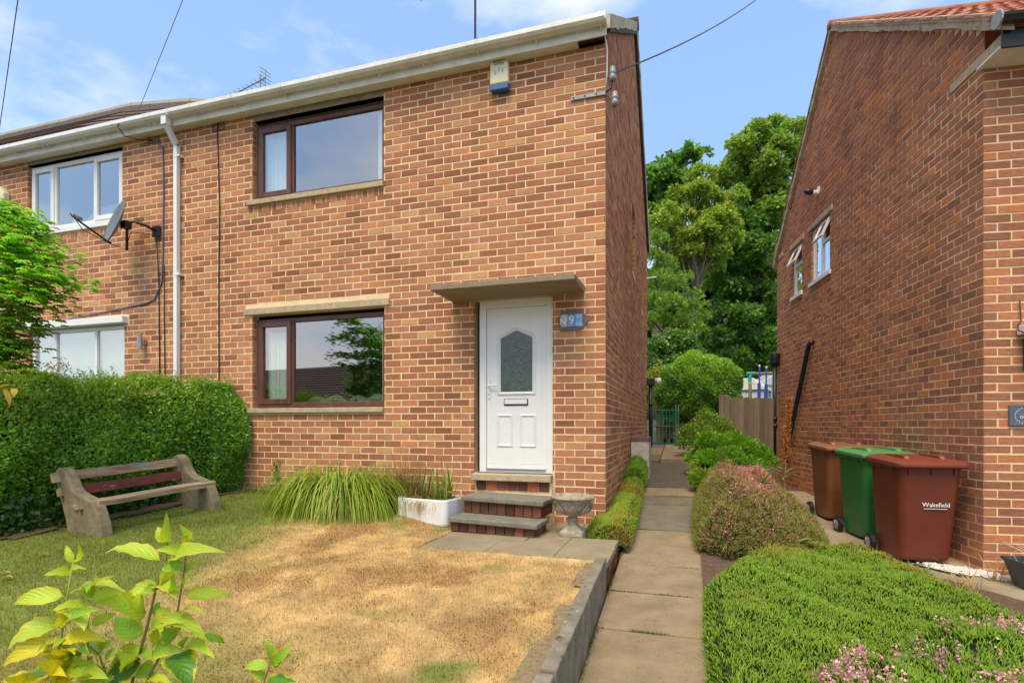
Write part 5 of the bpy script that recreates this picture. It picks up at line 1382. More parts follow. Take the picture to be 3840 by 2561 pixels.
M['fwood'] = surf('grey_fence_board', [(.3, (.15, .118, .082)), (.55, (.235, .19, .135)), (.8, (.32, .265, .195))], 7, .95, .5, 60, stretch=(6, 6, .35), spots=(18, (.09, .06, .04), .70, .76))
for _i, _g in enumerate((.82, 1.0, 1.22)): M['fwood%d' % _i] = surf('grey_fence_board_%d' % _i, [(.3, (.17 * _g, .13 * _g, .088 * _g)), (.55, (.26 * _g, .205 * _g, .14 * _g)), (.8, (.35 * _g, .285 * _g, .205 * _g))], 7, .95, .5, 60, stretch=(6, 6, .35), spots=(18, (.09, .06, .04), .70, .76))
M['fpost'] = surf('brown_fence_post', [(.3, (.19, .105, .055)), (.6, (.30, .175, .095))], 7, .95, .4, 60, stretch=(5, 5, .3))
fa, fb = pt(1662, 912, 11.3), pt(1787, 912, 11.75); fz = 1.675
fn = thing('garden_fence', 'grey weathered board fence between the junipers and the right house', 'fence', (fa.x, fa.y, .1), math.atan2(fb.y - fa.y, fb.x - fa.x))
FL_ = (Vector((fb.x, fb.y)) - Vector((fa.x, fa.y))).length
nb_ = 9; bw = (FL_ - .20) / nb_
for i in range(nb_):
    x0 = .10 + i * bw
    hz = fz - .1 + R.uniform(-.012, .012)
    MB().prism([(x0, -.022), (x0 + bw - .004, -.006), (x0 + bw - .004, .008), (x0, .0)], lambda p: (p[0], p[1], -.5), lambda p: (p[0], p[1], hz)).build('board', M['fwood' + str(i % 3)], fn)
for x in (.05, FL_ - .04): MB().box(x - .05, x + .05, -.05, .05, -.2, fz - .06).build('post', M['fpost'] if x > 1 else M['fwood'], fn, bevel=.006)
MB().box(.02, .09, -.02, .04, fz - .08, fz - .045).build('post_cap', M['lead'], fn)
MB().box(.1, FL_ - .1, .01, .05, 1.2, 1.28).build('rail', M['fwood'], fn)
# panel running straight back from its left end
_r = ray(1654, 912); _fa = fn.rotation_euler.z; _bd = Vector((_r[0] * math.cos(_fa) + _r[1] * math.sin(_fa), -_r[0] * math.sin(_fa) + _r[1] * math.cos(_fa), 0)).normalized()
_o = Vector((-.045, .02, 0))
for i in range(6):
    p0 = _o + _bd * (.08 + i * .16); q0 = p0 + _bd * .152; nn_ = Vector((-_bd.y, _bd.x, 0)) * .01
    MB().prism([(p0 - nn_), (p0 + nn_), (q0 + nn_), (q0 - nn_)], lambda p: (p[0], p[1], -.5), lambda p: (p[0], p[1], fz - .07)).build('board', M['fwood%d' % (i % 3)], fn)
MB().box(-.085, -.015, -.02, .05, -.5, fz - .05).build('post', M['fwood1'], fn)

sw = thing('swing_frame', 'timber swing frame with a green plastic joint behind the fence', 'swing frame', (2.2, 9.5, .8))
A = pt(1722, 858, 16.2) - Vector((2.2, 9.5, .8)); B = pt(1800, 857, 16.2) - Vector((2.2, 9.5, .8)); B = A + (B - A) * 2.2
MB().tube([A, B], .045, 8).build('beam', M['fwood'], sw)
for dx, dy in ((-.08, -.5), (.10, .6)): MB().tube([A, (A.x + dx, A.y + dy, -.3)], .04, 8).build('leg', M['fwood'], sw)
for dx, dy in ((-.08, -.5), (.10, .6)): MB().tube([B, (B.x + dx, B.y + dy, -.3)], .04, 8).build('leg', M['fwood'], sw)
g_ = MB(); g_.tube([A + (A - B).normalized() * .10, A + (B - A).normalized() * .14], .06, 10); g_.tube([A, A + Vector((-.015, -.05, -.24))], .055, 10); g_.build('joint', flat('green_plastic_joint', (.02, .30, .18), .4), sw)
for i, x in enumerate((1742, 1758)):
    q0 = pt(x, 915, 15.6); q1 = pt(x + 1.5, 842 + i * 3, 15.6)
    po = thing('blue_pole', ('left' if i == 0 else 'right') + ' one of two blue padded poles standing behind the fence', 'pole', (q0.x, q0.y, .9), 0, 'blue poles behind the fence')
    MB().tube([(0, 0, -.2), (q1.x - q0.x, q1.y - q0.y, q1.z - .9)], .022, 8).build('pole', flat('blue_tube_%d' % i, (.03, .10, .42), .4), po)
    MB().tube([(0, 0, -.1), ((q1.x - q0.x) * .6, 0, (q1.z - .9) * .75)], .045, 8).build('padding', flat('blue_padding_%d' % i, (.02, .07, .34), .6), po)
    MB().tube([(q1.x - q0.x, q1.y - q0.y, q1.z - .9), (q1.x - q0.x, q1.y - q0.y, q1.z - .84)], .024, 8).build('cap', M['upvc'], po)
def shed(px, py_top, py_bot, w, dpt, col, label, dep):
    a = pt(px, py_top, dep); t_ = thing('garden_shed', label, 'shed', (a.x, a.y, .7), math.radians(-15), 'sheds behind the fence')
    h = a.z - .7; mt = surf('shed_' + str(px), [(.3, tuple(c * .85 for c in col)), (.7, col)], 4, .7, .1, 30)
    n_ = 8
    for i in range(n_): MB().box(-w / 2 + i * w / n_ + .004, -w / 2 + (i + 1) * w / n_ - .004, -dpt / 2, -dpt / 2 + .02, -.2, h - .35).build('panel', mt, t_)
    MB().box(-w / 2 + .01, w / 2 - .01, -dpt / 2 + .015, dpt / 2, -.2, h - .35).build('wall', mt, t_)
    MB().prism([(-w / 2 - .06, h - .36), (w / 2 + .06, h - .36), (w / 2 + .06, h - .30), (w * .2, h), (-w * .2, h), (-w / 2 - .06, h - .30)], lambda p: (p[0], -dpt / 2 - .06, p[1]), lambda p: (p[0], dpt / 2 + .06, p[1])).build('roof', M['upvc'] if col[0] > .5 else mt, t_, bevel=.01)
shed(1722, 872, 915, 1.0, 1.4, (.66, .70, .74), 'white plastic shed behind the fence, left of the grey one', 17.5)
shed(1775, 862, 915, .95, 1.4, (.40, .45, .49), 'pale grey plastic shed behind the fence, right of the white one', 18.2)
wire_o = thing('washing_line', 'pale rope hanging in a curve in front of the sheds', 'rope', (2.5, 9, 1.5))
MB().tube([pt(x, y, 15.9) - Vector((2.5, 9, 1.5)) for x, y in ((1715, 877), (1735, 882), (1752, 876), (1765, 868), (1776, 860))], .014, 5).build('rope', M['cream'], wire_o)
# ---------------------------------------------------------------- foliage tools
def unit(v): return v / np.maximum(1e-9, np.linalg.norm(v, axis=-1, keepdims=True))
def rvec(n): return unit(NR.normal(size=(n, 3)))
def leaves(name, P, D, N, L, W, C, mat, parent=None, fold=.16, tipgain=1.0):
    """one folded diamond per leaf: P base, D along, N up-normal"""
    n = len(P); D = unit(D); S = unit(np.cross(N, D)); U = np.cross(D, S)
    L = np.broadcast_to(np.asarray(L, float), (n,))[:, None]; W = np.broadcast_to(np.asarray(W, float), (n,))[:, None]
    mid = P + D * L * .45
    V = np.stack([P, mid + S * W * .5 + U * W * fold, P + D * L - U * L * .06, mid - S * W * .5 + U * W * fold], 1).reshape(-1, 3)
    Cc = np.repeat(C[:, None, :], 4, 1).copy(); Cc[:, 2] *= tipgain
    return fastmesh(name, V, np.arange(4 * n).reshape(n, 4), mat, parent, Cc.reshape(-1, 3))
def pal(n, cols, w=None, jit=.22):
    cols = np.array(cols); i = NR.choice(len(cols), n, p=w)
    return cols[i] * NR.uniform(1 - jit, 1 + jit, (n, 1)) * NR.uniform(.93, 1.07, (n, 3))
M['leaf'] = leafmat('tree_leaf', .38, .5, .3)
M['thin'] = leafmat('thin_leaf', .5, .45, .3)
M['hedge'] = leafmat('hedge_leaf', .30, .36, .5)
M['heath'] = leafmat('heath_sprig', .30, .65, .2)
M['petal'] = leafmat('petal', .30, .6, .2)
M['bark'] = surf('bark', [(.3, (.06, .045, .03)), (.7, (.15, .12, .085))], 12, .95, .8, 40, bdist=.02)
M['barkpale'] = surf('pale_bark', [(.3, (.16, .13, .09)), (.7, (.30, .26, .19))], 12, .95, .6, 40, bdist=.02)

def clumps_leaves(cl, dens, size, cols, w=None, droop=.25, flat_=.32, tone=None):
    """cl: list of (centre Vector, radius[, tone]) -> arrays of leaves filling each clump's outer shell"""
    Ps, Ds, Ns, Cs, Ls = [], [], [], [], []
    for c in cl:
        ce, r = np.array(c[0]), c[1]; tn = c[2] if len(c) > 2 else 1.0
        n = int(dens * r * r)
        u = rvec(n); u[:, 2] = np.where(u[:, 2] < -.35, -u[:, 2] * .6, u[:, 2])
        rad = r * (.45 + .62 * NR.random(n) ** .55)
        sq = np.array([1, 1, .82])
        p = ce + u * rad[:, None] * sq
        # break the ball into sprays
        p += (np.sin(p[:, [1, 2, 0]] * 5.3 / max(r, .3) * .8 + NR.random(3) * 6) * .16 * r)
        nr = unit(u * (1 - flat_) + np.array([0, 0, 1]) * flat_ + rvec(n) * .75)
        d = unit(np.cross(nr, rvec(n)) + u * .6 - np.array([0, 0, droop]))
        Ps.append(p); Ds.append(d); Ns.append(nr)
        cc = pal(n, cols, w) * tn * NR.uniform(.85, 1.15)
        Cs.append(cc); Ls.append(NR.uniform(.6, 1.25, n) * size)
    return [np.concatenate(a) for a in (Ps, Ds, Ns, Cs, Ls)]
def tree(name, label, base, cl, dens, size, cols, w=None, trunk_r=.28, mat='leaf', bark='bark', group=None, droop=.25, asp=.62, limbs=True):
    base = Vector(base)
    t_ = thing(name, label, 'tree', base, 0, group)
    cl = [(Vector(c[0]) - base, *c[1:]) for c in cl]
    P, D, N, C, L = clumps_leaves(cl, dens, size, cols, w, droop)
    leaves('crown', P, D, N, L, L * asp, C, M[mat], t_)
    if limbs:
        top = max(c[0].z for c in cl); cen = sum((c[0] for c in cl), Vector()) / len(cl)
        tk = MB(); fork = Vector((cen.x * .35, cen.y * .35, top * .38))
        tk.tube([(0, 0, -.5), (fork.x * .4, fork.y * .4, fork.z * .5), fork, fork.lerp(cen, .6)], [trunk_r * 1.25, trunk_r, trunk_r * .8, trunk_r * .45], 9)
        tk.build('trunk', M[bark], t_, smooth=True)
        lm = MB()
        for c in cl[::3]:
            a = fork.lerp(cen, R.random() * .5); b = c[0]
            mid = a.lerp(b, .5) + Vector((R.uniform(-.3, .3), R.uniform(-.3, .3), .15 * (b - a).length))
            lm.tube([a, mid, b], [trunk_r * .35, trunk_r * .2, trunk_r * .06], 5)
        kind(lm.build('limbs', M[bark], t_, smooth=True), 'stuff')
    return t_
def crop_cl(lst, dep, jit, tone=None, sc_=1.0):
    """clumps listed by where the photograph shows them (zoomed crop coordinates), at the tree's real distance"""
    out = []
    for c in lst:
        px, py, pr = 1469.4 + .3903 * c[0], 244.9 + .3903 * c[1], .3903 * c[2]
        d = dep + R.uniform(-jit, jit)
        out.append((pt(px, py, d), pr / FD * d * sc_, c[3] if len(c) > 3 else 1.0))
    return out
def behind(cl, dv, n, scale=1.0):
    """the half of the crown that the photograph does not show, further back"""
    v = Vector((-ST, CT, 0))
    return [(c[0] + v * (dv * R.uniform(.5, 1.2)) + Vector((0, 0, -.3)), c[1] * scale, .9) for c in cl[::n]]
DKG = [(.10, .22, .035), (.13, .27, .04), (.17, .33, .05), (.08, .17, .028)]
MDG = [(.17, .32, .045), (.22, .38, .055), (.28, .42, .062), (.13, .25, .037), (.35, .42, .065)]
YLG = [(.23, .37, .05), (.29, .42, .06), (.36, .44, .065), (.18, .31, .044), (.48, .39, .065)]
oak = crop_cl([(120, 420, 90), (80, 520, 70), (200, 330, 55), (300, 270, 50), (385, 270, 30), (290, 320, 60), (220, 440, 80), (130, 330, 35), (100, 610, 60), (60, 400, 40), (180, 520, 70), (60, 680, 70), (150, 640, 50)], 33, 1.5)
b_ = pt(1500, 900, 33)
tree('oak_tree', 'dark green oak with a ragged top, leftmost of the tall trees behind the gap', (b_.x, b_.y, 1.6), oak + behind(oak, 3.0, 2), 620, .36, [(.11, .25, .035), (.14, .30, .042), (.18, .35, .05), (.08, .18, .028)], trunk_r=.35)
syc_top = crop_cl([(690, 150, 75), (800, 130, 80), (900, 140, 70), (960, 190, 50), (600, 230, 75), (720, 250, 90), (840, 240, 90), (940, 280, 70), (560, 320, 70), (640, 350, 85), (760, 360, 90), (880, 390, 90), (520, 400, 60, 1.05), (610, 460, 85), (720, 480, 90), (820, 500, 90), (900, 480, 60), (560, 530, 70), (680, 570, 85), (790, 590, 80), (860, 560, 60)], 27, 1.3, 1)
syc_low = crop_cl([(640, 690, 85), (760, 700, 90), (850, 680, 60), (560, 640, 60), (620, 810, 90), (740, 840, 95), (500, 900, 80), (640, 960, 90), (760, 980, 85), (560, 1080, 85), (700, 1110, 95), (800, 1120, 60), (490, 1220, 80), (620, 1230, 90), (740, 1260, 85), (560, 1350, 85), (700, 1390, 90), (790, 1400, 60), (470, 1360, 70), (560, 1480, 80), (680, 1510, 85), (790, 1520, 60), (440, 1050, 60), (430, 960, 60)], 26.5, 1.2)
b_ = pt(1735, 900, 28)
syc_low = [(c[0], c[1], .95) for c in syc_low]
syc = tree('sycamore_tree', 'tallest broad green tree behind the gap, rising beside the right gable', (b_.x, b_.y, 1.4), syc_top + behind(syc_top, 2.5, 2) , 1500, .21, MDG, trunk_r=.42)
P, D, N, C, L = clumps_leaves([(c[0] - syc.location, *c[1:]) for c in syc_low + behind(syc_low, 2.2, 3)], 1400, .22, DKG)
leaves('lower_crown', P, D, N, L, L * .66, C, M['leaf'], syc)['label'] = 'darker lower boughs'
map_ = crop_cl([(370, 390, 60), (310, 430, 50), (240, 540, 75), (330, 500, 70), (420, 540, 65, 1.15), (160, 620, 60), (250, 650, 75), (340, 620, 70), (450, 730, 80), (540, 770, 60, 1.1), (420, 800, 70), (240, 900, 55), (310, 850, 55), (380, 480, 50, 1.2), (470, 780, 60), (200, 720, 55), (300, 760, 60), (480, 640, 75), (420, 650, 70), (380, 720, 70), (500, 560, 60), (150, 730, 60), (110, 680, 60), (340, 830, 60), (460, 860, 70), (240, 800, 60), (540, 690, 60)], 22, .9)
b_ = pt(1590, 930, 22.5)
tree('maple_tree', 'yellow green maple with pale bare twigs, left of the tallest tree', (b_.x, b_.y, 1.3), map_ + behind(map_, 1.5, 2, 1.0), 2200, .165, YLG, [.27, .27, .2, .2, .06], trunk_r=.16, bark='barkpale')
con = crop_cl([(110, 790, 55), (80, 880, 60), (160, 930, 60), (110, 1020, 75), (200, 1060, 70), (270, 1010, 45), (90, 1150, 75), (190, 1170, 80), (290, 1190, 65), (360, 1180, 40), (370, 1240, 45), (120, 1280, 70), (230, 1290, 70), (320, 1310, 60), (60, 1000, 50), (50, 1250, 50), (330, 1110, 40)], 17.8, .6)
b_ = pt(1535, 960, 18)
tree('willow_tree', 'soft mid green bushy tree beside the rear corner of the middle house', (b_.x, b_.y, 1.1), con + behind(con, 1.3, 2), 2400, .14, [(.17, .30, .042), (.22, .36, .055), (.27, .42, .065), (.13, .24, .036)], trunk_r=.12, droop=-.5, asp=.45)
ivy = [(pt(1535, 800, 15.8), .42), (pt(1562, 795, 15.8), .45), (pt(1585, 810, 15.9), .36), (pt(1510, 800, 15.7), .4), (pt(1545, 775, 15.8), .32), (pt(1570, 778, 15.9), .28), (pt(1520, 835, 15.6), .4), (pt(1560, 835, 15.7), .42)]
b_ = pt(1545, 985, 15.9)
tree('ivy_mound', 'rounded mound of large bright leaves behind the clipped round bush', (b_.x, b_.y, 1.0), ivy + behind(ivy, .7, 2), 4200, .085, [(.10, .22, .03), (.14, .28, .045), (.18, .33, .06), (.07, .16, .025)], trunk_r=.07, mat='hedge', asp=.85)
gold = [(pt(x, y, 15.0 + .1 * i), .36) for i, (x, y) in enumerate(((1512, 860), (1530, 870), (1550, 865), (1508, 895), (1528, 905), (1550, 900), (1512, 935), (1535, 940)))]
b_ = pt(1528, 1000, 15.2)
tree('golden_privet', 'golden yellow shrub between the black drain pipe and the round bush', (b_.x, b_.y, .95), gold, 3600, .06, [(.30, .36, .03), (.38, .42, .04), (.24, .33, .03)], trunk_r=.05, limbs=True)

def shell_leaves(P, Nn, size, cols, w=None, asp=.5, spread=.7, lift=.4, jit=.22):
    n = len(P); d = unit(Nn * .55 + rvec(n) * spread + np.array([0, 0, lift])); nr = unit(Nn + rvec(n) * .6 + np.array([0, 0, .4]))
    L = NR.uniform(.6, 1.3, n) * size
    return P, d, nr, pal(n, cols, w, jit), L
# clipped round bush
bc = pt(1603, 905, 14.2)
rb = thing('round_bush', 'large clipped round green bush beyond the gate', 'bush', (bc.x, bc.y, .9))
def dome(n, rx, ry, rz, cz):
    u = rvec(n); u[:, 2] = np.where(u[:, 2] < -.7, -u[:, 2], u[:, 2])
    bmp = 1 + .07 * np.sin(u[:, 0] * 5 + 1) * np.sin(u[:, 1] * 4.3) + .05 * np.sin(u[:, 0] * 13) * np.sin(u[:, 2] * 11) + .05 * np.sin(u[:, 2] * 9 + u[:, 0] * 5)
    k = (bmp * (1 - .13 * NR.random(n) ** 2))[:, None]
    return u * np.array([rx, ry, rz]) * k + np.array([0, 0, cz]), u
Pd, Nd = dome(46000, 1.03, 1.0, 1.02, 1.02)
colr = pal(46000, [(.11, .26, .022), (.15, .33, .03), (.20, .41, .038), (.07, .18, .017)], None, .25)
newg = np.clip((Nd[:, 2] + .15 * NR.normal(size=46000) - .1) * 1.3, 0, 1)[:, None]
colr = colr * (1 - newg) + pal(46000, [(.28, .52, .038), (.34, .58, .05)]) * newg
_, dd_, nn_, _, LL_ = shell_leaves(Pd, Nd, .060, [(1, 1, 1)])
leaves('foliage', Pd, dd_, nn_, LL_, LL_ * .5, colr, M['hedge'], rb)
MB().lathe([(.1, -.6), (.5, .1), (.72, .6), (.78, 1.0), (.66, 1.5), (.3, 1.78), (.02, 1.82)], 14).build('branches', M['bark'], rb)
tw = MB()
for i in range(90):
    u = Vector((R.uniform(-.7, .7), R.uniform(-.7, .3), 0)); z = 1.02 + math.sqrt(max(0, 1 - u.length_squared)) * .98
    tw.tube([(u.x, u.y, z - .1), (u.x * 1.05, u.y * 1.05, z + R.uniform(.04, .16))], .004, 3)
kind(tw.build('shoots', M['leaf'] if False else surf('green_shoot', [(.3, (.10, .2, .02)), (.7, (.18, .32, .03))], 20, .7, 0), rb), 'stuff')

# dark woodland far behind everything
wcl = []
for i in range(34):
    px = 1470 + i * 11; wcl.append((pt(px, R.uniform(560, 780), R.uniform(38, 46)), R.uniform(1.8, 2.8)))
for i in range(46):
    px = 1420 + i * 11; wcl.append((pt(px, R.uniform(760, 960), R.uniform(38, 46)), R.uniform(1.8, 3.0)))
for i in range(20): wcl.append((pt(1440 + i * 22, R.uniform(860, 985), R.uniform(33, 37)), R.uniform(1.5, 2.2)))
P, D, N, C, L = clumps_leaves(wcl, 190, .50, DKG)
kind(leaves('woodland', P, D, N, L, L * .7, C, M['leaf']), 'stuff')

# ---------------------------------------------------------------- the privet hedge on the left
hg = thing('privet_hedge', 'dense clipped green privet hedge behind the bench', 'hedge', (-5.2, -2.2, .05))
HB = Vector((-5.2, -2.2, .05))
def hedge_face(y):          # x of the face towards the lawn, world
    y = np.asarray(y, float)
    return -5.02 - .30 * sstep(-.2, -1.4, y) - .12 * sstep(-1.4, -4.5, y)
def hedge_top(y):
    y = np.asarray(y, float); return 1.67 + .05 * y
def hedge_pts(n, part):
    y = NR.uniform(-5.2, -.03, n); h = NR.random(n)
    zt = hedge_top(y) + .05 * np.sin(y * 5) + .04 * np.sin(y * 11.3); zb = lawn_h(-5.2, y) - .02
    bulge = .06 * np.sin(y * 3.1 + h * 4) + .05 * np.sin(y * 7.7 - h * 6) + .16 * np.sin(np.pi * np.clip(h, 0, 1)) - .06
    if part == 'face':
        z = zb + (zt - zb) * h
        x = hedge_face(y) + bulge - .13 * sstep(.86, 1.0, h) - NR.random(n) ** 2 * .11
        Nn = np.stack([np.ones(n), np.zeros(n), .15 + .7 * sstep(.8, 1, h)], -1)
    elif part == 'top':
        w = NR.random(n); x = hedge_face(y) - .02 - w * .95
        z = zt + .04 * np.sin(x * 9 + y * 4) - NR.random(n) ** 2 * .10 - .10 * sstep(.15, 0, w)
        Nn = np.stack([np.zeros(n), np.zeros(n), np.ones(n)], -1)
    P = np.stack([x, y, z], -1); return P, unit(Nn), h
Pf, Nf, hf = hedge_pts(62000, 'face')
c1 = pal(len(Pf), [(.14, .33, .03), (.19, .41, .04), (.26, .50, .05), (.11, .27, .026), (.33, .56, .065)], None, .25)
k = sstep(.70, 1.0, hf + .16 * NR.normal(size=len(hf)))[:, None]
c1 = c1 * (.62 + .76 * fbm(Pf[:, 1] * 1.3, Pf[:, 2] * 1.3, 2.6)[:, None])
c1 = c1 * (1 - k) + pal(len(Pf), [(.22, .38, .03), (.28, .44, .04), (.34, .48, .045)]) * k
# leaves thin out and darken in species terms near the ground where ivy runs in
_, d1, n1, _, L1 = shell_leaves(Pf, Nf, .046, [(1, 1, 1)], asp=.55)
Pt, Nt, _ = hedge_pts(24000, 'top')
c2 = pal(len(Pt), [(.24, .40, .032), (.30, .46, .04), (.36, .50, .048), (.17, .32, .026)], None, .2)
_, d2, n2, _, L2 = shell_leaves(Pt, Nt, .040, [(1, 1, 1)], lift=.9)
# end of the hedge by the house wall
ne = 9000
xe = NR.uniform(-5.9, -4.98, ne); ze = NR.random(ne); 
Pe = np.stack([-4.93 - .10 * NR.random(ne) ** 2 - .13 * sstep(.75, 1, ze) - .10 * (1 - np.sin(np.pi * np.clip(ze * .9 + .1, 0, 1))), NR.uniform(-.55, -.04, ne), .2 + (1.66 - .2) * ze], -1)
Ne = unit(np.stack([np.ones(ne), -.3 * np.ones(ne), .2 * np.ones(ne)], -1))
c3 = pal(ne, [(.11, .27, .028), (.17, .38, .04), (.24, .46, .05)]); _, d3, n3, _, L3 = shell_leaves(Pe, Ne, .042, [(1, 1, 1)])
# young upright shoots above the top
ns = 900; ys = NR.uniform(-5, -.1, ns); xs = hedge_face(ys) - NR.random(ns) * .8; hs = NR.uniform(.04, .24, ns) * NR.uniform(.5, 1, ns)
SP, SD, SC = [], [], []
for x, y, h in zip(xs, ys, hs):
    m_ = int(6 + h * 60); t = np.linspace(0, 1, m_); z0_ = float(hedge_top(y)) - .03
    SP.append(np.stack([x + .02 * np.sin(t * 3 + x * 50), y + .02 * np.cos(t * 3), z0_ + t * h], -1)); SD.append(unit(rvec(m_) * [1, 1, .3] + [0, 0, .5])); SC.append(pal(m_, [(.20, .34, .03), (.26, .40, .04)]))
SP, SD, SC = map(np.concatenate, (SP, SD, SC)); SL = NR.uniform(.02, .035, len(SP))
allP = np.concatenate([Pf, Pt, Pe, SP]) - np.array(HB)
kind(leaves('foliage', allP, np.concatenate([d1, d2, d3, SD]), np.concatenate([n1, n2, n3, rvec(len(SP))]), np.concatenate([L1, L2, L3, SL]), np.concatenate([L1 * .52, L2 * .52, L3 * .52, SL * .5]), np.concatenate([c1, c2, c3, SC]), M['hedge'], hg), 'stuff')
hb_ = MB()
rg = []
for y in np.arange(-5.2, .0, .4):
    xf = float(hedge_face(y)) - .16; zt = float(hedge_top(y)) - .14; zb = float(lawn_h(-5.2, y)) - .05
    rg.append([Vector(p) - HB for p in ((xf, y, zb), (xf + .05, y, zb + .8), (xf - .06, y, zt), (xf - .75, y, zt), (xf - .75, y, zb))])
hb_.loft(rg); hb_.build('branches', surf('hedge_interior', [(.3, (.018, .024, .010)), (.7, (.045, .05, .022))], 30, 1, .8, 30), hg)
# ivy at its foot
ni = 3800; yi = NR.uniform(-4.9, -1.0, ni); xi = hedge_face(yi) + .02 + NR.random(ni) ** 2 * .16; zi = lawn_h(xi, yi) + NR.random(ni) ** 1.6 * .30
P_, d_, n_, c_, L_ = shell_leaves(np.stack([xi, yi, zi], -1), np.tile(unit(np.array([[1., 0, .4]])), (ni, 1)), .055, [(.03, .08, .012), (.05, .13, .02), (.09, .20, .03)])
iv = thing('ivy', 'dark ivy creeping along the foot of the hedge behind the bench', 'ivy', (-5.2, -2.0, .05))
kind(leaves('leaves', P_ - np.array(iv.location), d_, n_, L_, L_ * .9, c_, M['hedge'], iv), 'stuff')

# ---------------------------------------------------------------- maple sprays at the left edge
mp = thing('japanese_maple', 'bright green maple with layered drooping sprays at the left edge', 'tree', (-5.05, -3.4, .0))
MO = np.array(mp.location)
PP, DD, NN, CC, LL = [], [], [], [], []
sprays = [((-60, 520), (95, 525), 4.95), ((-60, 545), (110, 548), 5.0), ((-60, 575), (128, 578), 4.9), ((-60, 600), (125, 603), 5.0), ((-60, 625), (172, 642), 4.85), ((-60, 640), (172, 655), 4.9), ((-60, 665), (150, 690), 4.8), ((-60, 690), (128, 722), 4.85),
          ((-60, 505), (60, 500), 5.1), ((-60, 560), (80, 600), 4.7), ((-60, 610), (100, 640), 4.6), ((-60, 720), (85, 760), 4.8), ((-60, 740), (60, 800), 4.8), ((-60, 770), (45, 840), 4.9), ((-60, 800), (25, 850), 4.9), ((-60, 480), (25, 485), 5.1), ((-60, 530), (40, 560), 4.6), ((-60, 640), (60, 690), 4.5), ((-60, 590), (60, 580), 5.2),
          ((-60, 690), (70, 735), 5.1), ((-60, 660), (100, 672), 5.2), ((-60, 830), (38, 790), 5.0)]
br_ = MB()
for (a, b, d) in sprays:
    A_, B_ = pt(a[0], a[1], d + .1), pt(b[0], b[1], d)
    br_.tube([Vector(A_) - mp.location, A_.lerp(B_, .5) + Vector((0, 0, .05)) - mp.location, B_ - mp.location], [.005, .003, .001], 4)
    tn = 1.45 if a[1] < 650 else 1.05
    for i in range(110):
        t = R.random() ** .7; p = np.array(A_.lerp(B_, t)) + np.array([0, 0, .05 * math.sin(t * 3.1)]) + NR.normal(size=3) * np.array([.06, .10, .035])
        fwd = unit(np.array(B_ - A_)); rad = .055 * R.uniform(.7, 1.2)
        up_ = unit(np.array([R.uniform(-.25, .25), R.uniform(-.25, .25), 1.0])); ang0 = math.atan2(fwd[1], fwd[0])
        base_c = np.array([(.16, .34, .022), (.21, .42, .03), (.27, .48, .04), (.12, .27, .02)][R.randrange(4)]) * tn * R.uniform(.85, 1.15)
        if R.random() < .03: base_c = np.array([.35, .14, .03])
        for kf in (-2, -1, 0, 1, 2):      # palmate leaf: five narrow drooping fingers
            an = ang0 + kf * .5 + R.uniform(-.1, .1); L_ = rad * (1.5 - .22 * abs(kf))
            PP.append(p); DD.append([math.cos(an), math.sin(an), -.30 - .1 * abs(kf)]); NN.append(up_); CC.append(base_c * R.uniform(.9, 1.1)); LL.append(L_)
PP = np.array(PP) - MO; LL = np.array(LL)
kind(leaves('leaves', PP, np.array(DD), np.array(NN), LL, LL * .5, np.array(CC), M['thin'], mp), 'stuff')
fork = Vector((.55, .75, 1.2)); br_.tube([(-.3, .2, -.1), (-.2, .3, .7), pt(-60, 700, 4.95) - mp.location, pt(30, 700, 4.9) - mp.location, pt(70, 660, 4.85) - mp.location], [.05, .04, .025, .014, .006], 6)
kind(br_.build('branches', M['bark'], mp, smooth=True), 'stuff')

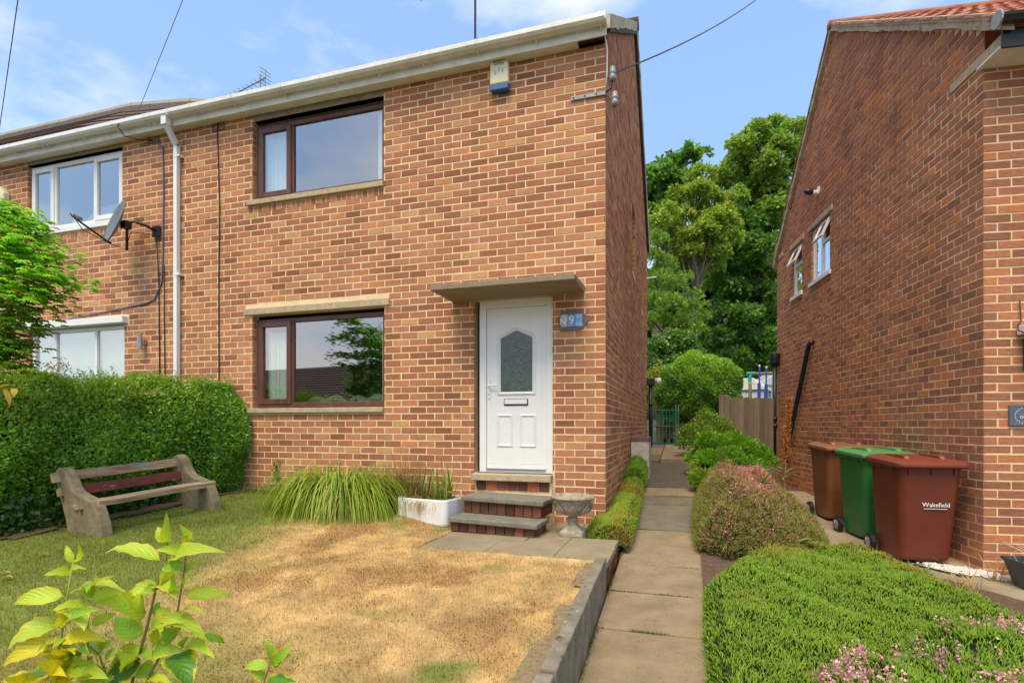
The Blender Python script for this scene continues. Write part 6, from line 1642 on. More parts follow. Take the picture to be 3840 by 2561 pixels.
# ---------------------------------------------------------------- heath, heather and juniper
def inpoly(x, y, poly):
    r_ = np.zeros(len(x), bool); n = len(poly)
    for i in range(n):
        x0, y0 = poly[i]; x1, y1 = poly[(i + 1) % n]
        c = ((y0 > y) != (y1 > y)) & (x < (x1 - x0) * (y - y0) / (y1 - y0 + 1e-12) + x0); r_ ^= c
    return r_
def edgedist(x, y, poly):
    d = np.full(len(x), 9.0); n = len(poly)
    for i in range(n):
        a = np.array(poly[i]); b = np.array(poly[(i + 1) % n]); ab = b - a
        t = np.clip(((x - a[0]) * ab[0] + (y - a[1]) * ab[1]) / (ab @ ab), 0, 1)
        d = np.minimum(d, np.hypot(x - a[0] - t * ab[0], y - a[1] - t * ab[1]))
    return d
def heath(name, label, cat, poly, hgt, n, cols, w, sprig=(.035, .07), wid=.0085, tipc=None, edge=.22, flowers=None, brown=None, seedh=3.0, hum=.085, base=None, dirsp=.6):
    xs = [p[0] for p in poly]; ys = [p[1] for p in poly]
    cx, cy = sum(xs) / len(xs), sum(ys) / len(ys)
    t_ = thing(name, label, cat, (cx, cy, float(ground_h(cx, cy))))
    O_ = np.array(t_.location)
    x = NR.uniform(min(xs), max(xs), n * 2); y = NR.uniform(min(ys), max(ys), n * 2); k = inpoly(x, y, poly); x, y = x[k][:n], y[k][:n]; n = len(x)
    gb = base if base is not None else (lambda a, b: ground_h(a, b) + .03)
    ed = edgedist(x, y, poly); e = np.clip(ed / edge, 0, 1); prof = np.sqrt(np.maximum(0, 1 - (1 - e) ** 2))
    hh = hgt * prof + hum * (fbm(x + 4, y, seedh) - .5) * 2 * prof
    # near the rim the sprigs fill the whole height of the side
    lay = np.where(e < .9, NR.random(n) ** .6, 1 - .10 * NR.random(n))
    z = gb(x, y) + hh * lay
    P0 = np.stack([x, y, z], -1) - O_
    # outward lean near the rim
    dx = edgedist(x + .02, y, poly) - edgedist(x - .02, y, poly); dy = edgedist(x, y + .02, poly) - edgedist(x, y - .02, poly)
    out = -np.stack([dx, dy, np.zeros(n)], -1) / .04 * (1 - e)[:, None]
    D = unit(np.array([0, 0, 1.0]) + out * .9 + rvec(n) * dirsp)
    L = NR.uniform(*sprig, n); W = wid * NR.uniform(.7, 1.3, n)
    c = pal(n, cols, w, .25) * (.80 + .4 * fbm(x, y, 5)[:, None])
    if brown is not None:
        kb = brown(x, y)[:, None]; c = c * (1 - kb) + pal(n, [(.34, .20, .035), (.42, .28, .05), (.26, .14, .03)]) * kb
    S = unit(np.cross(D, rvec(n))); S2 = np.cross(D, S)
    tip = c * 1.25 if tipc is None else c * .35 + pal(n, tipc) * .65
    # each sprig is a slim three-sided spike with a paler growing tip
    V, Cc = [], []
    b0 = P0 - D * (L * .25)[:, None]
    ang = [0, 2.094, 4.189]
    ring = [P0 + D * (L * .45)[:, None] + (S * math.cos(a) + S2 * math.sin(a)) * W[:, None] * .5 for a in ang]
    top = P0 + D * L[:, None]
    V = np.stack([b0, *ring, top], 1).reshape(-1, 3)
    C5 = np.stack([c * .85, c, c, c, tip], 1).reshape(-1, 3)
    F = np.array([[0, 2, 1], [0, 3, 2], [0, 1, 3], [1, 2, 4], [2, 3, 4], [3, 1, 4]])
    Fa = (np.arange(n) * 5)[:, None, None] + F[None]
    kind(fastmesh('sprigs', V, Fa.reshape(-1, 3), M['heath'], t_, C5), 'stuff')
    # twiggy body below the sprigs
    gxs = np.arange(min(xs), max(xs) + .05, .05); gys = np.arange(min(ys), max(ys) + .05, .05)
    X, Y = np.meshgrid(gxs, gys, indexing='ij'); xf, yf = X.ravel(), Y.ravel(); ins_ = inpoly(xf, yf, poly); e2 = np.clip(edgedist(xf, yf, poly) / edge, 0, 1) * ins_
    Z = gb(xf, yf) + (hgt * np.sqrt(np.maximum(0, 1 - (1 - e2) ** 2)) * .86 + hum * (fbm(xf + 4, yf, seedh) - .5) * 2 * e2) * ins_ - .05 * ins_ - .06 * (1 - ins_)
    Vb = np.stack([xf, yf, Z], -1) - O_; I = np.arange(len(xf)).reshape(X.shape); Fb = np.stack([I[:-1, :-1], I[1:, :-1], I[1:, 1:], I[:-1, 1:]], -1).reshape(-1, 4)
    Fb = Fb[ins_[Fb].all(1)]
    fastmesh('branches', Vb, Fb, M['heathbody'], t_, None, smooth=True)
    if flowers:
        fx, fy, fm = flowers['n'], None, flowers['mask']
        x = NR.uniform(min(xs), max(xs), fx); y = NR.uniform(min(ys), max(ys), fx); k = inpoly(x, y, poly); x, y = x[k], y[k]; k = NR.random(len(x)) < fm(x, y); x, y = x[k], y[k]; n = len(x)
        e = np.clip(edgedist(x, y, poly) / edge, 0, 1); prof = np.sqrt(np.maximum(0, 1 - (1 - e) ** 2)); lay = np.where(e < .9, .25 + .75 * NR.random(n) ** .7, 1.0)
        z = gb(x, y) + (hgt * prof + hum * (fbm(x + 4, y, seedh) - .5) * 2 * prof) * lay + NR.uniform(.02, .075, n)
        m_ = flowers.get('bells', 8); fc = pal(n, flowers['cols'], flowers.get('w'))
        q = np.repeat(np.stack([x, y, z], -1) - O_, m_, 0) + NR.normal(size=(n * m_, 3)) * np.array([.010, .010, .022]) * flowers.get('spread', 1)
        cc = np.repeat(fc, m_, 0) * NR.uniform(.7, 1.35, (n * m_, 1)); Lf = NR.uniform(.008, .014, n * m_) * flowers.get('size', 1)
        kind(leaves('flowers', q, rvec(n * m_), rvec(n * m_), Lf, Lf * .8, cc, M['petal'], t_), 'stuff')
    return t_
M['heathbody'] = surf('heath_twigs', [(.3, (.035, .05, .014)), (.6, (.07, .085, .022)), (.8, (.10, .075, .03))], 25, 1, .9, 40, bdist=.02)
HG = [(.15, .28, .022), (.20, .34, .028), (.26, .40, .036), (.11, .22, .018)]
HTIP = [(.34, .50, .07), (.42, .52, .08), (.28, .46, .055)]
def rim(px, py, h, gf=ground_h):
    z = -.2
    for _ in range(25):
        p = on_z(px, py, z); z = .5 * z + .5 * (float(gf(p.x, p.y)) + .03 + h)
    return (p.x, p.y)
mound = [(.955, -4.6), (.955, -2.4), (.98, -1.75)] + [rim(x, y, .10) for x, y in ((1650, 1322), (1690, 1292), (1740, 1266), (1800, 1258), (1850, 1255), (1930, 1262), (2010, 1275), (2060, 1295), (2110, 1318), (2230, 1375), (2351, 1430), (2480, 1480))] + [(3.9, -4.6)]
heath('heath_mound', 'broad low mound of bright green heath beside the path, below the bins', 'heath', mound, .165, 78000, HG, None, (.028, .06), .0085, HTIP, .13,
      brown=lambda x, y: np.clip(.75 * sstep(.34, .12, edgedist(x, y, mound)) * sstep(-1.2, -.6, y) + .25 * sstep(.66, .78, fbm(x, y, 2.2)), 0, 1))
pk = [(1.30, -4.0), (1.44, -3.1), (1.571, -2.85), (1.756, -2.62), (1.90, -2.60), (2.04, -2.40), (2.20, -2.08), (2.36, -1.92), (2.52, -1.95), (2.72, -1.83), (2.94, -1.85), (3.2, -2.6), (3.2, -4.0)]
gm = lambda x, y: ground_h(x, y) + .20
heath('pink_heath', 'bright green heath with loose pink flower spikes in the bottom right corner', 'heath', pk, .15, 20000, [(.13, .27, .02), (.17, .33, .03), (.22, .36, .035)], None, (.035, .07), .010, [(.30, .44, .05)], .3,
      flowers=dict(n=2600, mask=lambda x, y: .10 + .9 * sstep(.5, .66, fbm(x + 2, y, 2.4)), cols=[(.70, .30, .40), (.75, .40, .45), (.66, .22, .46), (.78, .50, .46)], bells=14, size=1.5, spread=1.3), base=gm)
ph_ = [(.99, .95), (.955, .2), (.97, -.66), (1.22, -.80), (1.50, -.52), (1.85, -.22), (2.15, .05), (2.3, .45), (2.34, 1.2), (2.15, 1.75), (1.75, 2.1), (1.35, 2.05), (1.06, 1.6)]
heath('heather_bush', 'large rounded heather covered in small pink flowers, in front of the brown bin', 'heather', ph_, .52, 42000, [(.17, .22, .03), (.22, .27, .035), (.27, .24, .05), (.13, .18, .025)], None, (.05, .12), .008, [(.42, .34, .11), (.36, .42, .09)], .55,
      flowers=dict(n=14000, mask=lambda x, y: .38 + .62 * sstep(.40, .60, fbm(x + 5, y + 2, 2.6)), cols=[(.60, .22, .20), (.66, .32, .28), (.52, .14, .20), (.72, .44, .36), (.56, .16, .24)], bells=8, size=1.25), hum=.22, dirsp=.95, seedh=2.4)
st1 = [(.01, -.05), (.0, .8), (.01, 1.75), (.29, 1.78), (.325, .8), (.345, -.3), (.335, -.80), (.10, -.85), (-.11, -.66), (-.125, -.10)]
stb = lambda x, y: path_h(y) + .05
heath('heather_strip', 'low mixed green and rusty heather between the house corner and the path', 'heather', st1, .16, 16000, [(.17, .31, .025), (.22, .36, .035), (.28, .37, .04), (.13, .25, .02)], None, (.03, .06), .008, [(.36, .48, .06), (.46, .40, .06)], .09,
      brown=lambda x, y: .75 * sstep(.48, .66, fbm(x * 2, y + 3, 2.0)), base=stb)
st2 = [(.01, 1.80), (.0, 2.85), (.27, 2.85), (.295, 1.80)]
heath('heather_plant', 'bright green upright heather at the foot of the concrete panel', 'heather', st2, .30, 9000, [(.13, .28, .02), (.18, .34, .03), (.10, .22, .018)], None, (.05, .09), .009, [(.26, .42, .05)], .14, base=stb)

def juniper(name, label, cl, dens, cols, size=.06):
    base = sum((c[0] for c in cl), Vector()) / len(cl); base.z = float(ground_h(base.x, base.y))
    t_ = thing(name, label, 'shrub', base)
    PP, DD, CC = [], [], []
    for c in cl:
        n = int(dens * c[1] ** 2); ce = np.array(c[0] - base); u = rvec(n); u[:, 2] = np.abs(u[:, 2]) * .9 - .15
        p = ce + u * (c[1] * NR.uniform(.55, 1.05, n))[:, None]; p += np.sin(p[:, [1, 2, 0]] * 14) * .04
        p[:, 2] = np.maximum(p[:, 2], .02)
        PP.append(p); DD.append(unit(u + [0, 0, .25] + rvec(n) * .5)); CC.append(pal(n, cols, None, .25) * (c[2] if len(c) > 2 else 1))
    P, D, C = map(np.concatenate, (PP, DD, CC)); L = NR.uniform(.6, 1.3, len(P)) * size
    kind(leaves('foliage', P, D, rvec(len(P)), L, L * .28, C, M['heath'], t_, tipgain=1.4), 'stuff')
    mb = MB()
    for c in cl:
        mb.lathe([(.01, -c[1] * .5), (c[1] * .6, -c[1] * .2), (c[1] * .68, c[1] * .15), (c[1] * .4, c[1] * .5), (.01, c[1] * .62)], 9, tuple(c[0] - base))
    kind(mb.build('branches', M['heathbody'], t_), 'stuff')
    return t_
JG = [(.14, .32, .022), (.18, .38, .03), (.24, .44, .04), (.10, .24, .018)]
juniper('juniper', 'spreading bright green juniper in front of the board fence', [(pt(1640, 1025, 8.9), .30), (pt(1690, 1035, 8.9), .34), (pt(1735, 1060, 8.8), .28), (pt(1660, 1060, 8.5), .30), (pt(1710, 1080, 8.6), .30), (pt(1630, 1065, 8.6), .25), (pt(1600, 1050, 9.0), .2)], 36000, JG)
juniper('juniper', 'small yellow green juniper at the path edge', [(pt(1622, 1098, 7.8), .20), (pt(1650, 1100, 7.8), .20), (pt(1612, 1115, 7.7), .14), (pt(1675, 1098, 8.0), .17)], 42000, [(.20, .34, .02), (.26, .40, .03), (.15, .28, .02)], .055)
# yellow flowered shrub
yc = [(pt(1600, 1000, 10.8), .34), (pt(1640, 990, 11.0), .36), (pt(1625, 965, 11.2), .26), (pt(1590, 1020, 10.6), .28), (pt(1650, 1015, 10.8), .30), (pt(1605, 985, 11), .25)]
ys_ = sum((c[0] for c in yc), Vector()) / len(yc); ys_.z = .45
yt = thing('hypericum_shrub', 'loose green shrub dotted with yellow flowers beside the gate', 'shrub', ys_)
P, D, N, C, L = clumps_leaves([(c[0] - ys_, c[1]) for c in yc], 16000, .05, [(.10, .21, .02), (.15, .28, .03), (.20, .33, .04)])
kind(leaves('foliage', P, D, N, L, L * .45, C, M['leaf'], yt), 'stuff')
P, D, N, C, L = clumps_leaves([(c[0] - ys_, c[1] * 1.02) for c in yc], 260, .05, [(.62, .42, .02), (.70, .52, .05)])
kind(leaves('flowers', P, D, N, L * .9, L * .8, C, M['petal'], yt), 'stuff')
mb = MB()
for c in yc: mb.tube([(0, 0, -.1), (c[0] - ys_) * .6, c[0] - ys_], .012, 4)
kind(mb.build('stems', M['bark'], yt), 'stuff')

# ---------------------------------------------------------------- strap-leaved plants
def strap(mb_, p, d, L, w, droop, n=6, cols=None, col=None, twist=0):
    """arching blade appended to arrays"""
    V, Cc = mb_
    p = np.array(p, float); d = np.array(d, float); side = np.cross(d, [0, 0, 1.0]); side = side / (np.linalg.norm(side) + 1e-9)
    pts = []; q = p.copy(); dd2 = d / np.linalg.norm(d)
    for i in range(n + 1):
        pts.append(q.copy()); q = q + dd2 * L / n; dd2 = dd2 + np.array([0, 0, -droop / n * (1 + i * .35)]); dd2 /= np.linalg.norm(dd2)
    for i in range(n):
        w0, w1 = w * (1 - (i / n) ** 1.8) + .0008, w * (1 - ((i + 1) / n) ** 1.8) + .0008
        V += [pts[i] - side * w0, pts[i] + side * w0, pts[i + 1] + side * w1, pts[i + 1] - side * w1]
        f0, f1 = .62 + .5 * i / n, .62 + .5 * (i + 1) / n
        Cc += [col * f0, col * f0, col * f1, col * f1]
def build_straps(name, buf, parent, mat):
    V, Cc = buf; V = np.array(V); return kind(fastmesh(name, V, np.arange(len(V)).reshape(-1, 4), mat, parent, np.array(Cc)), 'stuff')
M['strap'] = leafmat('strap_leaf', .30, .42, .4)
gp_ = Vector((-3.02, -.62, .08))
gr = thing('ornamental_grass', 'big arching clump of yellow green grass against the front wall', 'grass clump', gp_)
buf = ([], [])
for i in range(1500):
    a = R.uniform(0, 2 * math.pi); r_ = .26 * math.sqrt(R.random()); up_ = R.uniform(.55, 2.3); 
    colv = np.array(R.choice([(.27, .42, .035), (.21, .37, .03), (.36, .46, .045), (.14, .28, .026), (.46, .45, .07)])) * R.uniform(.75, 1.2)
    a2 = a + R.uniform(-.7, .7)
    strap(buf, (r_ * math.cos(a) * 1.35, r_ * math.sin(a) * .8, 0), (math.cos(a2), math.sin(a2) * .75, up_ * 1.5), R.uniform(.75, 1.30), R.uniform(.0045, .0075), R.uniform(1.7, 3.0), 8, col=colv)
for i in range(260):
    a = R.uniform(0, 2 * math.pi); r_ = .25 * math.sqrt(R.random()); a2 = a + R.uniform(-.7, .7)
    strap(buf, (r_ * math.cos(a) * 1.3, r_ * math.sin(a) * .8, .02), (math.cos(a2), math.sin(a2), 1.1), R.uniform(.4, .75), .004, R.uniform(2, 3.6), 6, col=np.array((.36, .24, .11)) * R.uniform(.6, 1.1))
build_straps('blades', buf, gr, M['strap'])
def sprays_in(t_, n, rx, ry, z0, hl, cols, wid=.004, lean=.35, droop=.4, name='leaves', mat='strap', nseg=5):
    buf = ([], [])
    for i in range(n):
        x, y = R.uniform(-rx, rx), R.uniform(-ry, ry); c = np.array(R.choice(cols)) * R.uniform(.75, 1.2)
        strap(buf, (x, y, z0), (R.uniform(-lean, lean), R.uniform(-lean, lean), 1), R.uniform(*hl), wid * R.uniform(.6, 1.3), droop * R.uniform(.3, 1.6), nseg, col=c)
    return build_straps(name, buf, t_, M[mat])
# plants growing in the white sink and the brown pot: things of their own
pk_ = thing('gladiolus_plant', 'broad green upright leaves growing at the right end of the white sink planter', 'plant', sk.location + Vector((.15, -.03, .21)), sk.rotation_euler.z)
sprays_in(pk_, 26, .10, .10, 0, (.30, .55), [(.14, .27, .025), (.20, .34, .03), (.26, .38, .04)], .014, .40, .5)
pk2 = thing('gladiolus_plant', 'broad green upright leaves growing at the left end of the white sink planter', 'plant', sk.location + Vector((-.13, .07, .21)), sk.rotation_euler.z)
sprays_in(pk2, 14, .07, .06, 0, (.25, .48), [(.10, .20, .025), (.14, .26, .03)], .013, .35, .4)
pk3 = thing('dry_grass', 'dry straw coloured grass and seed stalks filling the white sink planter', 'grass', sk.location + Vector((0, 0, .21)), sk.rotation_euler.z)
sprays_in(pk3, 320, .26, .17, 0, (.22, .55), [(.40, .27, .10), (.32, .20, .08), (.46, .34, .15)], .0022, .25, .35, 'stalks')
sprays_in(pk3, 420, .25, .17, 0, (.08, .22), [(.16, .20, .03), (.24, .22, .05), (.10, .15, .02), (.30, .20, .07)], .006, .9, 1.2)
sprays_in(pk3, 120, .20, .02, 0, (.16, .26), [(.42, .25, .10), (.50, .33, .15)], .003, .2, 0, 'hanging_straw')
hs_ = pk3.children[-1]; 
buf = ([], [])
for i in range(80):
    x = R.gauss(-.04, .10); strap(buf, (x, -.17, .03), (R.uniform(-.25, .25), -.55, .3), R.uniform(.10, .30), .0022, R.uniform(2.6, 5), 6, col=np.array(R.choice([(.42, .25, .10), (.50, .33, .15), (.34, .19, .08)])) * R.uniform(.8, 1.2))
build_straps('hanging_straw', buf, pk3, M['strap']); bpy.data.objects.remove(hs_)
po_ = thing('poppy', 'two small orange flowers above the white sink planter', 'flower', sk.location + Vector((.10, -.05, .21)))
mb = MB(); fl = MB()
for (x, y, h) in ((.02, .0, .50), (.18, -.12, .14)):
    mb.tube([(x, y, 0), (x + .01, y, h * .5), (x, y, h)], .003, 4)
    for k in range(5):
        a = k * 1.2566; fl.add([(x, y, h), (x + .024 * math.cos(a - .5), y + .024 * math.sin(a - .5), h + .012), (x + .03 * math.cos(a), y + .03 * math.sin(a), h + .018), (x + .024 * math.cos(a + .5), y + .024 * math.sin(a + .5), h + .012)], [(0, 1, 2, 3)])
mb.build('stem', M['bark'], po_)
kind(fl.build('flower_head', flat('orange_petal', (.80, .20, .03), .6), po_), 'stuff')
pb = thing('dry_plant', 'dry brown and green tufts growing in the brown pot', 'plant', bpt.location + Vector((0, 0, .26)))
sprays_in(pb, 150, .14, .14, 0, (.12, .34), [(.14, .18, .03), (.30, .21, .08), (.10, .13, .025), (.36, .26, .11)], .005, .75, 1.0)
sprays_in(pb, 120, .20, .12, 0, (.30, .62), [(.42, .30, .12), (.34, .23, .09)], .0020, .40, .35, 'stalks')
# weeds along the wall and lawn edge
wd_ = thing('wall_weeds', 'low green weeds and ivy shoot at the foot of the wall beside the hedge', 'weeds', (-4.4, -.12, .2))
sprays_in(wd_, 380, .5, .10, -.02, (.06, .20), [(.10, .22, .025), (.18, .28, .04), (.34, .30, .10)], .004, .7, .9)
P = np.stack([NR.normal(-.02, .03, 90), np.full(90, .09), NR.uniform(0, .42, 90)], -1)
kind(leaves('ivy_shoot', P, rvec(90), np.tile([[0, -1., 0]], (90, 1)) + rvec(90) * .4, .035, .03, pal(90, [(.07, .18, .02), (.11, .24, .03)]), M['hedge'], wd_), 'stuff')
# broad soft leaves between the heather and the heath
def broad(t_, base, tip, w, col, up=.35, name='leaf', mat='strap', nseg=6, fold=.12, edge=None):
    base, tip = np.array(base, float), np.array(tip, float); d = tip - base; L = np.linalg.norm(d); d = d / L
    s = np.cross(d, [0, 0, 1.0]); s /= np.linalg.norm(s) + 1e-9; u = np.cross(s, d)
    V, C = [], []
    for i in range(nseg + 1):
        t = i / nseg; c = base + d * L * t + u * (up * L * (t * (1 - t) * 1.6))
        wv = w * math.sin(math.pi * min(1, t * 1.02) ** .72) * .5 + .0015
        V += [c - s * wv + u * fold * wv, c, c + s * wv + u * fold * wv]
        ce = np.array(edge) if edge is not None else np.array(col) * 1.15
        C += [ce, np.array(col), ce]
    F = [(3 * i + a, 3 * i + a + 1, 3 * i + a + 4, 3 * i + a + 3) for i in range(nseg) for a in (0, 1)]
    return fastmesh(name, np.array(V), np.array(F), M[mat], t_, np.array(C), smooth=True)
for nm, lab, spots in (('foxglove_rosette', 'broad grey green leaves lying between the pink heather and the heath mound', [((1745, 1262), (1690, 1248), .07), ((1750, 1255), (1808, 1242), .08), ((1760, 1262), (1770, 1240), .06), ((1800, 1260), (1868, 1240), .08), ((1830, 1256), (1905, 1252), .06), ((1765, 1268), (1720, 1282), .06), ((1740, 1265), (1745, 1285), .05)]),
                       ('foxglove_rosette', 'small rosette of flat leaves at the path edge below the pink heather', [((1690, 1262), (1645, 1262), .05), ((1695, 1260), (1660, 1240), .045), ((1700, 1262), (1735, 1275), .05), ((1698, 1268), (1690, 1292), .04), ((1702, 1258), (1705, 1238), .05)])):
    gp0 = lambda px, py, h: Vector((*rim(px, py, h), 0)) 
    q_ = gp0(*spots[0][0], .02); c0 = Vector((q_.x, q_.y, float(ground_h(q_.x, q_.y)) + .04)); t_ = thing(nm, lab, 'plant', c0)
    dep_ = (Vector((q_.x, q_.y, 0)) - Vector((CAM[0], CAM[1], 0))).dot(Vector((-ST, CT, 0)))
    for a, b, w in spots:
        broad(t_, pt(a[0], a[1], dep_) - c0, pt(b[0], b[1] - 4, dep_ - R.uniform(.0, .14)) - c0, w * 1.35, np.array(R.choice([(.17, .30, .08), (.22, .36, .09), (.28, .38, .08)])) * R.uniform(.8, 1.15), .25)
    if 'small' in lab:
        sprays_in(t_, 110, .14, .10, -.03, (.05, .14), [(.50, .34, .10), (.42, .26, .08), (.30, .30, .06)], .003, .9, 1.2, 'dry_blades')
# tall dried flower spike in front of the drain pipe
q0 = pt(1800, 1105, 8.2); spk = thing('flower_spike', 'tall dried orange flower spike in front of the gable drain pipe', 'plant', (q0.x, q0.y, q0.z))
tp_ = pt(1813, 915, 8.2) - q0
MB().tube([(0, 0, -.4), tp_ * .5, tp_], [.014, .010, .004], 6).build('stem', M['fpost'], spk)
n = 1500; t = NR.uniform(.28, 1, n); P = np.array(tp_) * t[:, None] + NR.normal(size=(n, 3)) * (.030 * (1.15 - .7 * t))[:, None]
kind(leaves('seed_heads', P, rvec(n), rvec(n), .026, .02, pal(n, [(.46, .21, .05), (.55, .28, .08), (.36, .15, .04)]), M['petal'], spk), 'stuff')
for a_, l_ in ((.4, .2), (2.4, .22), (3.6, .26), (5.2, .22), (1.4, .24), (6.0, .3), (2.9, .3)):
    z_ = R.uniform(.0, .28); broad(spk, (0, 0, z_), (l_ * math.cos(a_), l_ * math.sin(a_) * .7, z_ + R.uniform(.0, .16)), .05, (.26, .33, .08), .3)
# dry grass tufts by the paving
dt = thing('dry_tuft', 'dry yellow grass tuft at the edge of the paving by the right house', 'grass tuft', (3.12, -.55, gz(3.12, -.55)))
sprays_in(dt, 60, .10, .12, -.02, (.10, .34), [(.50, .36, .12), (.56, .44, .18), (.44, .30, .08)], .003, .8, .9)
dt = thing('dry_tuft', 'pale dry stalk with seed head at the corner of the right house', 'grass tuft', (3.52, -.12, gz(3.5, -.1)))
sprays_in(dt, 16, .04, .05, -.02, (.18, .42), [(.56, .42, .18), (.50, .36, .14)], .0035, .45, .6)
dt = thing('small_fern', 'small bright green plant between the heath mound and the red bin', 'plant', (2.86, -.10, gz(2.86, -.1)))
sprays_in(dt, 60, .16, .06, .0, (.10, .2), [(.10, .26, .02), (.14, .32, .03)], .010, .8, 1.0)

# ---------------------------------------------------------------- dogwood in the foreground
DPT = lambda cx, cy, d: pt(.2581 * cx, 1163.3 + .2581 * cy, d)
q0 = pt(300, 1568, 1.3); dg_ = thing('dogwood_shrub', 'young variegated dogwood with lime and yellow leaves in the near left corner', 'shrub', (q0.x, q0.y, -.42))
DO = dg_.location
def dleaf_mat():
    m, n, l, b, o = newmat('dogwood_leaf')
    a = n.new('ShaderNodeAttribute'); a.attribute_name = 'Col'
    uv = n.new('ShaderNodeAttribute'); uv.attribute_name = 'Lf'      # x across (0 midrib..1 edge), y along
    sp = n.new('ShaderNodeSeparateXYZ'); l.new(uv.outputs['Vector'], sp.inputs[0])
    ns_ = noise(n, l, 42, 3, .6); ad = n.new('ShaderNodeMath'); ad.operation = 'MULTIPLY_ADD'; ad.inputs[1].default_value = .9
    sb_ = n.new('ShaderNodeMath'); sb_.operation = 'SUBTRACT'; sb_.inputs[1].default_value = .5; l.new(ns_.outputs['Fac'], sb_.inputs[0])
    l.new(sb_.outputs[0], ad.inputs[0]); l.new(sp.outputs[0], ad.inputs[2])
    r1 = ramp(n, [(.70, (0, 0, 0)), (.86, (1, 1, 1))]); l.new(ad.outputs[0], r1.inputs['Fac'])
    mx = n.new('ShaderNodeMix'); mx.data_type = 'RGBA'; l.new(r1.outputs[0], mx.inputs[0]); l.new(a.outputs['Color'], mx.inputs[6]); mx.inputs[7].default_value = (.62, .56, .035, 1)
    # side veins
    v = n.new('ShaderNodeMath'); v.operation = 'MULTIPLY_ADD'; v.inputs[1].default_value = -.32; l.new(sp.outputs[0], v.inputs[0]); l.new(sp.outputs[1], v.inputs[2])
    v2 = n.new('ShaderNodeMath'); v2.operation = 'MULTIPLY'; v2.inputs[1].default_value = 44; l.new(v.outputs[0], v2.inputs[0])
    v3 = n.new('ShaderNodeMath'); v3.operation = 'SINE'; l.new(v2.outputs[0], v3.inputs[0])
    v4 = ramp(n, [(.78, (1, 1, 1)), (1.0, (.74, .80, .62))]); l.new(v3.outputs[0], v4.inputs['Fac'])
    c = mul(n, l, mx.outputs[2], v4.outputs[0])
    l.new(c, b.inputs['Base Color']); b.inputs['Roughness'].default_value = .42; b.inputs['Specular IOR Level'].default_value = .4
    bump(n, l, b, v3.outputs[0], .35, .0012)
    tr_ = n.new('ShaderNodeBsdfTranslucent'); br2 = n.new('ShaderNodeMix'); br2.data_type = 'RGBA'; br2.blend_type = 'MULTIPLY'; br2.inputs[0].default_value = 1
    l.new(c, br2.inputs[6]); br2.inputs[7].default_value = (1.3, 1.3, .7, 1); l.new(br2.outputs[2], tr_.inputs[0])
    ms_ = n.new('ShaderNodeMixShader'); ms_.inputs[0].default_value = .35; l.new(b.outputs[0], ms_.inputs[1]); l.new(tr_.outputs[0], ms_.inputs[2]); l.new(ms_.outputs[0], o.inputs[0])
    return m
M['dog'] = dleaf_mat()
DCOL = [(.48, .64, .05), (.78, .68, .03), (.10, .28, .025), (.30, .52, .04)]
def dleaf(parent, A, B, w, tone, cup=.25, roll=None, arch=.12):
    """a leaf between two points of the place, facing roughly up and towards the path; curls along its length"""
    A, B = np.array(A), np.array(B); d = B - A; L = np.linalg.norm(d); d = d / L
    view = unit(np.array(CAM) - (np.array(dg_.location) + (A + B) / 2)); nrm = unit(view * .9 + np.array([0, 0, .6]) + rvec(1)[0] * .35)
    s = unit(np.cross(d, nrm)); u = np.cross(s, d)
    if u @ nrm < 0: u = -u
    ns, nc = 10, 2; V, C, UV = [], [], []
    tw = R.uniform(-.5, .5)
    col = np.array(DCOL[tone]) * R.uniform(.85, 1.12)
    for i in range(ns + 1):
        t = i / ns; wv = w * .5 * (math.sin(math.pi * t ** .62) ** .9 if 0 < t < 1 else 0) + .0006
        c = A + d * L * t + u * (arch * L * 4 * t * (1 - t)) - u * L * .10 * max(0, t - .7) ** 1.2 * 3
        ss = s * math.cos(tw * t) + u * math.sin(tw * t); uu = np.cross(ss, d); uu = uu if uu @ u > 0 else -uu
        for k_ in (-2, -1, 0, 1, 2):
            wob_ = .006 * math.sin(t * 22 + k_) * (abs(k_) == 2)
            V.append(c + ss * wv * k_ / 2 + uu * (cup * wv * (abs(k_) / 2) ** 1.5 + wob_ * .5)); C.append(col); UV.append((abs(k_) / 2, t, 0))
    F = [(5 * i + a, 5 * i + a + 1, 5 * i + a + 6, 5 * i + a + 5) for i in range(ns) for a in range(4)]
    o = fastmesh('leaf', np.array(V), np.array(F), M['dog'], parent, np.array(C), smooth=True)
    at = o.data.attributes.new('Lf', 'FLOAT_VECTOR', 'POINT'); at.data.foreach_set('vector', np.array(UV, np.float32).ravel())
    return o
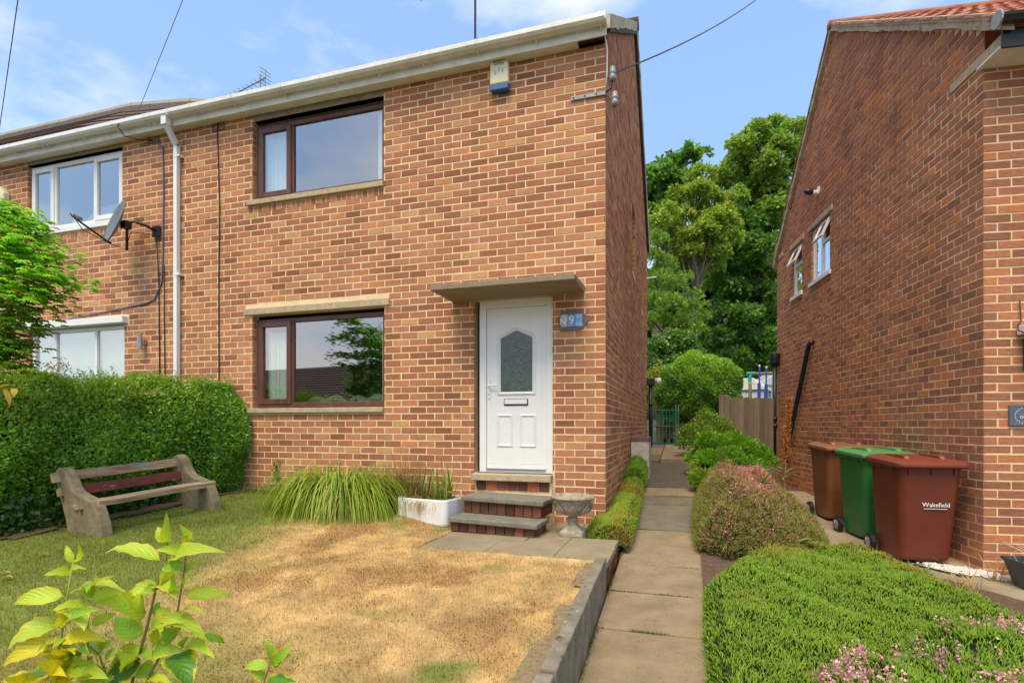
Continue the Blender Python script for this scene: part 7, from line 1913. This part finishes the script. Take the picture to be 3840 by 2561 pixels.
LV = [(1480, 320, 1480, 60, 60, 0), (1478, 318, 1400, 175, 75, 0), (1655, 325, 1615, 165, 70, 0), (1662, 325, 1702, 215, 60, 0), (1420, 470, 925, 385, 115, 0), (1505, 465, 1960, 378, 110, 0), (1640, 400, 1390, 380, 70, 0),
      (1465, 500, 1385, 700, 190, 0), (1470, 510, 1625, 560, 130, 3), (1410, 695, 1112, 810, 105, 0), (1398, 712, 1240, 800, 80, 3), (1400, 712, 1562, 785, 100, 0), (1645, 575, 1782, 478, 60, 3), (1560, 755, 1535, 610, 62, 3), (1658, 745, 1680, 610, 50, 3),
      (1655, 785, 2055, 782, 95, 0), (1280, 985, 812, 800, 150, 0), (1285, 950, 1272, 740, 70, 0), (1378, 970, 1415, 835, 42, 3), (1225, 1165, 1020, 965, 150, 3), (1228, 1160, 1165, 985, 85, 1), (1345, 1095, 1600, 1010, 100, 0), (1430, 985, 1850, 1180, 140, 0),
      (1545, 1178, 1425, 1085, 130, 3), (1640, 1250, 1905, 1315, 90, 0), (1615, 1245, 1790, 1135, 80, 3), (1800, 1150, 2005, 1205, 70, 3), (1360, 1230, 1440, 1085, 80, 0), (1365, 1275, 1620, 1270, 120, 3), (1240, 1220, 1062, 1482, 140, 0), (1245, 1385, 920, 1580, 230, 2), (1560, 1310, 1690, 1640, 190, 2),
      (1270, 1570, 1530, 1560, 90, 0), (1235, 1420, 1370, 1500, 120, 3), (640, 500, 588, 340, 42, 0), (652, 500, 707, 333, 42, 0), (628, 570, 402, 602, 68, 0), (642, 580, 745, 540, 42, 0), (560, 790, 105, 852, 115, 0), (636, 768, 1095, 715, 120, 0), (775, 885, 470, 910, 85, 0), (590, 1040, 880, 895, 90, 3), (590, 930, 760, 1060, 170, 0),
      (500, 1035, 52, 1258, 165, 0), (545, 1055, 550, 880, 80, 1), (500, 990, 440, 905, 40, 0), (485, 1180, 5, 1415, 125, 1), (565, 1170, 925, 1180, 120, 1), (560, 1255, 655, 1140, 70, 3), (885, 1315, 635, 1200, 125, 0), (500, 1385, 375, 1300, 110, 1), (495, 1395, 665, 1270, 120, 1), (470, 1590, 350, 1370, 190, 1), (500, 1540, 705, 1455, 150, 1),
      (650, 1530, 940, 1500, 160, 0), (520, 1450, 910, 1430, 140, 0), (380, 1500, 200, 1500, 120, 3), (330, 1580, 0, 1545, 120, 1), (815, 1048, 1030, 945, 62, 0), (820, 810, 1105, 762, 75, 0), (835, 745, 985, 612, 48, 0), (812, 815, 770, 720, 70, 3), (925, 1425, 1065, 1265, 130, 0), (1380, 965, 1545, 930, 70, 0), (1600, 945, 1815, 932, 58, 0), (690, 1370, 770, 1280, 110, 2), (890, 1300, 1005, 1180, 90, 3), (440, 1240, 350, 1260, 60, 3), (1130, 1400, 1060, 1290, 110, 0), (1210, 1330, 1350, 1340, 120, 3),
      (600, 1320, 420, 1310, 120, 1), (560, 1400, 640, 1250, 110, 1), (420, 1540, 560, 1480, 150, 1), (250, 1600, 60, 1520, 120, 1), (760, 1590, 640, 1500, 150, 0), (860, 1560, 960, 1480, 120, 3), (700, 1440, 820, 1390, 110, 0), (1010, 1590, 1130, 1470, 140, 2), (620, 1180, 480, 1230, 90, 3)]
for i, (ax, ay, bx, by, w, tone_) in enumerate(LV):
    stem_d = 1.26 if ax > 1000 else 1.20
    d0 = stem_d + R.uniform(-.02, .02); d1 = d0 + R.uniform(-.09, .05)
    A, B = DPT(ax, ay, d0) - DO, DPT(bx, by, d1) - DO
    dleaf(dg_, A, B, w * .2581 / FD * d0 * 1.38, tone_, R.uniform(.1, .45))
def stem(parent, pts, r0, r1, mat):
    n = len(pts); return MB().tube(pts, [r0 + (r1 - r0) * i / (n - 1) for i in range(n)], 6).build('stem', mat, parent, smooth=True)
M['stem'] = surf('dogwood_stem', [(.3, (.16, .15, .035)), (.6, (.26, .18, .06)), (.8, (.36, .17, .10))], 8, .6, .1, 40)
M['stemg'] = surf('green_stem', [(.3, (.20, .30, .04)), (.7, (.30, .38, .07))], 8, .6, .05, 40)
gnd = Vector((0, 0, .0))
for pts_, r0, r1, mt in (([(1150, 1660), (1230, 1350), (1310, 1060), (1395, 700), (1470, 500), (1490, 320)], .0042, .0020, M['stem']), ([(1250, 1660), (1330, 1500), (1450, 1280), (1580, 930), (1640, 560), (1660, 325)], .0036, .0016, M['stem']),
                         ([(440, 1660), (495, 1380), (545, 1150), (600, 790), (650, 500)], .0040, .0018, M['stemg']), ([(790, 1660), (780, 1080), (800, 880), (830, 740), (860, 610)], .0030, .0014, M['stemg']), ([(1000, 1660), (920, 1430), (880, 1310), (800, 1240)], .003, .0015, M['stem'])):
    P_ = [gnd + Vector((R.uniform(-.06, .06), R.uniform(-.06, .06), 0))] + [DPT(x, y, 1.26 if pts_[0][0] > 1000 else 1.20) - DO for x, y in pts_]
    stem(dg_, P_, r0, r1, mt)
# sprig beside it
q1 = pt(622, 1568, 1.75); spg = thing('dogwood_sprig', 'small green leafy sprig at the bottom edge of the lawn', 'plant', (q1.x, q1.y, -.25))
SPT = lambda cx, cy: pt(.3335 * cx, 1045.1 + .3335 * cy, 1.75) - spg.location
for a in ((1872, 1400, 1820, 1268, 70, 3), (1880, 1450, 2005, 1300, 90, 3), (1878, 1452, 2015, 1370, 90, 3), (1842, 1455, 1675, 1462, 75, 3), (1835, 1575, 2030, 1550, 110, 2), (1820, 1540, 1735, 1480, 60, 3)):
    dleaf(spg, SPT(a[0], a[1]), SPT(a[2], a[3]), a[4] * .3335 / FD * 1.75 * 1.1, a[5])
stem(spg, [Vector((0, 0, 0)), SPT(1815, 1570), SPT(1848, 1470), SPT(1875, 1390)], .003, .0015, M['stem'])
# fallen leaves on the lawn and one yellow spray hanging over the hedge
for i, (x, y, c) in enumerate(((97, 1275, (.45, .20, .06)), (12, 1328, (.52, .36, .10)), (8, 1318, (.36, .40, .06)))):
    z_ = 0; p = on_z(x, y, .0)
    for _ in range(20): z_ = .5 * z_ + .5 * float(lawn_h(p.x, p.y)); p = on_z(x, y, z_ + .02)
    fl = thing('fallen_leaf', ('curled brown fallen leaf on the lawn', 'pale fallen leaf at the left edge of the lawn', 'small green fallen leaf at the left edge of the lawn')[i], 'leaf', p)
    broad(fl, (-.04, 0, .005), (.05, .02, .008), .045, c, .35, 'blade')
yl = thing('yellow_leaves', 'three yellowed leaves hanging in front of the hedge at the left edge', 'leaves', pt(18, 890, 4.6))
for (x0, y0, x1, y1) in ((2, 888, 36, 886), (10, 890, 22, 935), (34, 890, 32, 912)):
    broad(yl, pt(x0, y0, 4.6) - yl.location, pt(x1, y1, 4.58) - yl.location, .045, (.52, .36, .05), .2)
wire('twig', [pt(-40, 875, 4.6) - yl.location, pt(6, 886, 4.6) - yl.location, pt(34, 888, 4.6) - yl.location], .003, M['bark'], yl)
# twiggy seedling poking out of the hedge top
hd_p = on_y(128, 868, -.9); sd = thing('rowan_seedling', 'thin reddish brown seedling rising from the hedge in front of the white window', 'plant', (hd_p.x, hd_p.y, hd_p.z - .05))
q = lambda x, y: on_y(x, y, -.9) - sd.location
tw = MB(); tw.tube([(0, 0, -.1), q(130, 850), q(138, 832)], [.006, .004, .002], 4); tw.tube([q(131, 852), q(118, 842), q(104, 838)], .003, 4); tw.tube([q(134, 845), q(142, 846), q(152, 850)], .003, 4); tw.build('stem', M['bark'], sd)
P = np.concatenate([np.array([q(x, y)] * 12) + NR.normal(size=(12, 3)) * .03 for x, y in ((104, 838), (112, 841), (120, 844), (138, 832), (145, 836), (150, 850), (130, 838))])
kind(leaves('leaves', P, rvec(len(P)) + [0, 0, .3], rvec(len(P)), .05, .014, pal(len(P), [(.26, .13, .03), (.16, .16, .03), (.32, .2, .04)]), M['leaf'], sd), 'stuff')
# ---------------------------------------------------------------- the far side of the street, seen only as a reflection in the windows
oh = thing('opposite_house', 'brick house with a brown tiled roof across the street, mirrored in the downstairs window', 'house', (-22.5, -28.5, -.6), math.radians(8))
MB().box(-9, 9, -3.5, 3.5, -.5, 3.0).build('wall', M['brickN'], oh)
rf_ = MB(); rf_.prism([(4.1, 2.9), (0, 6.0), (-4.1, 2.9)], lambda p: (-9.3, p[0], p[1]), lambda p: (9.3, p[0], p[1])); ro_ = rf_.build('roof', M['tileB'], oh)
tl = MB()
for i in range(16):
    t0, t1 = i / 16, (i + 1) / 16 + .02
    f = lambda x, t, h: (x, 4.1 * (1 - t) + h, 2.93 + 3.1 * t + h)
    tl.add([f(-9.3, t0, .05), f(9.3, t0, .05), f(9.3, t1, .01), f(-9.3, t1, .01), f(-9.3, t0, 0), f(9.3, t0, 0)], [(0, 1, 2, 3), (4, 5, 1, 0)])
kind(tl.build('roof_tiling', M['tileB'], ro_), 'stuff')
for x in (-6, -2, 2.5, 6.5):
    MB().box(x - .7, x + .7, 3.5, 3.56, .9, 2.1).build('window', M['upvc'], oh); MB().box(x - .6, x - .05, 3.56, 3.57, 1.0, 2.0).box(x + .05, x + .6, 3.56, 3.57, 1.0, 2.0).build('pane', M['black'], oh.children[-1])
oph = thing('front_hedge', 'hedge along the front garden, mirrored in the downstairs window', 'hedge', (-11, -12.2, -.9))
n = 16000; Ph = np.stack([NR.uniform(-5.5, 7.0, n), NR.uniform(-.4, .4, n), NR.random(n) ** .7 * 1.65], -1)
P_, d_, n_, c_, L_ = shell_leaves(Ph, np.tile([[0, 1., .4]], (n, 1)), .09, [(.05, .13, .014), (.09, .20, .02), (.14, .26, .03)])
kind(leaves('foliage', P_, d_, n_, L_, L_ * .6, c_, M['hedge'], oph), 'stuff')
MB().box(-5.5, 7.0, -.3, .3, -.3, 1.45).build('branches', M['heathbody'], oph)
tb = (-10.4, -12.6, -.9)
ct = thing('street_tree', 'feathery dark tree across the garden, mirrored in the downstairs window', 'tree', tb)
P, D, N, C, L = clumps_leaves([(Vector((R.uniform(-.7, .7), R.uniform(-.6, .6), 1.6 + .42 * i)), .95 - .05 * i) for i in range(10)], 900, .22, DKG, droop=.5)
leaves('crown', P, D, N, L, L * .22, C, M['leaf'], ct)
MB().tube([(0, 0, -.3), (0, 0, 2.5), (0, 0, 4.2)], [.12, .08, .03], 7).build('trunk', M['bark'], ct)
road = sheet('road', np.arange(-60, 61, 4.0), np.arange(-20, -13.9, 1.0), lambda x, y: ground_h(x, y) * 0 - .92, surf('asphalt', [(.3, (.04, .04, .04)), (.7, (.065, .063, .06))], 8, .95, .5, 80))
for i, (z0_, dz) in enumerate(((6.6, -.3), (7.4, .2))):
    w_ = thing('overhead_wire', ('lower' if i == 0 else 'upper') + ' overhead wire along the street, mirrored in the upstairs windows', 'wire', (0, -14 - i, z0_))
    MB().tube(sag((-40, 0, 1.2 + dz), (40, 0, -1.0 + dz), .6, 16), .014, 4).build('wire', M['cable'], w_)
